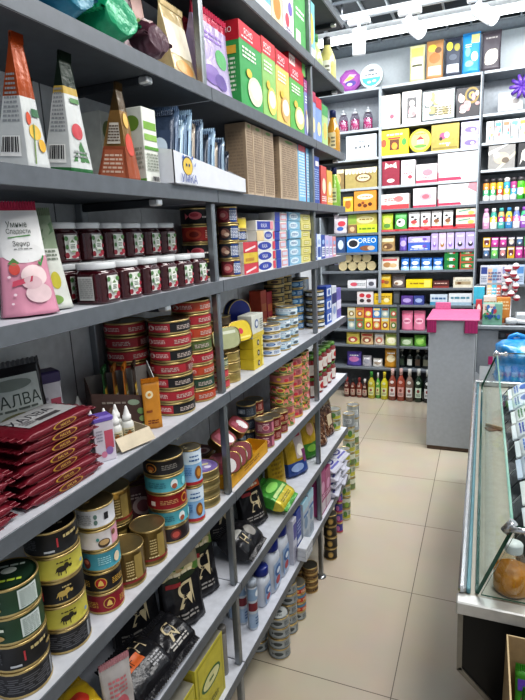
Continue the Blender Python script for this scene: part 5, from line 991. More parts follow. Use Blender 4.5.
# --- tins standing on the floor
def fstack(styles, pl, pr, pb, H, where, name='floor_tin'):
    x, y = onz((pl+pr)/2, pb, 0); r = (pr-pl)/2/FPX*math.hypot(x, y-0)*1.0
    d = ray((pl+pr)/2, pb); t = HC/abs(d[2]); a = ray(pl, pb); n = np.array([a[1], -a[0], 0]); n = n/np.linalg.norm(n); r = abs(n[0]*x+n[1]*y)
    x -= r*.45; y += r*.7
    LOG.append(('F '+where, round(x, 3), round(y, 3), round(r, 3)))
    can_stack(styles, x, y, r, 0, H, where, name='fish_tin', group='tins stacked on the floor'); return x, y, r
fstack(['gf']*4, 271, 293, 659, .046, 'in the front floor stack')
fstack(['gf']*3, 250, 270, 652, .046, 'in the floor stack by the first post')
fstack(['gf']*5, 281, 300, 634, .046, 'in the tall grey floor stack')
fstack(['gf', 'ro', 'ro', 'ro'], 292, 308, 620, .042, 'in the red floor stack')
fstack(['bw']*4, 304, 320, 593, .032, 'in the striped floor stack')
fstack(['bw']*5, 293, 305, 578, .032, 'in the rear striped floor stack')
fstack(['kb']*4, 326, 339, 560, .062, 'in the gold oval floor stack')
fstack(['pv']*4, 336, 344, 533, .06, 'in the violet floor stack')
fstack(['yg', 'go', 'yg', 'go', 'yg', 'yg'], 342, 352, 520, .072, 'in the first tall pea stack')
fstack(['go', 'yg', 'go', 'yg', 'yg', 'sl'], 345, 357, 490, .085, 'in the second tall pea stack')
fstack(['yg', 'yg', 'go', 'sl', 'sl'], 349, 361, 468, .092, 'in the last tall pea stack')
# ================================================================== shelving along the back wall (fronts face the camera, -Y)
YB = 5.13; YW = 5.42
LV = [2.885, 2.545, 2.295, 2.032, 1.822, 1.618, 1.437, 1.258, 1.092, .932, .683, .528]
LC = [2.885, 2.55, 2.32, 2.10, 1.842, 1.603, 1.347]
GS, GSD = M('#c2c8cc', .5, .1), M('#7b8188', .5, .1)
def back_unit(lab, x0, x1, zs, bottom=0., top=2.885, dark=False):
    t = thing('wall_shelving', lab, 'shelves', ((x0+x1)/2, (YB+YW)/2, 0)); cx, cy = (x0+x1)/2, (YB+YW)/2
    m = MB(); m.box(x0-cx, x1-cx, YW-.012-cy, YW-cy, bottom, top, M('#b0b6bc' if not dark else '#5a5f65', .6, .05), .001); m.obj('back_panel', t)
    for z in zs:
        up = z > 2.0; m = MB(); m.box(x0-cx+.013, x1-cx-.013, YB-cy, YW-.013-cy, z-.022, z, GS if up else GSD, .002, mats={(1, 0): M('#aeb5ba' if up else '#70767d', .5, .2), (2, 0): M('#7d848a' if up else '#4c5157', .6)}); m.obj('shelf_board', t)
    for x in (x0, x1):
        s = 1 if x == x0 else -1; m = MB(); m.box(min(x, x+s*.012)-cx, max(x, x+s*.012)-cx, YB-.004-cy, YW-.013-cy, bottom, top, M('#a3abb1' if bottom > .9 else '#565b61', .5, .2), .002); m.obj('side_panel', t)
    return t
back_unit('tall back wall shelving bay in the corner behind the left shelves', -1.50, -.917, LV[:9], .95)
back_unit('tall middle back wall shelving bay full of sweets and biscuits', -.916, -.074, LV[:9], .95)
back_unit('right hand back wall shelving bay with spray cans and gift boxes', -.073, .80, LC+[1.12], .8)
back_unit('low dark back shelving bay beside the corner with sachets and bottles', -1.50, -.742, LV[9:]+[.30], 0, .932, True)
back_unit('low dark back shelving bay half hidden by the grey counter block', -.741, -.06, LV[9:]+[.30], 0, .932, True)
GF = YB+.012
def bx(px, z, y=GF): return xat(px, y, z)
def bgood(name, label, cat, pl, pr, pt, z, col, D=.16, y=GF, fn=None, zb=0., **kw):
    x0, x1 = bx(pl, z+.05, y), bx(pr, z+.05, y); h = zat(pt, (x0+x1)/2, y)-z-zb
    lv = [q for q in (LC if x0 > -.08 else LV) if q > z+.05]; 
    if lv: h = min(h, min(lv)-.028-z-zb)
    h = max(.02, h); w = max(.012, x1-x0-.002)
    return carton(name, label, cat, w, D, h, ((x0+x1)/2, y+D/2, z+.0006+zb), 0, col, **kw)
def bbag(name, label, cat, pl, pr, pt, z, col, D=.06, y=GF, zb=0., **kw):
    x0, x1 = bx(pl, z+.05, y), bx(pr, z+.05, y); h = zat(pt, (x0+x1)/2, y)-z-zb
    lv = [q for q in (LC if x0 > -.08 else LV) if q > z+.05]
    if lv: h = min(h, min(lv)-.045-z-zb)
    kw.setdefault('nu', 8); kw.setdefault('nv', 10)
    return pouch(name, label, cat, x1-x0-.003, max(.03, h), D, ((x0+x1)/2, y+D/2+.004, z+.0006+zb), 0, col, edge=.5, taper=.5, seal=.06, **kw)
def dots(cs, n=6, seed=1):
    r = random.Random(seed); return [('e', r.uniform(.15, .85), r.uniform(.15, .85), r.uniform(.06, .14), r.uniform(.06, .14), r.choice(cs)) for _ in range(n)]
T0, T1, T2, T3, T4, T5, T6, T7, T8, T9, T10, T11 = LV
# --- on top
def octo(lab, px, py, R, cols, prints, n, sq, ang=0):
    x = bx(px, T0+R, GF+.05); t = thing('round_tin_box', lab, 'tin', (x, GF+.05, T0+R*(1 if n > 12 else math.cos(PI/n))+.001), 0, None, R90-.08)
    m = MB(); m.lathe([(R*.97, -.03), (R, -.027), (R, .027), (R*.97, .03)], M(cols[0], .4), n, Matrix.Rotation(PI/n, 4, 'Z'), n > 12); m.print(prints, lambda u, v, l: ((u-.5)*2*R*.9, (v-.5)*2*R*.9, .0302+E*2*l), 2*R*.9, 2*R*.9); m.obj('tin_body', t)
    m = MB(); m.lathe([(R*1.015, .012), (R*1.015, .0285), (R*.99, .0295)], M(cols[1], .35), n, Matrix.Rotation(PI/n, 4, 'Z'), n > 12, cap=False); m.obj('lid_rim', t)
octo('purple eight sided tin with a yellow and blue swirl on top of the back shelves', 350.5, 0, .098, ('#8d3f96', '#a355a8'), [('e', .5, .5, .42, .42, '#a050a4'), ('p', [(.15, .45), (.5, .8), (.85, .75), (.6, .55), (.3, .4)], '#e3b0c0'), ('p', [(.2, .5), (.5, .72), (.75, .62), (.45, .5)], '#e8cf6a'), ('e', .55, .35, .28, .14, '#5a4aa0'), ('e', .5, .3, .15, .08, '#d8c0e0')], 8, 0)
octo('round white and turquoise tin with grey rim on top of the back shelves', 372, 0, .102, ('#dfe6e6', '#9fb0b4'), [('e', .5, .5, .5, .5, '#e8eeee'), ('p', [(.04, .42), (.96, .42), (.9, .25), (.7, .08), (.5, .03), (.3, .08), (.1, .25)], '#4fb0b4'), ('l', .2, .5, .8, .62, 1, '#55606a'), ('e', .5, .75, .16, .06, '#6a747c'), ('e', .4, .22, .1, .06, '#d8ecec'), ('e', .65, .25, .1, .06, '#d8ecec')], 30, 0)
for pl, pr, pt, c, fr, lab in (
    (409, 424.5, 45, '#d6d3a0', [('r', .1, .08, .9, .55, '#e6e3c4'), ('r', .15, .42, .85, .48, '#4a4a2e'), ('r', .1, .7, .9, .95, '#c9c66a')], 'cream and yellow bag first in the row of bags on top'),
    (425.5, 443, 40, '#b98a5c', [('r', .1, .1, .9, .34, '#c9c2bc'), ('e', .5, .55, .35, .14, '#c8703a'), ('e', .35, .82, .25, .1, '#e0c84a'), ('e', .7, .75, .2, .08, '#6a4a34')], 'brown and orange bag with a yellow badge on top, second in the row'),
    (444, 461, 37, '#3d4250', [('r', .12, .1, .88, .32, '#c3c8d0'), ('e', .28, .8, .2, .12, '#d8d04a'), ('e', .75, .75, .18, .1, '#a9a04a'), ('e', .5, .5, .25, .08, '#5a6270')], 'dark slate bag with yellow badges on top, third in the row'),
    (461.5, 480, 32, '#2d8fd0', [('e', .7, .42, .2, .12, '#e8e0e4'), ('r', .5, .75, .95, .97, '#d8d48a'), ('e', .3, .55, .15, .12, '#7fc4ec'), ('e', .4, .25, .25, .08, '#8fd0f0'), ('l', .15, .65, .5, .75, 2, '#e8f4fc')], 'bright blue bag with a pale star on top, fourth in the row'),
    (481, 501, 30, '#4a444a', [('e', .5, .35, .36, .2, '#c9c0b4'), ('e', .35, .25, .2, .1, '#e0d8c8'), ('e', .65, .45, .2, .1, '#d8ccb8'), ('l', .2, .8, .8, .88, 1, '#a9a4a0')], 'black bag with a cream floral picture on top, last in the row')):
    bbag('tea_bag_pack', lab, 'bag', pl, pr, pt, T0, M(c, .35, .05, .1, .2, 20), D=.075, front=fr, seed=int(pl))
# --- second shelf
def candy_jar(px, lab, h=.20):
    x = bx(px, T1+.08, GF+.045); t = thing('candy_jar', lab, 'jar', (x, GF+.045, T1+.0006), 0, 'candy jars'); m = MB()
    m.lathe([(.0001, 0), (.040, 0), (.044, .006), (.044, .11), (.034, .135), (.026, .143), (.026, .15)], clear('#e6dfe6', 'candy_jar_glass'), 20); m.obj('jar_glass', t)
    m = MB(); m.lathe([(.0001, .004), (.039, .004), (.0405, .03), (.0405, .09), (.03, .1), (.0001, .104)], picture(['#c23a7a', '#d8508c', '#8a2a6a', '#e8d0dc'], 70), 18); m.obj('sweets_filling', t)['kind'] = 'stuff'
    m = MB(); m.lathe([(.029, .147), (.030, .15), (.030, .168), (.014, .172), (.009, .178), (.013, .188), (.008, .195), (.0001, .197)], M('#b8bcc0', .3, .4), 18); m.obj('jar_stopper', t)
candy_jar(355, 'glass jar of pink sweets on the back shelf, nearer the corner')
candy_jar(368, 'glass jar of pink sweets on the back shelf, next to the white framed boxes')
candy_jar(343.5, 'glass jar of pink sweets half hidden behind the left shelving')
for pl, pr, pt, lab, c in ((380, 400, 95, 'white framed gift box with a pink doll picture, on the left', '#e0576a'), (402, 421, 91, 'white framed gift box with a pink doll picture, on the right', '#d88a8a')):
    bgood('gift_box', lab, 'gift box', pl, pr, pt, T1, '#e8e4da', D=.07, front=[('r', .05, .04, .95, .96, '#dcc9b0'), ('r', .1, .07, .9, .93, '#eceae4'), ('r', .26, .16, .76, .8, '#5d5c5c' if pl > 390 else '#c9c4bc'), ('e', .55, .38, .2, .17, '#e8b8bc'), ('e', .52, .62, .14, .1, '#f0e4dc'), ('e', .6, .3, .1, .07, c), ('r', .34, .2, .5, .3, '#e8d8d0')])
bgood('gift_box', 'black framed collage gift box with cream figures', 'gift box', 421.5, 455, 89, T1, '#3a3d40', D=.08, front=[('r', .03, .05, .97, .95, '#b9c4c0'), ('r', .3, .08, .95, .9, '#d6d2bc')]+dots(['#5f6a6c', '#e6e2d0', '#a89c6a', '#8fa0a0'], 12, 4)+[('l', .4, .15, .9, .45, 4, '#6a6448')])
bgood('gift_box', 'black gift box with a golden dial and scattered petals', 'gift box', 456, 483, 87, T1, '#2c2a2e', D=.08, front=[('e', .58, .72, .27, .28, '#8a7434'), ('e', .58, .72, .2, .2, '#2c2a2e'), ('e', .58, .72, .12, .12, '#b59a4a'), ('e', .58, .72, .06, .06, '#2c2a2e')]+dots(['#c9a0a0', '#d8c4bc', '#b58a8a'], 10, 9)+[('e', .25, .2, .12, .06, '#e0d0c8')])
# --- third shelf
bgood('gift_box', 'pale grey card box with four small black symbols', 'gift box', 346, 376.5, 135, T2, '#cfd6da', front=[('e', .33, .47, .03, .05, '#3f444a'), ('e', .47, .48, .03, .05, '#3f444a'), ('e', .61, .49, .03, .05, '#3f444a'), ('e', .75, .5, .03, .05, '#3f444a'), ('l', .35, .68, .7, .76, 1, '#8a9096'), ('l', .35, .2, .7, .26, 1, '#a0a6aa')])
bgood('gift_box', 'bright yellow box with a fireplace picture', 'gift box', 379.5, 408.5, 130, T2, '#dccb2e', front=[('r', .35, .2, .68, .62, '#6a3a24'), ('e', .52, .36, .1, .14, '#e89a3a'), ('e', .85, .5, .08, .14, '#4f9a4a'), ('e', .15, .5, .09, .16, '#c05a3a'), ('l', .25, .75, .8, .88, 1, '#f2eecb'), ('r', .3, .64, .72, .7, '#c23a3a')])
octoR = .063
x = bx(420.5, T2+.06, GF+.04); t = thing('round_tin_box', 'round yellow tin with a red roofed house picture', 'tin', (x, GF+.036, T2+.118), 0, None, R90)
m = MB(); m.lathe([(.113, -.025), (.116, -.02), (.116, .022), (.113, .025)], M('#d8c43a', .4), 30); m.print([('e', .5, .5, .44, .44, '#e8dc7a'), ('r', .35, .35, .65, .55, '#e8e0d0'), ('p', [(.3, .55), (.7, .55), (.5, .72)], '#b03a3a'), ('e', .5, .25, .3, .08, '#6a9a4a'), ('l', .25, .78, .75, .86, 1, '#a87a2a')], lambda u, v, l: ((u-.5)*.21, (v-.5)*.21, .0252+E*2*l), .21, .21); m.obj('tin_body', t)
t.scale = (.86, .86, .86); t.location.z = T2+.116*.86+.002
bgood('gift_box', 'gold foil box with pink berries', 'gift box', 431, 459, 124, T2, M('#b5a45c', .3, .3), front=[('e', .42, .55, .12, .13, '#c0507a'), ('e', .56, .58, .1, .12, '#e0a0b8'), ('e', .35, .45, .06, .07, '#3a2a2a'), ('r', .06, .06, .94, .12, '#8a7a3a'), ('l', .3, .2, .7, .32, 1, '#e6dcae'), ('e', .6, .2, .05, .06, '#e8f0f8')])
for k in range(2):
    x0, x1 = bx(460.5, T2), bx(480, T2); carton('chocolate_box', f'lilac chocolate box, {("lower", "upper")[k]} of two beside the gold foil box', 'box', x1-x0, .15, .105, ((x0+x1)/2, GF+.075, T2+.0006+k*.106), 0, '#a9a0d0', group='lilac chocolate boxes', front=[('r', .0, .7, 1, 1, '#c9c4e4'), ('e', .5, .4, .3, .2, '#7a6ab4'), ('e', .6, .35, .1, .1, '#e8e4f0')])
# --- fourth shelf
bgood('chocolate_box', 'gold chocolate box with a dark oval badge in the corner bay', 'chocolate box', 345, 377, 168, T3, M('#b5a368', .35, .25), front=[('e', .58, .5, .26, .24, '#7a5c34'), ('e', .58, .5, .2, .17, '#e0d4ac'), ('l', .44, .44, .72, .56, 1, '#5c4426'), ('r', 0, .82, 1, 1, '#d6cfae')]+[('e', .05+.11*i, .78, .045, .07, '#efe8d0') for i in range(9)])
bgood('chocolate_box', 'brown and gold chocolate box half hidden in the corner', 'chocolate box', 330, 344, 170, T3, '#8f7a50', front=[('e', .5, .5, .3, .3, '#c9a86a'), ('r', 0, .8, 1, 1, '#d9cfae')])
bgood('gift_box', 'maroon gift box with a cream bow', 'gift box', 382, 399.5, 161, T3, '#8f2f42', D=.1, front=[('e', .5, .2, .22, .08, '#e4dcd6'), ('p', [(.2, .95), (.5, .78), (.15, .68)], '#e3d3c6'), ('p', [(.8, .95), (.5, .78), (.85, .68)], '#e3d3c6'), ('e', .5, .8, .09, .06, '#f0e6dc')])
bgood('gift_box', 'slim white gift box with a red heart beside the maroon box', 'gift box', 401, 415, 160, T3, '#e6e2e4', D=.09, front=[('e', .5, .8, .3, .06, '#c8a4ac'), ('l', .2, .42, .8, .5, 1, '#8a3a44'), ('e', .65, .3, .16, .08, '#c24a5a'), ('p', [(.0, .0), (.2, .0), (.1, .9), (.0, .9)], '#d3cfd0')])
bgood('chocolate_box', 'white chocolate box with a red foot in the middle bay', 'chocolate box', 416, 437, 164, T3, '#e9e2e2', D=.1, front=[('r', 0, 0, 1, .16, '#cc4a62'), ('e', .55, .55, .25, .18, '#d88a96'), ('l', .3, .25, .8, .34, 1, '#8a4a54')])
RS = [('p', [(.02, .02), (.62, .02), (.58, .14), (.02, .14)], '#c8405e'), ('p', [(.0, .0), (.03, .0), (.03, .4), (.0, .3)], '#c8405e'), ('e', .5, .7, .16, .12, '#ecd9dc'), ('l', .3, .45, .7, .52, 1, '#e6b8c0')]
bgood('chocolate_box', 'largest white chocolate box with a crimson ribbon, on the upper of two shelves', 'chocolate box', 437.5, 477.5, 152, T3, '#ece6e6', D=.1, front=RS)
# --- fifth shelf
bgood('chocolate_box', 'orange box with chocolate sweets and white lettering', 'chocolate box', 354, 376.5, 189, T4, '#d8923a', front=[('e', .5, .7, .36, .14, '#f0e2c4'), ('l', .25, .66, .75, .74, 1, '#c06a2a'), ('e', .25, .3, .09, .09, '#5a2f1c'), ('e', .5, .25, .09, .09, '#6a3a20'), ('e', .72, .32, .09, .09, '#5a2f1c'), ('e', .4, .4, .07, .07, '#8a4a24')])
bgood('chocolate_box', 'small yellow box beside the orange chocolate box', 'chocolate box', 343, 353, 197, T4, '#d8b83a', front=[('e', .5, .5, .3, .3, '#b5702e'), ('r', .1, .75, .9, .9, '#e8dc9a')])
bgood('chocolate_box', 'flat white box with a red frill on the fifth shelf', 'chocolate box', 380, 409, 194, T4, '#e8e0da', front=[('r', 0, 0, 1, .3, '#cc4a50'), ('e', .65, .65, .16, .2, '#d87a7a'), ('l', .15, .5, .5, .75, 2, '#b05a5a'), ('e', .3, .4, .12, .14, '#e8dcd4')])
bgood('chocolate_box', 'square white box with a rose print on the fifth shelf', 'chocolate box', 413, 436, 188, T4, '#eae4e4', front=[('r', 0, 0, 1, .12, '#cc4a62'), ('e', .55, .55, .28, .2, '#dfa8b0'), ('e', .55, .55, .16, .12, '#c86a7a')])
bgood('chocolate_box', 'largest white chocolate box with a crimson ribbon, on the lower of two shelves', 'chocolate box', 437.5, 477, 182, T4, '#ece6e6', front=RS+[('p', [(.75, .8), (1, .55), (1, 1), (.8, 1)], '#d88a94')])
# --- sixth shelf
bbag('snack_bag', 'red and white snack bag in the corner of the sixth shelf', 'bag', 333, 347, 214, T5, foil('#c9c2c8'), front=[('e', .6, .6, .3, .16, '#c23a4a'), ('e', .5, .3, .25, .12, '#3a62a8')], seed=3)
bgood('sweets_box', 'gold and green sweets box with a wavy top', 'box', 348, 377, 213, T5, '#b9ae5c', D=.12, y=GF+.035, front=[('r', 0, .5, .3, 1, '#8fae4a'), ('e', .6, .7, .3, .2, '#d8cf9a'), ('l', .4, .65, .85, .78, 1, '#8a6a2a')])
bgood('sweets_box', 'low lime box in front of the gold and green box', 'box', 357, 377, 224.5, T5, '#c3d03a', D=.03, front=[('l', .1, .3, .9, .7, 1, '#6a8a2a')])
bgood('sweets_box', 'small brown box in front of the gold and green box', 'box', 348, 356.5, 225, T5, '#8a6a4a', D=.03, front=[('e', .5, .5, .3, .3, '#d8b88a')])
bgood('display_tray', 'long low red display tray along the sixth shelf', 'tray', 380, 477, 229, T5, '#b8323e', D=.15, front=[('l', .02, .3, .98, .7, 1, '#d88a90')])
zT = zat(229, (bx(380, T5+.05)+bx(477, T5+.05))/2, GF)-T5
for pl, pr, pt, c, fr, lab in ((381, 393, 214, '#a9c03a', [('e', .5, .6, .36, .2, '#e0dc6a'), ('e', .5, .3, .3, .14, '#5a8a3a')], 'lime green bag with yellow picture standing on the red tray'), (394, 407, 213, '#4a9a4a', [('e', .5, .45, .36, .25, '#e6e2d8'), ('e', .4, .5, .12, .08, '#333333'), ('r', .1, .75, .9, .95, '#6ac06a')], 'green bag with a white animal face standing on the red tray')):
    bbag('snack_bag', lab, 'bag', pl, pr, pt, T5, foil(c), zb=zT+.0012, D=.05, front=fr, seed=int(pl))
for k, (pl, pr) in enumerate(((408, 419.5), (420, 430.5), (431, 441.5), (442.5, 453))):
    bbag('snack_bag', f'white and red biscuit bag on the red tray, {ORD[k]} from the green bag', 'bag', pl, pr, 208, T5, M('#e6e4e2', .4, 0, .06, .15, 20), zb=zT+.0012, D=.05, front=[('r', 0, 0, 1, .16, '#c23a44'), ('e', .5, .45, .3, .12, '#8a5a3c' if k > 1 else '#b54a4a'), ('e', .35, .75, .16, .07, '#3a3638'), ('e', .65, .6, .14, .06, '#3a3638'), ('e', .5, .28, .2, .05, '#d8b48a')], group='white biscuit bags on the red tray', seed=30+k)
for k in range(2):
    x0, x1 = bx(456, T5+.1), bx(476, T5+.1); carton('biscuit_box', f'cream and red biscuit box on the red tray, {("lower", "upper")[k]} one', 'box', x1-x0, .12, .078, ((x0+x1)/2, GF+.065, T5+zT+.007+k*.079), 0, '#e4d8c4', group='cream biscuit boxes', front=[('r', 0, 0, 1, .3, '#c8545a'), ('p', [(.1, .75), (.7, .9), (.75, .78), (.15, .62)], '#6aa08a'), ('e', .75, .5, .16, .2, '#e8c86a')])
# --- seventh shelf
bgood('biscuit_box', 'long bright blue biscuit box with white lettering', 'biscuit box', 346.5, 377.5, 236, T6, '#1f74c0', front=[('t', 'OREO', .66, .72, .3, '#eef4fa'), ('e', .22, .55, .2, .3, '#e8eef4'), ('e', .22, .55, .15, .22, '#2a2a30'), ('e', .65, .25, .22, .16, '#8a5a3c'), ('e', .8, .25, .12, .14, '#c9b49a')])
bgood('biscuit_box', 'dark biscuit box half hidden beside the bright blue one', 'biscuit box', 336, 345.5, 236, T6, '#34507c', front=[('e', .5, .5, .3, .3, '#c9d4e4')])
bbag('snack_bag', 'tan nut bag at the edge of the middle bay', 'bag', 380, 395, 236, T6, foil('#a98a5c'), front=[('r', .1, .65, .9, .9, '#d8cfa8'), ('e', .5, .35, .35, .2, '#6a4a2c'), ('e', .35, .3, .1, .08, '#c9a87a')], seed=40)
bbag('snack_bag', 'violet bag tilted beside the tan nut bag', 'bag', 399, 407, 233, T6, foil('#6a55a8'), front=[('e', .5, .5, .4, .2, '#b5a4dc')], seed=41)
for k in range(2):
    x0, x1 = bx(408, T6+.05), bx(430, T6+.05); carton('chocolate_box', f'flat blue and lilac chocolate box, {("lower", "upper")[k]} of two', 'chocolate box', x1-x0, .1, (.07, .055)[k], ((x0+x1)/2, GF+.05, T6+.0006+k*.071), 0, ('#4a6ac0', '#b0a4dc')[k], front=[('e', .5, .5, .35, .2, '#d8dcf0'), ('l', .1, .1, .9, .3, 1, '#e4e8f8'), ('e', .75, .55, .1, .2, '#7a5ab0')])
for k, (pl, pr, c, e) in enumerate(((431, 438, '#b9a8d8', '#8a6ab4'), (438.5, 446, '#cdbcd8', '#a87a3a'), (446.5, 454, '#c2b4dc', '#8a6ab4'), (455, 465, '#b9acdc', '#3a3440'), (465.5, 475.5, '#b4a6dc', '#3a3440'))):
    bgood('chocolate_bar_box', f'upright lilac chocolate pack, {ORD[k]} from the flat blue boxes', 'chocolate pack', pl, pr, 230, T6, c, D=.08, front=[('e', .5, .3, .25, .14, e), ('e', .5, .38, .12, .08, '#f0ecf4'), ('l', .2, .7, .8, .85, 1, '#f0ecf8')], group='upright lilac chocolate packs')
# --- eighth shelf: lying canisters, bags and packs
for k, (px, row) in enumerate(((344, 0), (354, 0), (364, 0), (374, 0), (349, 1), (359, 1), (369, 1))):
    R = .045; x = bx(344, T7+.05, GF+.08)+.0935*(px-344)/10; 
    t = thing('nut_canister', f'nut canister lying on its side showing its open end, {ORD[(px-344)//10]} in the {("lower", "upper")[row]} row', 'canister', (x, GF+.12, T7+.0006+R+row*.079), 0, 'nut canisters lying on their sides', R90)
    m = MB(); m.lathe([(R*.97, -.07), (R, -.066), (R, .072), (R*1.0, .078)], M(('#7a8a5c', '#8a7a5c', '#5f6a50')[k % 3], .4), 20, cap=False); m.obj('canister_body', t)
    m = MB(); m.lathe([(R*1.0, .076), (R*1.0, .082), (R*.88, .083), (R*.84, .079), (R*.82, .060), (.0001, .058)], M('#c9bb94', .35, .3), 20, cap=False); m.print([('e', .5, .5, .46, .46, ('#3c5a2c', '#57503f', '#3c3a30', '#8a5a34')[k % 4]), ('e', .45, .55, .2, .16, ('#7fae5a', '#d0c9a8', '#7a7458', '#c98a4a')[k % 4])], lambda u, v, l: ((u-.5)*R*1.6, (v-.5)*R*1.6, .0605+E*2*l), R*1.6, R*1.6); m.obj('open_rim', t)
bbag('snack_bag', 'white and tan bag with a bear picture on the eighth shelf', 'bag', 380, 399, 258, T7, M('#d8d0c0', .4, 0, .08, .2, 20), front=[('e', .35, .45, .22, .2, '#a87a4a'), ('e', .7, .4, .2, .16, '#c9a87a'), ('r', .1, .75, .9, .92, '#b5484a')], seed=44)
for k, (pl, pr) in enumerate(((400.5, 409), (409.5, 420), (420.5, 432), (432.5, 443))):
    bbag('wafer_pack', f'blue and white wafer pack on the eighth shelf, {ORD[k]} from the bear bag', 'pack', pl, pr, 258.5, T7, foil('#2f6ab4'), front=[('r', 0, .0, 1, .3, '#9fc4e4'), ('e', .5, .6, .36, .16, '#dce8f4'), ('e', .5, .25, .25, .1, '#e8e4d8')], group='blue wafer packs', seed=50+k)
for c, (pl, pr, a, b) in enumerate(((444, 458, '#1f7a3e', '#e0e4dc'), (459.5, 475, '#2f7a44', '#e8d8b8'))):
    for k in range(3):
        x0, x1 = bx(pl, T7+.05), bx(pr, T7+.05); carton('tea_box', f'small {("plain green", "green and rust")[c]} tea box, {("lowest", "middle", "topmost")[k]} of three', 'tea box', x1-x0-.003, .1, .061, ((x0+x1)/2, GF+.05, T7+.0006+k*.0616), 0, a if c == 0 else '#b5583c', group=f'small {("plain green", "green and rust")[c]} tea boxes', front=[('r', .08, .15, .92, .9, a), ('e', .5, .5, .3, .22, b), ('e', .7, .45, .1, .16, '#c23a3a'), ('e', .3, .5, .08, .2, '#7fae4a')])
# --- ninth shelf
bgood('snack_box', 'white snack box in the corner, wider of two', 'box', 347.5, 366, 280.5, T8, '#dcdcde', D=.1, front=[('e', .35, .5, .2, .25, '#d05a6a'), ('l', .5, .3, .95, .7, 2, '#8a8e94')])
bgood('snack_box', 'white snack box in the corner, narrower of two', 'box', 366.5, 376, 279.5, T8, '#d4d4da', D=.1, front=[('e', .5, .5, .3, .25, '#5a5a64'), ('r', 0, .0, 1, .2, '#b9bcc4')])
bbag('snack_bag', 'tall yellow bag with red berries on the ninth shelf', 'bag', 378, 391, 271.5, T8, foil('#d0a828'), y=GF-.0, front=[('e', .35, .5, .2, .14, '#b5482e'), ('e', .65, .45, .2, .14, '#8a5a24'), ('r', .1, .75, .9, .9, '#e8d46a')], seed=60)
bbag('snack_bag', 'white and dark nut bag beside the tall yellow bag', 'bag', 391.5, 405, 273, T8, foil('#6a5f5c'), front=[('e', .5, .4, .36, .2, '#d8d0c4'), ('e', .35, .35, .14, .1, '#8a6a4a'), ('r', .1, .7, .9, .85, '#3c3638')], seed=61)
for pl, pr, pt, c, fr, lab in ((406, 432, 279.5, '#e0cb1f', [('l', .15, .35, .85, .7, 1, '#9a7a1a'), ('r', .7, .1, .95, .9, '#e8dc6a')], 'long yellow bar box on the ninth shelf'), (433, 449, 281, '#5a2f2c', [('l', .1, .5, .9, .8, 1, '#d8b8a8'), ('r', 0, 0, 1, .25, '#8f3a34')], 'dark brown bar box beside the long yellow one'), (453, 474, 277.5, '#d8d2c0', [('r', .1, .3, .85, .62, '#a89878'), ('e', .3, .45, .1, .12, '#6a4a2c'), ('l', .15, .68, .8, .8, 1, '#8a8474'), ('p', [(.0, 1), (.08, 1.0), (.04, .8)], '#b5aa90')], 'open cream bar box with raised corners')):
    bgood('bar_box', lab, 'bar box', pl, pr, pt, T8, c, D=.12, front=fr)
# --- tenth shelf
for pl, pr, pt, c, fr, lab in ((357, 373.5, 291.5, '#dcd4d4', [('e', .3, .7, .16, .16, '#c23a44'), ('e', .7, .65, .16, .16, '#c23a44'), ('e', .3, .3, .14, .14, '#3a3436'), ('e', .72, .3, .14, .14, '#5a3a3a')], 'white box with red and dark dots on the tenth shelf'), (374, 392, 293.5, '#d8b52e', [('l', .1, .4, .9, .8, 2, '#8a6a1a'), ('e', .7, .4, .16, .2, '#e8dca8')], 'yellow box on the tenth shelf'), (393, 400, 290.5, '#2f3236', [('r', .15, .15, .85, .8, '#55595e')], 'black case standing beside the yellow box'), (401, 413, 296, '#5a3f8c', [('e', .5, .5, .35, .25, '#b5a0d8')], 'dark violet pack on the tenth shelf, on the left'), (413.5, 424, 296, '#3f4a8c', [('e', .5, .5, .35, .25, '#a0b0d8')], 'dark violet pack on the tenth shelf, on the right'), (430, 447.5, 294.5, '#c4d0dc', [('r', .0, .0, 1, .3, '#4f8fb0'), ('l', .1, .45, .9, .8, 1, '#4a6a94')], 'white and blue long pack above the pink board'), (448.5, 472, 293.5, '#d8dce0', [('r', .0, .0, 1, .25, '#9fb8c8'), ('l', .1, .45, .9, .8, 1, '#5a8a9a')], 'white long pack with teal print above the pink board')):
    bgood('biscuit_pack', lab, 'pack', pl, pr, pt, T9, c, D=.1, front=fr)
# --- eleventh and twelfth shelf
SA = [('#d0c49a', '#8f7a4a'), ('#d9a04a', '#a8542e'), ('#c8504a', '#e8d86a'), ('#4f8ac0', '#e8e4d0'), ('#8aa0a8', '#c8d0c0'), ('#6a8a5a', '#c05a4a'), ('#d8c03a', '#b5443a'), ('#c05a34', '#e0c87a'), ('#e0b84a', '#8a4a2a'), ('#b89a6a', '#5a7a3a')]
for k in range(6):
    pl = 347.5+k*8.4; c, e = SA[k % 10]; c2, e2 = SA[(k+4) % 10]
    bgood('soup_sachet_box', f'lower sachet box on the dark shelf, {ORD[k]} from the corner', 'box', pl, pl+8, 318, T10, c2, D=.1, front=[('e', .5, .4, .35, .25, e2), ('r', .1, .72, .9, .92, e), ('e', .5, .4, .18, .14, '#e8e0d0')], group='sachet boxes in the lower row')
    x0, x1 = bx(pl, T10+.1), bx(pl+8, T10+.1); zb = zat(318, (x0+x1)/2, GF)-T10
    bgood('soup_sachet_box', f'upper sachet box on the dark shelf, {ORD[k]} from the corner', 'box', pl, pl+8, 306.8, T10, c, D=.1, zb=zb+.001, front=[('e', .5, .4, .35, .25, e), ('r', .1, .72, .9, .92, e2), ('e', .5, .4, .18, .14, '#e8e0d0')], group='sachet boxes in the upper row')
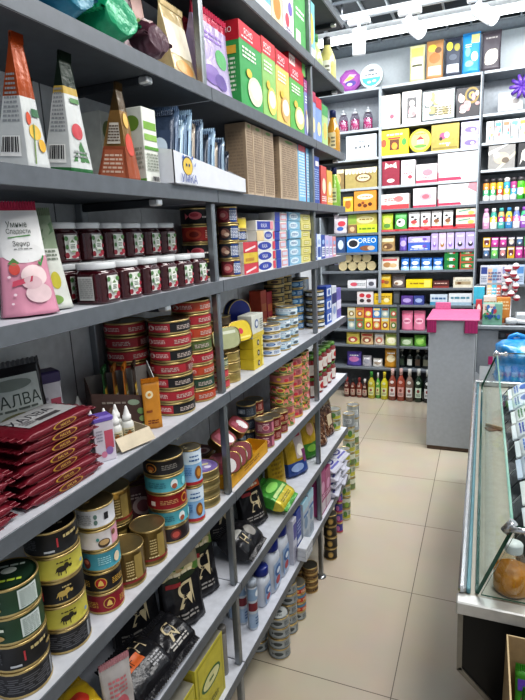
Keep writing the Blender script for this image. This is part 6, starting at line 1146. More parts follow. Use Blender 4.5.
for k, (pl, pr) in enumerate(((401, 412.5), (413, 425))):
    bbag('napkin_pack', f'pink napkin pack on the dark shelf, {("left", "right")[k]} one of two beside the counter block', 'pack', pl, pr, 312, T10, M('#d87f9c', .4, 0, .1, .15, 20), D=.08, front=[('e', .5, .5, .36, .16, '#e8b4c4'), ('l', .25, .4, .75, .6, 1, '#a83a64'), ('r', 0, .8, 1, .9, '#c8607f')], group='pink napkin packs', seed=70+k)
for k, (pl, pr) in enumerate(((345.5, 359.5), (360, 373), (373.5, 384), (384.5, 398))):
    bbag('spice_bag', f'yellow and white food bag on the lower dark shelf, {ORD[k]} from the corner', 'bag', pl, pr, 331, T11, foil(('#c9b95a', '#d0b48a', '#cfc4b4', '#c9cc8a')[k]), D=.07, front=[('e', .5, .45, .36, .26, ('#a8483a', '#8a4a34', '#b06a5a', '#e4e2c4')[k]), ('e', .5, .4, .18, .14, '#e0d8b8'), ('r', .1, .78, .9, .95, ('#e0cc5a', '#b54a3a', '#d8d8d8', '#8aa04a')[k])], group='food bags on the lower dark shelf', seed=80+k)
for k, (pl, pr, pt) in enumerate(((399.5, 413, 339), (413.5, 426, 336.5))):
    bbag('pea_pack', f'green vegetable pack lying on the lower dark shelf, {("smaller", "larger")[k]} one', 'pack', pl, pr, pt, T11, foil(('#6f8f5c', '#5f9a3c')[k]), D=.08, front=[('e', .5, .5, .36, .3, ('#a9b89a', '#8fc05a')[k])], seed=90+k)
# --- bottom: foil bags on the low shelf, bottles on the floor
zl = .30
for pl, pr, pt, c, e, lab in ((346, 361, 353, '#5a4a9a', '#b06a9a', 'purple foil crisp bag on the lowest back shelf'), (361.5, 371, 357, '#b5b2b8', '#8a8a94', 'silver white foil bag on the lowest back shelf, nearer the purple bag'), (372, 382, 360, '#c9c6c0', '#9a8a7a', 'silver white foil bag on the lowest back shelf, nearer the orange bag'), (384, 397, 350, '#c8902e', '#e0d4b0', 'orange foil crisp bag on the lowest back shelf')):
    bbag('crisp_bag', lab, 'bag', pl, pr, pt, zl, foil(c), D=.09, y=GF+.02, front=[('e', .5, .5, .36, .2, e), ('l', .2, .7, .8, .85, 1, '#f0f0f0')], seed=int(pl), wob=.012)
def bottle(px, pb, H, R, glass, liquid, cap, lab, name='wine_bottle', lbl='#dcd8d4', group=None, X=None, rough=.08):
    x, y = onz(px, pb, 0); y = min(y, YB-.006-R*1.02) if X is None else X; x = bx(px, .1, y); t = thing(name, lab, 'bottle', (x, y, .0006), 0, group)
    m = MB(); g = M(glass, rough, 0, .2, 0, 20, 0, .5); m.lathe([(R*.85, 0), (R, .006), (R, H*.56), (R*.88, H*.64), (R*.42, H*.76), (R*.36, H*.80), (R*.36, H*.93)], g, 18); 
    m.print([('r', .38, .14, .62, .44, lbl), ('e', .5, .34, .05, .05, '#8a4a4a'), ('l', .42, .18, .58, .26, 2, '#5a5a5a'), ('e', .5, .6, .07, .05, lbl)], cylmap(R, H), 2*PI*R, H, .05); m.obj('bottle_body', t)
    m = MB(); m.lathe([(R*.42, H*.80), (R*.42, H*.985), (R*.36, H), (.0001, H)], M(cap, .35), 16); m.obj('bottle_cap', t)
for k, (px, R, H, g, c, lab) in enumerate(((347, .032, .20, '#5a2a24', '#a83a3a', 'small dark red bottle nearest the corner on the floor'), (353, .03, .19, '#6a3428', '#333333', 'small red brown bottle with black cap on the floor'), (359.5, .032, .2, '#7a3a2c', '#8a2f2f', 'small amber red bottle beside the yellow drink bottles'), (365, .03, .19, '#4a2a22', '#d8d4d0', 'small dark bottle with white cap beside the yellow drink bottles'), (371.5, .036, .27, '#b5a83a', '#3f8a3c', 'yellow green drink bottle with a green cap'), (378, .024, .26, '#5f9a4a', '#d8d8d4', 'slim green drink bottle between the yellow ones'), (384.5, .036, .275, '#c9c02e', '#c8b83a', 'bright yellow drink bottle beside the rose wine'))):
    bottle(px, 396, H, R, g, g, c, lab, 'drink_bottle', '#d0d49a' if px > 367 else '#b9a090')
for k, (px, R, H, g, c, lb, lab) in enumerate(((392.5, .040, .315, '#8a4a3c', '#d8b8b4', '#e0d4d0', 'pink rose wine bottle, first from the yellow drinks'), (401, .040, .32, '#a3503f', '#d4b0ac', '#d8a8a0', 'coral rose wine bottle, second from the yellow drinks'), (409.5, .040, .32, '#8a7468', '#e0dcd8', '#e8e4e0', 'pale wine bottle with a white cap and white label'), (418.5, .040, .325, '#1f3524', '#d8dad8', '#cfe0cc', 'dark green wine bottle with a pale green label'), (427.5, .040, .32, '#24282a', '#c9ccca', '#d8d8d8', 'dark wine bottle mostly hidden by the grey counter block'))):
    bottle(px, 398, H, R, g, g, c, lab, lbl=lb, group='wine bottles on the floor')
for k in range(4):
    R = .038; x = bx(402+8*k, .45, GF+.09); t = thing('wine_bottle', f'dark wine bottle standing on the lowest back shelf, {ORD[k]} from the orange bag', 'bottle', (x, GF+.09, .3006), 0, 'dark bottles behind the wine')
    m = MB(); m.lathe([(R*.85, 0), (R, .006), (R, .11), (R*.8, .13), (R*.4, .15), (R*.36, .16), (R*.36, .18)], M('#1a221c', .1, 0, .2, 0, 20, 0, .5), 16); m.print([('r', .4, .15, .6, .5, ('#3c4a3a', '#c9cac4', '#57463a', '#6a6a5a')[k])], cylmap(R, .18), 2*PI*R, .18, .06); m.obj('bottle_body', t)
    m = MB(); m.lathe([(R*.42, .16), (R*.42, .196), (.0001, .197)], M(('#c9ccc8', '#2f3a2f', '#c8c4b8', '#4a4a44')[k], .35), 14); m.obj('bottle_cap', t)
0 and carton('cardboard_box', 'tall maroon cardboard box standing between the left shelves and the sachets', 'box', .07, .12, .30, (bx(342, .6, YB-.20), YB-.2, .932-.40+.0), 0, '#6a2626') if False else None
# --- right bay
bgood('gift_box', 'silver gift box wrapped with a white ribbon, on the highest shelf of its bay', 'gift box', 498, 523, 92, LC[1], '#c9ccd0', D=.12, front=[('p', [(.0, .25), (.0, .1), (1, .75), (1, .95)], '#e8eaec'), ('e', .5, .42, .2, .18, '#eef0f2'), ('e', .7, .5, .14, .14, '#8f8a86'), ('e', .25, .6, .14, .16, '#9a9690'), ('r', 0, 0, 1, .06, '#6a6c70')])
x = bx(521.5, 2.70, YB+.03); t = thing('gift_bow', 'purple ribbon rosette hanging from the top shelf of the spray can bay', 'ribbon', (x, YB-.035, 2.72))
m = MB()
for k in range(10):
    a = 2*PI*k/10; c, s_ = math.cos(a), math.sin(a); m.tube([(0, 0, 0), (c*.05, -.012, s_*.05), (c*.085, -.004, s_*.085), (c*.06, .010, s_*.06), (0, .006, 0)], [.006, .016, .014, .012, .005], M(('#5a3a9a', '#6f4cb0')[k % 2], .35), 7)
m.obj('ribbon_loops', t); m = MB(); m.tube([(0, 0, .06), (0, .0, .135)], .002, M('#4a3a6a', .5), 6); m.obj('hanging_string', t)
PC = ['#dfe4e6', '#5fb0a8', '#d87a5a', '#6ab0d8', '#c8a04a']
for k in range(5):
    bgood('perfume_box', f'white perfume box with bright print, {ORD[k]} from the metal divider', 'perfume box', 486+8.2*k, 493.6+8.2*k, 121.5-.9*k, LC[2], '#dfe2e2', D=.07, front=dots(['#e0605a', '#5ab0a0', '#e8a83a', '#5a9ad0', '#e8e8e8'], 7, k)+[('r', .1, .75, .9, .9, PC[k])], group='white perfume boxes')
bgood('gift_box', 'grey gift box in clear film tied with pale ribbon', 'gift box', 488, 515, 144, LC[3], '#8f8d8a', D=.12, front=[('e', .5, .45, .3, .25, '#b5a898'), ('e', .3, .6, .12, .14, '#d5d0c8'), ('p', [(.3, .0), (.42, .0), (1, .55), (1, .68)], '#d6cfb0'), ('p', [(.0, .6), (.0, .75), (.6, 1), (.75, 1)], '#dcdad6'), ('e', .65, .35, .14, .12, '#6a5f54')])
bgood('gift_box', 'black gift box with a cream fan print', 'gift box', 517.5, 540, 140, LC[3], '#2f2f32', D=.12, front=[('e', .5, .5, .36, .3, '#c9c4ba'), ('p', [(.1, .1), (.4, .6), (.2, .7)], '#e0dcd2')])
DC = [('#d98a3a', '#4fae7a', '#e8e8e8'), ('#d9a43a', '#3fa86a', '#e4e4e4'), ('#e0b02e', '#c8503a', '#d8d4d0'), ('#2f9ac0', '#d0d43a', '#e8e8e8'), ('#a83a7a', '#3f9ac0', '#d8d8e4'), ('#5fc03a', '#e8e0e0', '#3fa83a'), ('#7fd03f', '#d8e44a', '#3f8a3a'), ('#4fae5a', '#e0dc5a', '#e8e8e8'), ('#6fc06a', '#d8e0d8', '#4f9a5a')]
def spray(px, z, h, R, c, lab, shp=0, group=None):
    x = bx(px, z+.08, GF+R); t = thing(('spray_can', 'shampoo_bottle')[shp], lab, ('spray can', 'bottle')[shp], (x, GF+R+.003, z+.0006), 0, group); m = MB()
    b = h*.82; hx, hy, hz = c; cb = M(hz, .35, .1)
    if shp == 0: m.lathe([(R*.92, 0, cb), (R, .004, cb), (R, b*.28, M(hy, .35)), (R, b*.62, M(hx, .35)), (R, b*.93, M(hx, .35)), (R*.8, b, M(hx, .35))], cb, 16)
    else: m.lathe([(R*.9, 0, cb), (R, .004, cb), (R, b*.4, M(hy, .35)), (R*.97, b*.7, M(hx, .35)), (R*.7, b*.95, M(hx, .35)), (R*.5, b, M(hx, .35))], cb, 16, None, True, 1., .7)
    m.print([('e', .5, .5, .09, .12, '#eceae6'), ('l', .42, .2, .58, .34, 2, '#f0f0f0'), ('e', .5, .72, .06, .06, hz)], cylmap(R, b) if shp == 0 else (lambda u, v, l: (math.cos(-PI/2+(u-.5)*2*PI)*R, (math.sin(-PI/2+(u-.5)*2*PI)*R*.72-E*2*l), v*b)), 2*PI*R, b, .06); m.obj('can_body' if shp == 0 else 'bottle_body', t)
    m = MB(); m.lathe([(R*(.9 if shp == 0 else .6), b-.002), (R*(.88 if shp == 0 else .6), h*.97), (R*.5, h), (.0001, h)], M(('#3a3436', '#4a4648', '#e0dcd8')[int(px) % 3] if shp == 0 else hz, .4), 14, None, True, 1., 1 if shp == 0 else .7); m.obj('cap', t)
for k in range(9): spray(486+6.9*k, LC[4], .185, .0262, DC[k], f'bright spray can on the upper spray shelf, {ORD[k]} from the metal divider', 0, 'spray cans on the upper shelf')
HC_ = [('#e0b0cc', '#e8c8dc', '#d8a0c4'), ('#2f9a8a', '#d8d43a', '#e8ece8'), ('#e8a86a', '#a83a8a', '#4fb0a8'), ('#c9d04a', '#e08a3a', '#3f8ac0'), ('#6a7ad0', '#d87ab0', '#e8e8f0'), ('#3fae7a', '#e8e0ec', '#9a5ab8'), ('#b5d0e4', '#d85a9a', '#5a4a9a'), ('#e0d8ec', '#5ac09a', '#c83a7a'), ('#9ad0b0', '#d8c8e8', '#e0609a')]
for k in range(8): spray(486+7.6*k, LC[5], .175, .0285, HC_[k], f'coloured shampoo bottle on the middle spray shelf, {ORD[k]} from the metal divider', 1, 'shampoo bottles on the middle shelf')
NC = [('#3a3f4a', '#5a7aa0'), ('#4a8a5a', '#8fd06a'), ('#54464e', '#c88a8a'), ('#c8a02e', '#6a2f3a'), ('#a02f7a', '#e060b0'), ('#8a2f6a', '#d850a0'), ('#3a3444', '#c9c0b0')]
for k in range(7):
    x0, x1 = bx(482.5+8.2*k, LC[6]+.05), bx(490+8.2*k, LC[6]+.05)
    for j in range(2):
        c, e = NC[(k+3*j) % 7]; carton('cosmetic_box', f'small dark cosmetic box, {ORD[k]} from the divider in the {("lower", "upper")[j]} row', 'cosmetic box', x1-x0-.002, .09, .098 if j == 0 else .085, ((x0+x1)/2, GF+.045, LC[6]+.0006+j*.0986), 0, c, group=f'dark cosmetic boxes, {("lower", "upper")[j]} row', front=[('e', .5, .5, .35, .28, e), ('r', .1, .75, .9, .92, '#d8d4d4'), ('e', .5, .35, .14, .1, '#efe8e4')])
for k in range(5):
    x0, x1 = bx(480+9*k, 1.2), bx(488.5+9*k, 1.2); carton('toothpaste_box', f'pale toothpaste box on the low open shelf, {ORD[k]} from the divider', 'box', x1-x0-.003, .12, .17, ((x0+x1)/2, GF+.06, 1.1206), 0, ('#c9ccd4', '#b9c8dc', '#d8d4d0')[k % 3], group='toothpaste boxes', front=[('r', .1, .55, .9, .9, ('#3a4a8a', '#5a8ac0', '#8a8ab0')[k % 3]), ('l', .15, .1, .85, .45, 4, '#6a7a94')])
# ================================================================== counter block, desk, glass case and the goods on them
GR = M('#a6abb1', .5, 0, .06); GR2 = M('#868b91', .5, 0, .06)
t = thing('counter_block', 'plain grey upright counter block standing at the end of the aisle', 'counter', (-.193, 4.18, 0))
m = MB(); m.box(-.158, .158, -.244, .22, .03, .99, GR, .004); m.obj('block_body', t)
m = MB(); m.box(-.152, .152, -.236, .214, 0.0005, .031, M('#5c4a3e', .6), .003); m.obj('plinth', t)
PK, PK2 = M('#c4678f', .55, 0, .14, .15, 60), M('#a62a68', .55, 0, .12, .15, 60)
t = thing('pink_board', 'magenta pink covering board laid on the grey counter block', 'board', (-.190, 4.17, .9905))
m = MB(); m.box(-.178, .178, -.262, .26, 0, .010, PK, .003); m.obj('board_top', t)
for x0, x1, lab in ((-.172, -.107, 'left_flap'), (.082, .168, 'right_flap')):
    m = MB(); m.box(x0, x1, -.2605, -.2435, -.088, .004, PK2, .003)
    for q in range(4): m.box(x0+.004+q*(x1-x0)/4.2, x0+.009+q*(x1-x0)/4.2, -.2612, -.2600, -.08, -.004, M('#8f1f58', .6), .0003)
    m.obj('hanging_flap', t)
m = MB(); m.box(-.155, -.04, .235, .252, .010, .065, PK, .004); m.obj('raised_edge', t)
t = thing('cash_desk', 'grey cash desk behind the glass case with a dark slot in its front', 'desk', (.52, 4.40, 0))
m = MB(); m.box(-.545, .48, -.2, .22, 0.001, .885, GR2, .004); m.obj('desk_body', t)
m = MB(); m.box(-.552, .49, -.22, .23, .886, .915, M('#8b9196', .4, .2), .004); m.obj('desk_top', t)
m = MB(); m.box(-.40, -.12, -.212, -.199, .815, .876, M('#1f2226', .4), .003)
for q in range(7): m.box(-.385+q*.037, -.36+q*.037, -.2135, -.2115, .828+.012*(q % 2), .856, M(('#3a3f46', '#5a2f34', '#2f3a50')[q % 3], .4), .001)
m.obj('dark_slot', t)
t = thing('side_panel_board', 'slanting grey side panel between the counter block and the desk', 'panel', (0, 4.02, 0)); m = MB()
P = [(-.030, .001), (.30, .001), (.30, .78), (.105, .78), (.03, .56), (-.030, .60)]
m.face([(x, 0, z) for x, z in P], GR); m.face([(x, .018, z) for x, z in reversed(P)], GR)
for i in range(6):
    a, b = P[i], P[(i+1) % 6]; m.face([(b[0], 0, b[1]), (a[0], 0, a[1]), (a[0], .018, a[1]), (b[0], .018, b[1])], GR2)
m.obj('slanted_sheet', t); m = MB(); m.box(.055, .085, -.0015, -.0002, .66, .72, PK2, .0004); m.obj('pink_sticker', t)
# goods on the desk
DT = .9156
def ditem(name, lab, cat, pl, pr, pt, y, col, D=.1, zb=0., **kw):
    x0, x1 = xat(pl, y, DT+.08), xat(pr, y, DT+.08); h = zat(pt, (x0+x1)/2, y)-DT-zb
    return carton(name, lab, cat, x1-x0-.002, D, max(.02, h), ((x0+x1)/2, y+D/2, DT+zb+.0006), 0, col, **kw)
ditem('counter_box', 'green and blue printed box at the front of the cash desk', 'box', 482.5, 502.5, 304, 4.21, '#7fae9a', D=.09, front=[('r', 0, .5, .6, 1, '#d9d4c4'), ('l', .1, .7, .55, .9, 2, '#b04a5a')]+dots(['#2f5f9a', '#3f9a5a', '#e4e8e4', '#4a7ab8', '#c8505a'], 16, 5)+[('t', 'MINT', .4, .42, .2, '#2f4f8a')])
ditem('counter_box', 'orange box standing behind the green and blue box', 'box', 496, 510, 298, 4.31, '#c9823c', D=.07, front=[('l', .1, .5, .9, .9, 3, '#e8c89a'), ('r', 0, 0, 1, .2, '#a8602a')])
ditem('counter_box', 'low red box at the near corner of the cash desk', 'box', 475.5, 482, 300, 4.45, '#b5484f', D=.06, front=[('e', .5, .5, .3, .3, '#e8dcd8')])
ditem('counter_box', 'flat white open box with cream sticks on the cash desk', 'box', 483, 496, 296.5, 4.44, '#d8d2c4', D=.08, front=[('l', .05, .5, .95, .9, 1, '#b09a7a')])
ditem('counter_box', 'turquoise topped box at the back of the cash desk', 'box', 473, 484, 287, 4.53, '#c9d4d8', D=.08, front=[('r', 0, .45, 1, 1, '#3fb0c8'), ('l', .1, .1, .9, .4, 2, '#5a6a74')])
t = ditem('gum_rack', 'tall white rack with rows of small gum packs on the cash desk', 'rack', 485.5, 501, 266, 4.54, '#c6ccd2', D=.06, front=[('r', .05, .68, .32, .95, '#d8b89a'), ('r', .36, .68, .64, .95, '#8fb8d8'), ('r', .68, .68, .95, .95, '#c9c4d0'), ('r', .05, .38, .32, .64, '#e0c89a'), ('r', .36, .38, .64, .64, '#5ac0d8'), ('r', .68, .38, .95, .64, '#d0705a'), ('l', .08, .72, .92, .9, 3, '#6a6a8a'), ('l', .08, .42, .92, .6, 3, '#e8e8e8'), ('r', 0, .33, 1, .36, '#8a9298'), ('r', 0, .65, 1, .67, '#8a9298')])
x0 = xat(509, 4.40, 1.2); t = thing('lollipop_stand', 'tall lollipop stand with red and white round sweets on the cash desk', 'stand', (x0+.015, 4.465, DT+.0006))
m = MB(); m.lathe([(.045, 0), (.045, .01), (.012, .014), (.010, .40), (.0001, .405)], M('#d0d2d4', .4), 18); m.obj('stand_pole', t)
rr = random.Random(4)
for k in range(14):
    a = k*2.4; z = .17+.0185*k; r_ = .045-.0012*k; m = MB(); c = Vector((r_*math.cos(a), r_*math.sin(a)-.01, z))
    m.tube([(0, 0, z-.02), c], .0025, M('#e8e8e6', .4), 6); T = Matrix.Translation(c)
    m.lathe([(.0001, -.026), (.015, -.021), (.025, -.007), (.026, 0, M('#d8d4d4', .25)), (.025, .007, M('#d8d4d4', .25)), (.015, .021, M('#d8d4d4', .25)), (.0001, .026)], M('#b5384a', .25), 14, T); m.obj('lollipop', t)
x0 = xat(512, 4.24, .95); t = thing('price_scanner', 'white hand held scanner lying on the cash desk', 'scanner', (x0, 4.235, DT+.0008), 0)
m = MB(); wv = M('#c9cdd0', .35)
m.lathe([(.0001, 0), (.022, .004), (.026, .03), (.02, .075), (.0001, .08)], wv, 16, Matrix.Translation((-.045, 0, .028)) @ Euler((0, R90, 0)).to_matrix().to_4x4()); m.obj('scanner_head', t)
m = MB(); m.tube([(.02, 0, .028), (.06, .004, .022), (.13, .008, .018), (.16, .008, .016)], [.018, .016, .015, .013], wv, 12); m.obj('scanner_grip', t)
m = MB(); m.box(-.05, -.044, -.02, .02, .012, .044, M('#2a2f38', .2), .002); m.obj('scanner_window', t)
x0 = xat(521, 4.34, 1.0); t = thing('card_terminal', 'dark grey card terminal at the edge of the cash desk', 'device', (x0+.015, 4.325, DT+.0008), 0)
m = MB(); T = Euler((.5, 0, 0)).to_matrix().to_4x4(); m.box(-.055, .055, -.05, .06, .03, .062, M('#7d8286', .4), .006, T); m.box(-.05, .05, -.04, .05, .0, .04, M('#55595e', .5), .006); m.obj('terminal_body', t)
m = MB(); m.box(-.042, .042, .008, .05, .0622, .0640, M('#b9c2c8', .2), .001, T); m.obj('terminal_screen', t)
# ------------------------------------------------------------------ glass display case
Y0, Y1, ZC = 1.168, 2.965, .80
STL, GE, GLS = M('#c3c6c8', .25, .85), M('#1c4a3c', .12, 0, .1, 0, 40, 0, .5), clear('#fafdfc', 'case_glass', .1, 1.)
GEL = M('#8fb8a8', .15, 0, .1)
t = thing('display_case', 'low glass display case with steel edges along the aisle', 'display case', (.25, (Y0+Y1)/2, 0)); cx, cy = .25, (Y0+Y1)/2
def V(x, y, z): return (x-cx, y-cy, z)
m = MB(); m.box(-.022-cx, .62-cx, Y0-.03-cy, Y1+.01-cy, .778, .80, M('#aaa498', .35, .1), .002); m.obj('case_floor', t)
m = MB(); m.box(-.026-cx, -.008-cx, Y0-cy, Y1+.005-cy, .8005, .820, STL, .006); m.obj('front_rail', t)
m = MB(); m.box(-.0075-cx, .002-cx, Y0+.005-cy, Y1-cy, .8005, .815, M('#5f8a92', .25, .3), .002); m.obj('teal_glass_channel', t)
m = MB(); m.box(-.028-cx, .62-cx, Y0-.034-cy, Y0+.002-cy, .770, .803, M('#c9c9c6', .3, .5), .003); m.obj('end_ledge', t)
m = MB(); m.box(-.02-cx, .62-cx, Y1-.02-cy, Y1+.01-cy, .8005, .83, STL, .004); m.obj('rear_rail', t)
def slab(m, quad, n, th, face, edge):
    A = [Vector(q) for q in quad]; n = Vector(n)*th; B = [a+n for a in A]
    m.face(A, face); m.face(B[::-1], face)
    for i in range(4):
        j = (i+1) % 4; m.face([A[j], A[i], B[i], B[j]], edge[i])
bxx, txx, zt_ = .012, .078, .984; nx = Vector((zt_-.806, 0, -(txx-bxx))).normalized()
m = MB(); slab(m, [V(bxx, Y0+.008, .806), V(bxx, Y1-.03, .806), V(txx, Y1-.03, zt_), V(txx, Y0+.008, zt_)], nx, .008, GLS, [GE, GE, GEL, GE]); m.obj('front_pane', t)
m = MB(); slab(m, [V(txx+.001, Y0+.008, zt_+.001), V(txx+.001, Y1-.03, zt_+.001), V(.60, Y1-.03, zt_+.001), V(.60, Y0+.008, zt_+.001)], (0, 0, 1), .007, GLS, [GE, GE, GE, GE]); m.obj('top_pane', t)
m = MB(); slab(m, [V(bxx+.012, Y0+.002, .806), V(.60, Y0+.002, .806), V(.60, Y0+.002, zt_-.002), V(txx+.012, Y0+.002, zt_-.002)], (0, 1, 0), .005, GLS, [GE, GE, GE, GE]); m.obj('end_pane', t)
for yy in (Y0+.012, Y1-.04):
    m = MB(); m.tube([V(txx-.012, yy-.004, zt_-.010), V(txx+.006, yy-.004, zt_+.016)], .010, STL, 12); m.tube([V(txx-.004, yy-.016, zt_+.004), V(txx+.05, yy-.016, zt_+.004)], .007, STL, 10); m.tube([V(txx+.045, yy-.02, zt_+.004), V(txx+.045, yy+.012, zt_+.004)], .010, STL, 12); m.obj('glass_clamp', t)
# the base: a dark end panel cut away at the lower aisle corner
PB = [(-.024, .7695), (-.022, .606), (.115, .47), (.115, .012), (.60, .012), (.60, .7695)]
m = MB(); BK = M('#0d0f10', .45, 0, .05); TRM = M('#8d8a82', .35, .6)
ya, yb_ = Y0-.012, Y1
m.face([V(x, ya, z) for x, z in PB], BK); m.face([V(x, yb_, z) for x, z in reversed(PB)], BK)
for i in range(6): a, b = PB[i], PB[(i+1) % 6]; m.face([V(b[0], ya, b[1]), V(a[0], ya, a[1]), V(a[0], yb_, a[1]), V(b[0], yb_, b[1])], M('#6d6a64', .5, .2))
m.obj('base_body', t)
m = MB()
for a, b in ((PB[0], PB[1]), (PB[1], PB[2]), (PB[2], PB[3])):
    d = Vector((b[0]-a[0], 0, b[1]-a[1])).normalized(); n = Vector((-d.z, 0, d.x))*.012*(1 if True else -1)
    q = [Vector(V(a[0], ya-.004, a[1])), Vector(V(b[0], ya-.004, b[1]))]; q += [q[1]-n*-1, q[0]-n*-1]
    if (q[2]-Vector(V(.3, ya, .4))).length > (q[1]-Vector(V(.3, ya, .4))).length: q[2] = q[1]-n; q[3] = q[0]-n
    m.face(q, TRM); k = [p+Vector((0, .004, 0)) for p in q]; m.face([q[1], q[0], k[0], k[1]], TRM); m.face([q[3], q[2], k[2], k[3]], TRM)
m.obj('metal_trim', t)
# inside: wire rack with packs, a scrap of board, a juice bottle
t = thing('wire_rack', 'black and chrome wire rack sloping inside the glass case', 'rack', (.20, 2.05, .8006)); m = MB(); WR = M('#b9bcc0', .3, .8); WD = M('#1b1d20', .5)
for q in range(15): y = -.71+q*.102; m.tube([(-.09, y, .004), (-.06, y, .05), (.16, y, .12)], .0022, WR if q % 2 else WD, 6)
for x, z in ((-.09, .004), (-.06, .05), (.05, .085), (.16, .12)): m.tube([(x, -.72, z), (x, .75, z)], .003, WD if x < 0 else WR, 6)
m.obj('wire_frame', t); m = MB(); m.box(-.088, .2, -.72, .75, .0002, .003, M('#23262a', .6), .0005); m.obj('dark_base', t)
for k in range(8):
    y = 1.42+k*.165; c = ['#d8dce4', '#e2e4e6', '#c9d2e4', '#dfe2e8'][k % 4]; e = ['#2f3fae', '#3f7a4a', '#3a5aa8', '#5a7ac8'][k % 4]
    pouch('sweets_pack', f'white pack with {["deep blue", "green", "blue", "pale blue"][k % 4]} print on the wire rack, {ORD[k]} from the camera', 'pack', .145, .15, .03, (.135+.004*(k % 2), y, .878), -R90, M(c, .35, 0, .06, .2, 20), rx=-1.15, pillow=True, seed=120+k, front=[('e', .45, .5, .3, .22, e), ('e', .6, .55, .14, .1, '#e8eaf0'), ('l', .15, .1, .85, .25, 2, e), ('r', .1, .78, .6, .9, e)], nu=8, nv=10, wob=.006)
m = MB(); m.box(-.05, .05, -.03, .03, 0, .004, M('#7a5a44', .7, 0, .3), .001, Euler((0, 0, .5)).to_matrix().to_4x4()); m.box(-.055, .05, -.004, .004, .004, .022, M('#b5a084', .7), .001, Euler((0, 0, -.5)).to_matrix().to_4x4())
place(tag(m.obj('cardboard_scrap'), 'torn brown cardboard scrap lying on the floor of the glass case', 'cardboard'), (.068, 2.30, .801)).scale = (.7, .7, .8)
jx, jy = .090, 1.222
t = thing('juice_bottle', 'clear bottle of orange juice with a white cap in the glass case', 'bottle', (jx, jy, .8006)); R = .041
prof = [(.0001, .0), (R*.8, 0), (R*.97, .004), (R, .012), (R, .058), (R*.93, .07), (R*.7, .086), (R*.45, .098), (R*.38, .102), (R*.38, .112)]
m = MB(); m.lathe(prof, clear('#f2ece0', 'bottle_plastic', milk=.28), 28, cap=False); m.obj('bottle_body', t)
m = MB(); m.lathe([(.0001, .0015), (R*.78, .0015), (R*.95, .005), (R*.975, .013), (R*.975, .055), (.0001, .056)], M('#dd9a34', .25, 0, .1), 28); m.obj('orange_juice', t)
m = MB(); m.lathe([(R*.47, .101), (R*.48, .103), (R*.48, .119), (R*.44, .122), (.0001, .1222)], M('#e2e4e4', .4), 24)
m.obj('screw_cap', t)
# blue bag on a low cabinet beyond the case
t = thing('low_cabinet', 'low grey metal cabinet under the blue plastic bag', 'cabinet', (.36, 3.25, 0)); m = MB(); m.box(-.34, .34, -.26, .25, .001, .745, GR, .004); m.obj('cabinet_body', t)
m = MB(); m.box(-.36, .35, -.275, .255, .7455, .775, M('#a3a6a8', .3, .6), .003); m.obj('cabinet_top', t)
t = thing('plastic_bag', 'crumpled sky blue plastic carrier bag full of goods', 'bag', (.285, 3.24, .7760)); m = MB(); BB = M('#2f8fcf', .22, 0, .35, .6, 14, 0, .3); n1, n2 = 34, 22; vs = []
for j in range(n2+1):
    v = j/n2; z = .225*v; s = (1-.06*v) if v < .72 else max(.02, math.cos((v-.72)/.28*PI/2)**.6)*.957
    for i in range(n1):
        a = 2*PI*i/n1; ca, sa = math.cos(a), math.sin(a); g = 1/((abs(ca)**3.2+abs(sa)**3.2)**(1/3.2))
        q = Vector((ca*g*.205*s, sa*g*.15*s, z)); nn = noise.fractal(q*9+Vector((3, 1, 7)), 1., 2., 4)*.028+abs(noise.noise(q*22))*.016
        if j == 0: nn *= .2
        vs.append((q.x+ca*nn, q.y+sa*nn, max(.0004, z+(nn*.8 if v > .6 else 0)+(.02*math.sin(a*2+1) if v > .7 else 0))))
m.mesh(vs, [(j*n1+i, j*n1+(i+1) % n1, (j+1)*n1+(i+1) % n1, (j+1)*n1+i) for j in range(n2) for i in range(n1)], BB, True); m.face([vs[i] for i in reversed(range(n1))], BB); m.face([vs[n2*n1+i] for i in range(n1)], BB); m.obj('bag_body', t)
for k, (x, a) in enumerate(((-.10, .3), (.06, -.2))):
    m = MB(); hs = [(x-.035, 0, .215), (x-.03, -.02, .245), (x, -.03, .262), (x+.035, -.02, .248), (x+.045, 0, .215)]; m.tube(hs, [.018, .014, .012, .014, .018], BB, 9); m.obj('bag_handle', t)
# ------------------------------------------------------------------ cardboard box with sweets on a wooden stool
t = thing('wooden_stool', 'plain pale wooden stool standing before the glass case', 'stool', (.245, .93, 0)); WO = M('#b58a54', .55, 0, .2, .1, 18)
m = MB(); m.box(-.20, .20, -.20, .20, .53, .555, WO, .004); m.obj('seat', t)
for sx in (-1, 1):
    for sy in (-1, 1): m = MB(); m.box(sx*.165-.018, sx*.165+.018, sy*.165-.018, sy*.165+.018, .0005, .5295, WO, .003); m.obj('leg', t)
bxc, byc, BW, BD, BH = .262, .955, .37, .30, .215
t = thing('cardboard_box', 'open brown cardboard box of bright sweets on the wooden stool', 'box', (bxc, byc, .5556)); CB = M('#a8906c', .75, 0, .14); CBE = M('#c9b48e', .75)
m = MB(); m.box(-BW/2, BW/2, -BD/2, BD/2, 0, .004, CB, .0008)
for x0, x1, y0, y1 in ((-BW/2, -BW/2+.004, -BD/2, BD/2), (BW/2-.004, BW/2, -BD/2, BD/2), (-BW/2+.004, BW/2-.004, BD/2-.004, BD/2), (-BW/2+.004, BW/2-.004, -BD/2, -BD/2+.004)):
    m.box(x0, x1, y0, y1, .004, BH, CB, .0006, mats={(2, 1): CBE})
m.obj('box_walls', t)
CW_ = ['#5a3a9a', '#c9ccd4', '#c23a4a', '#4f9a3a', '#b58a5a', '#d8c84a', '#6a4ab4', '#5a8ac8', '#d85a8a', '#e0e0e4', '#3f7a3a', '#a86a3a']
k = 0
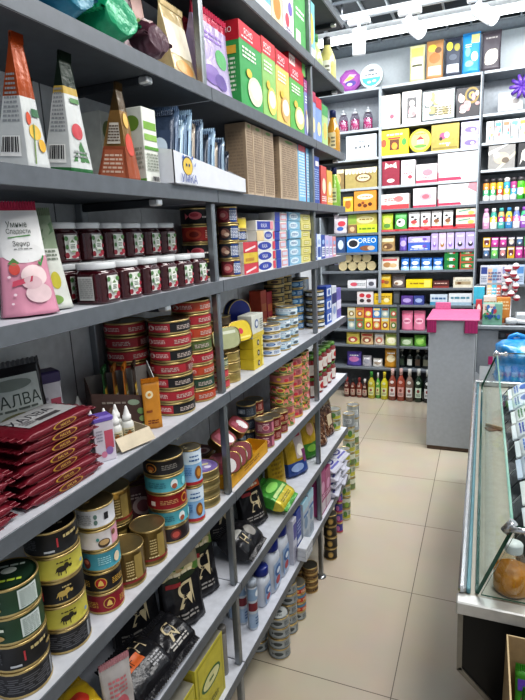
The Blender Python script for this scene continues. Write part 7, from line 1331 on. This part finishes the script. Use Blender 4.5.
for j in range(4):
    for i in range(5):
        z = .5612+.012; c = CW_[k % 12]
        pouch('sweets_pack', f'small bright sweets pack in the cardboard box, {ORD[i]} from the aisle in the {ORD[j]} row', 'pack', .050, .155, .028, (bxc-BW/2+.045+i*.070, byc-BD/2+.038+j*.066, .5606), .25*math.sin(k*2.3), foil(c), rx=-.28, seed=140+k, nu=6, nv=8, wob=.005, group='bright sweets packs in the cardboard box', front=[('e', .5, .5, .3, .2, CW_[(k+5) % 12]), ('r', .1, .7, .9, .85, CW_[(k+3) % 12])]); k += 1
# ------------------------------------------------------------------ bottles and packs at the tip of the left shelving
def oil(lab, y, z, h, R, c, cap, lbl, x=-.715):
    t = thing('oil_bottle', lab, 'bottle', (x, y, z+.0006)); m = MB(); m.lathe([(R*.85, 0), (R, .005), (R, h*.5), (R*.8, h*.62), (R*.45, h*.78), (R*.4, h*.86)], M(c, .15, 0, .2, 0, 20, 0, .4), 18); m.print([('r', .1, .12, .6, .48, lbl), ('e', .4, .3, .08, .1, c), ('l', .5, .15, .58, .4, 3, '#6a6a5a')], cylmap(R, h), 2*PI*R, h, .05); m.obj('bottle_body', t)
    m = MB(); m.lathe([(R*.46, h*.83), (R*.46, h*.97), (R*.4, h), (.0001, h)], M(cap, .35), 14); m.obj('bottle_cap', t)
oil('yellow oil bottle with a white label on the highest shelf tip', 2.63, SH0, .205, .04, '#d8d08a', '#3a3c3e', '#e4e4dc')
oil('amber bottle with navy cap at the tip of the top shelf', 2.655, S[1], .20, .034, '#c9943a', '#1f2a5a', '#d8c89a', -.70)
oil('green bottle with navy cap at the tip of the second shelf', 2.66, S[2], .19, .032, '#8ab84a', '#1f2a5a', '#c8d8a0', -.70)
for k in range(3): oil(f'pale green sauce bottle on the highest shelf past the second post, {ORD[k]} along', 2.38+.085*k, SH0, .20, .034, '#b8c88a', '#4a8a4a', '#e0e4d0', -.75)
cam = bpy.data.cameras.new('photo_camera'); co = bpy.data.objects.new('photo_camera', cam); C.objects.link(co)
cam.sensor_fit = 'VERTICAL'; cam.sensor_height = 36; cam.sensor_width = 27; cam.lens = FPX/700*36; cam.clip_start = .02
co.matrix_world = Matrix(((R_[0], U_[0], -W_[0], 0), (R_[1], U_[1], -W_[1], 0), (R_[2], U_[2], -W_[2], HC), (0, 0, 0, 1)))
bpy.context.scene.camera = co
bpy.context.scene.view_settings.view_transform = 'Standard'
try: bpy.context.scene.view_settings.look = 'Medium High Contrast'
except Exception: pass
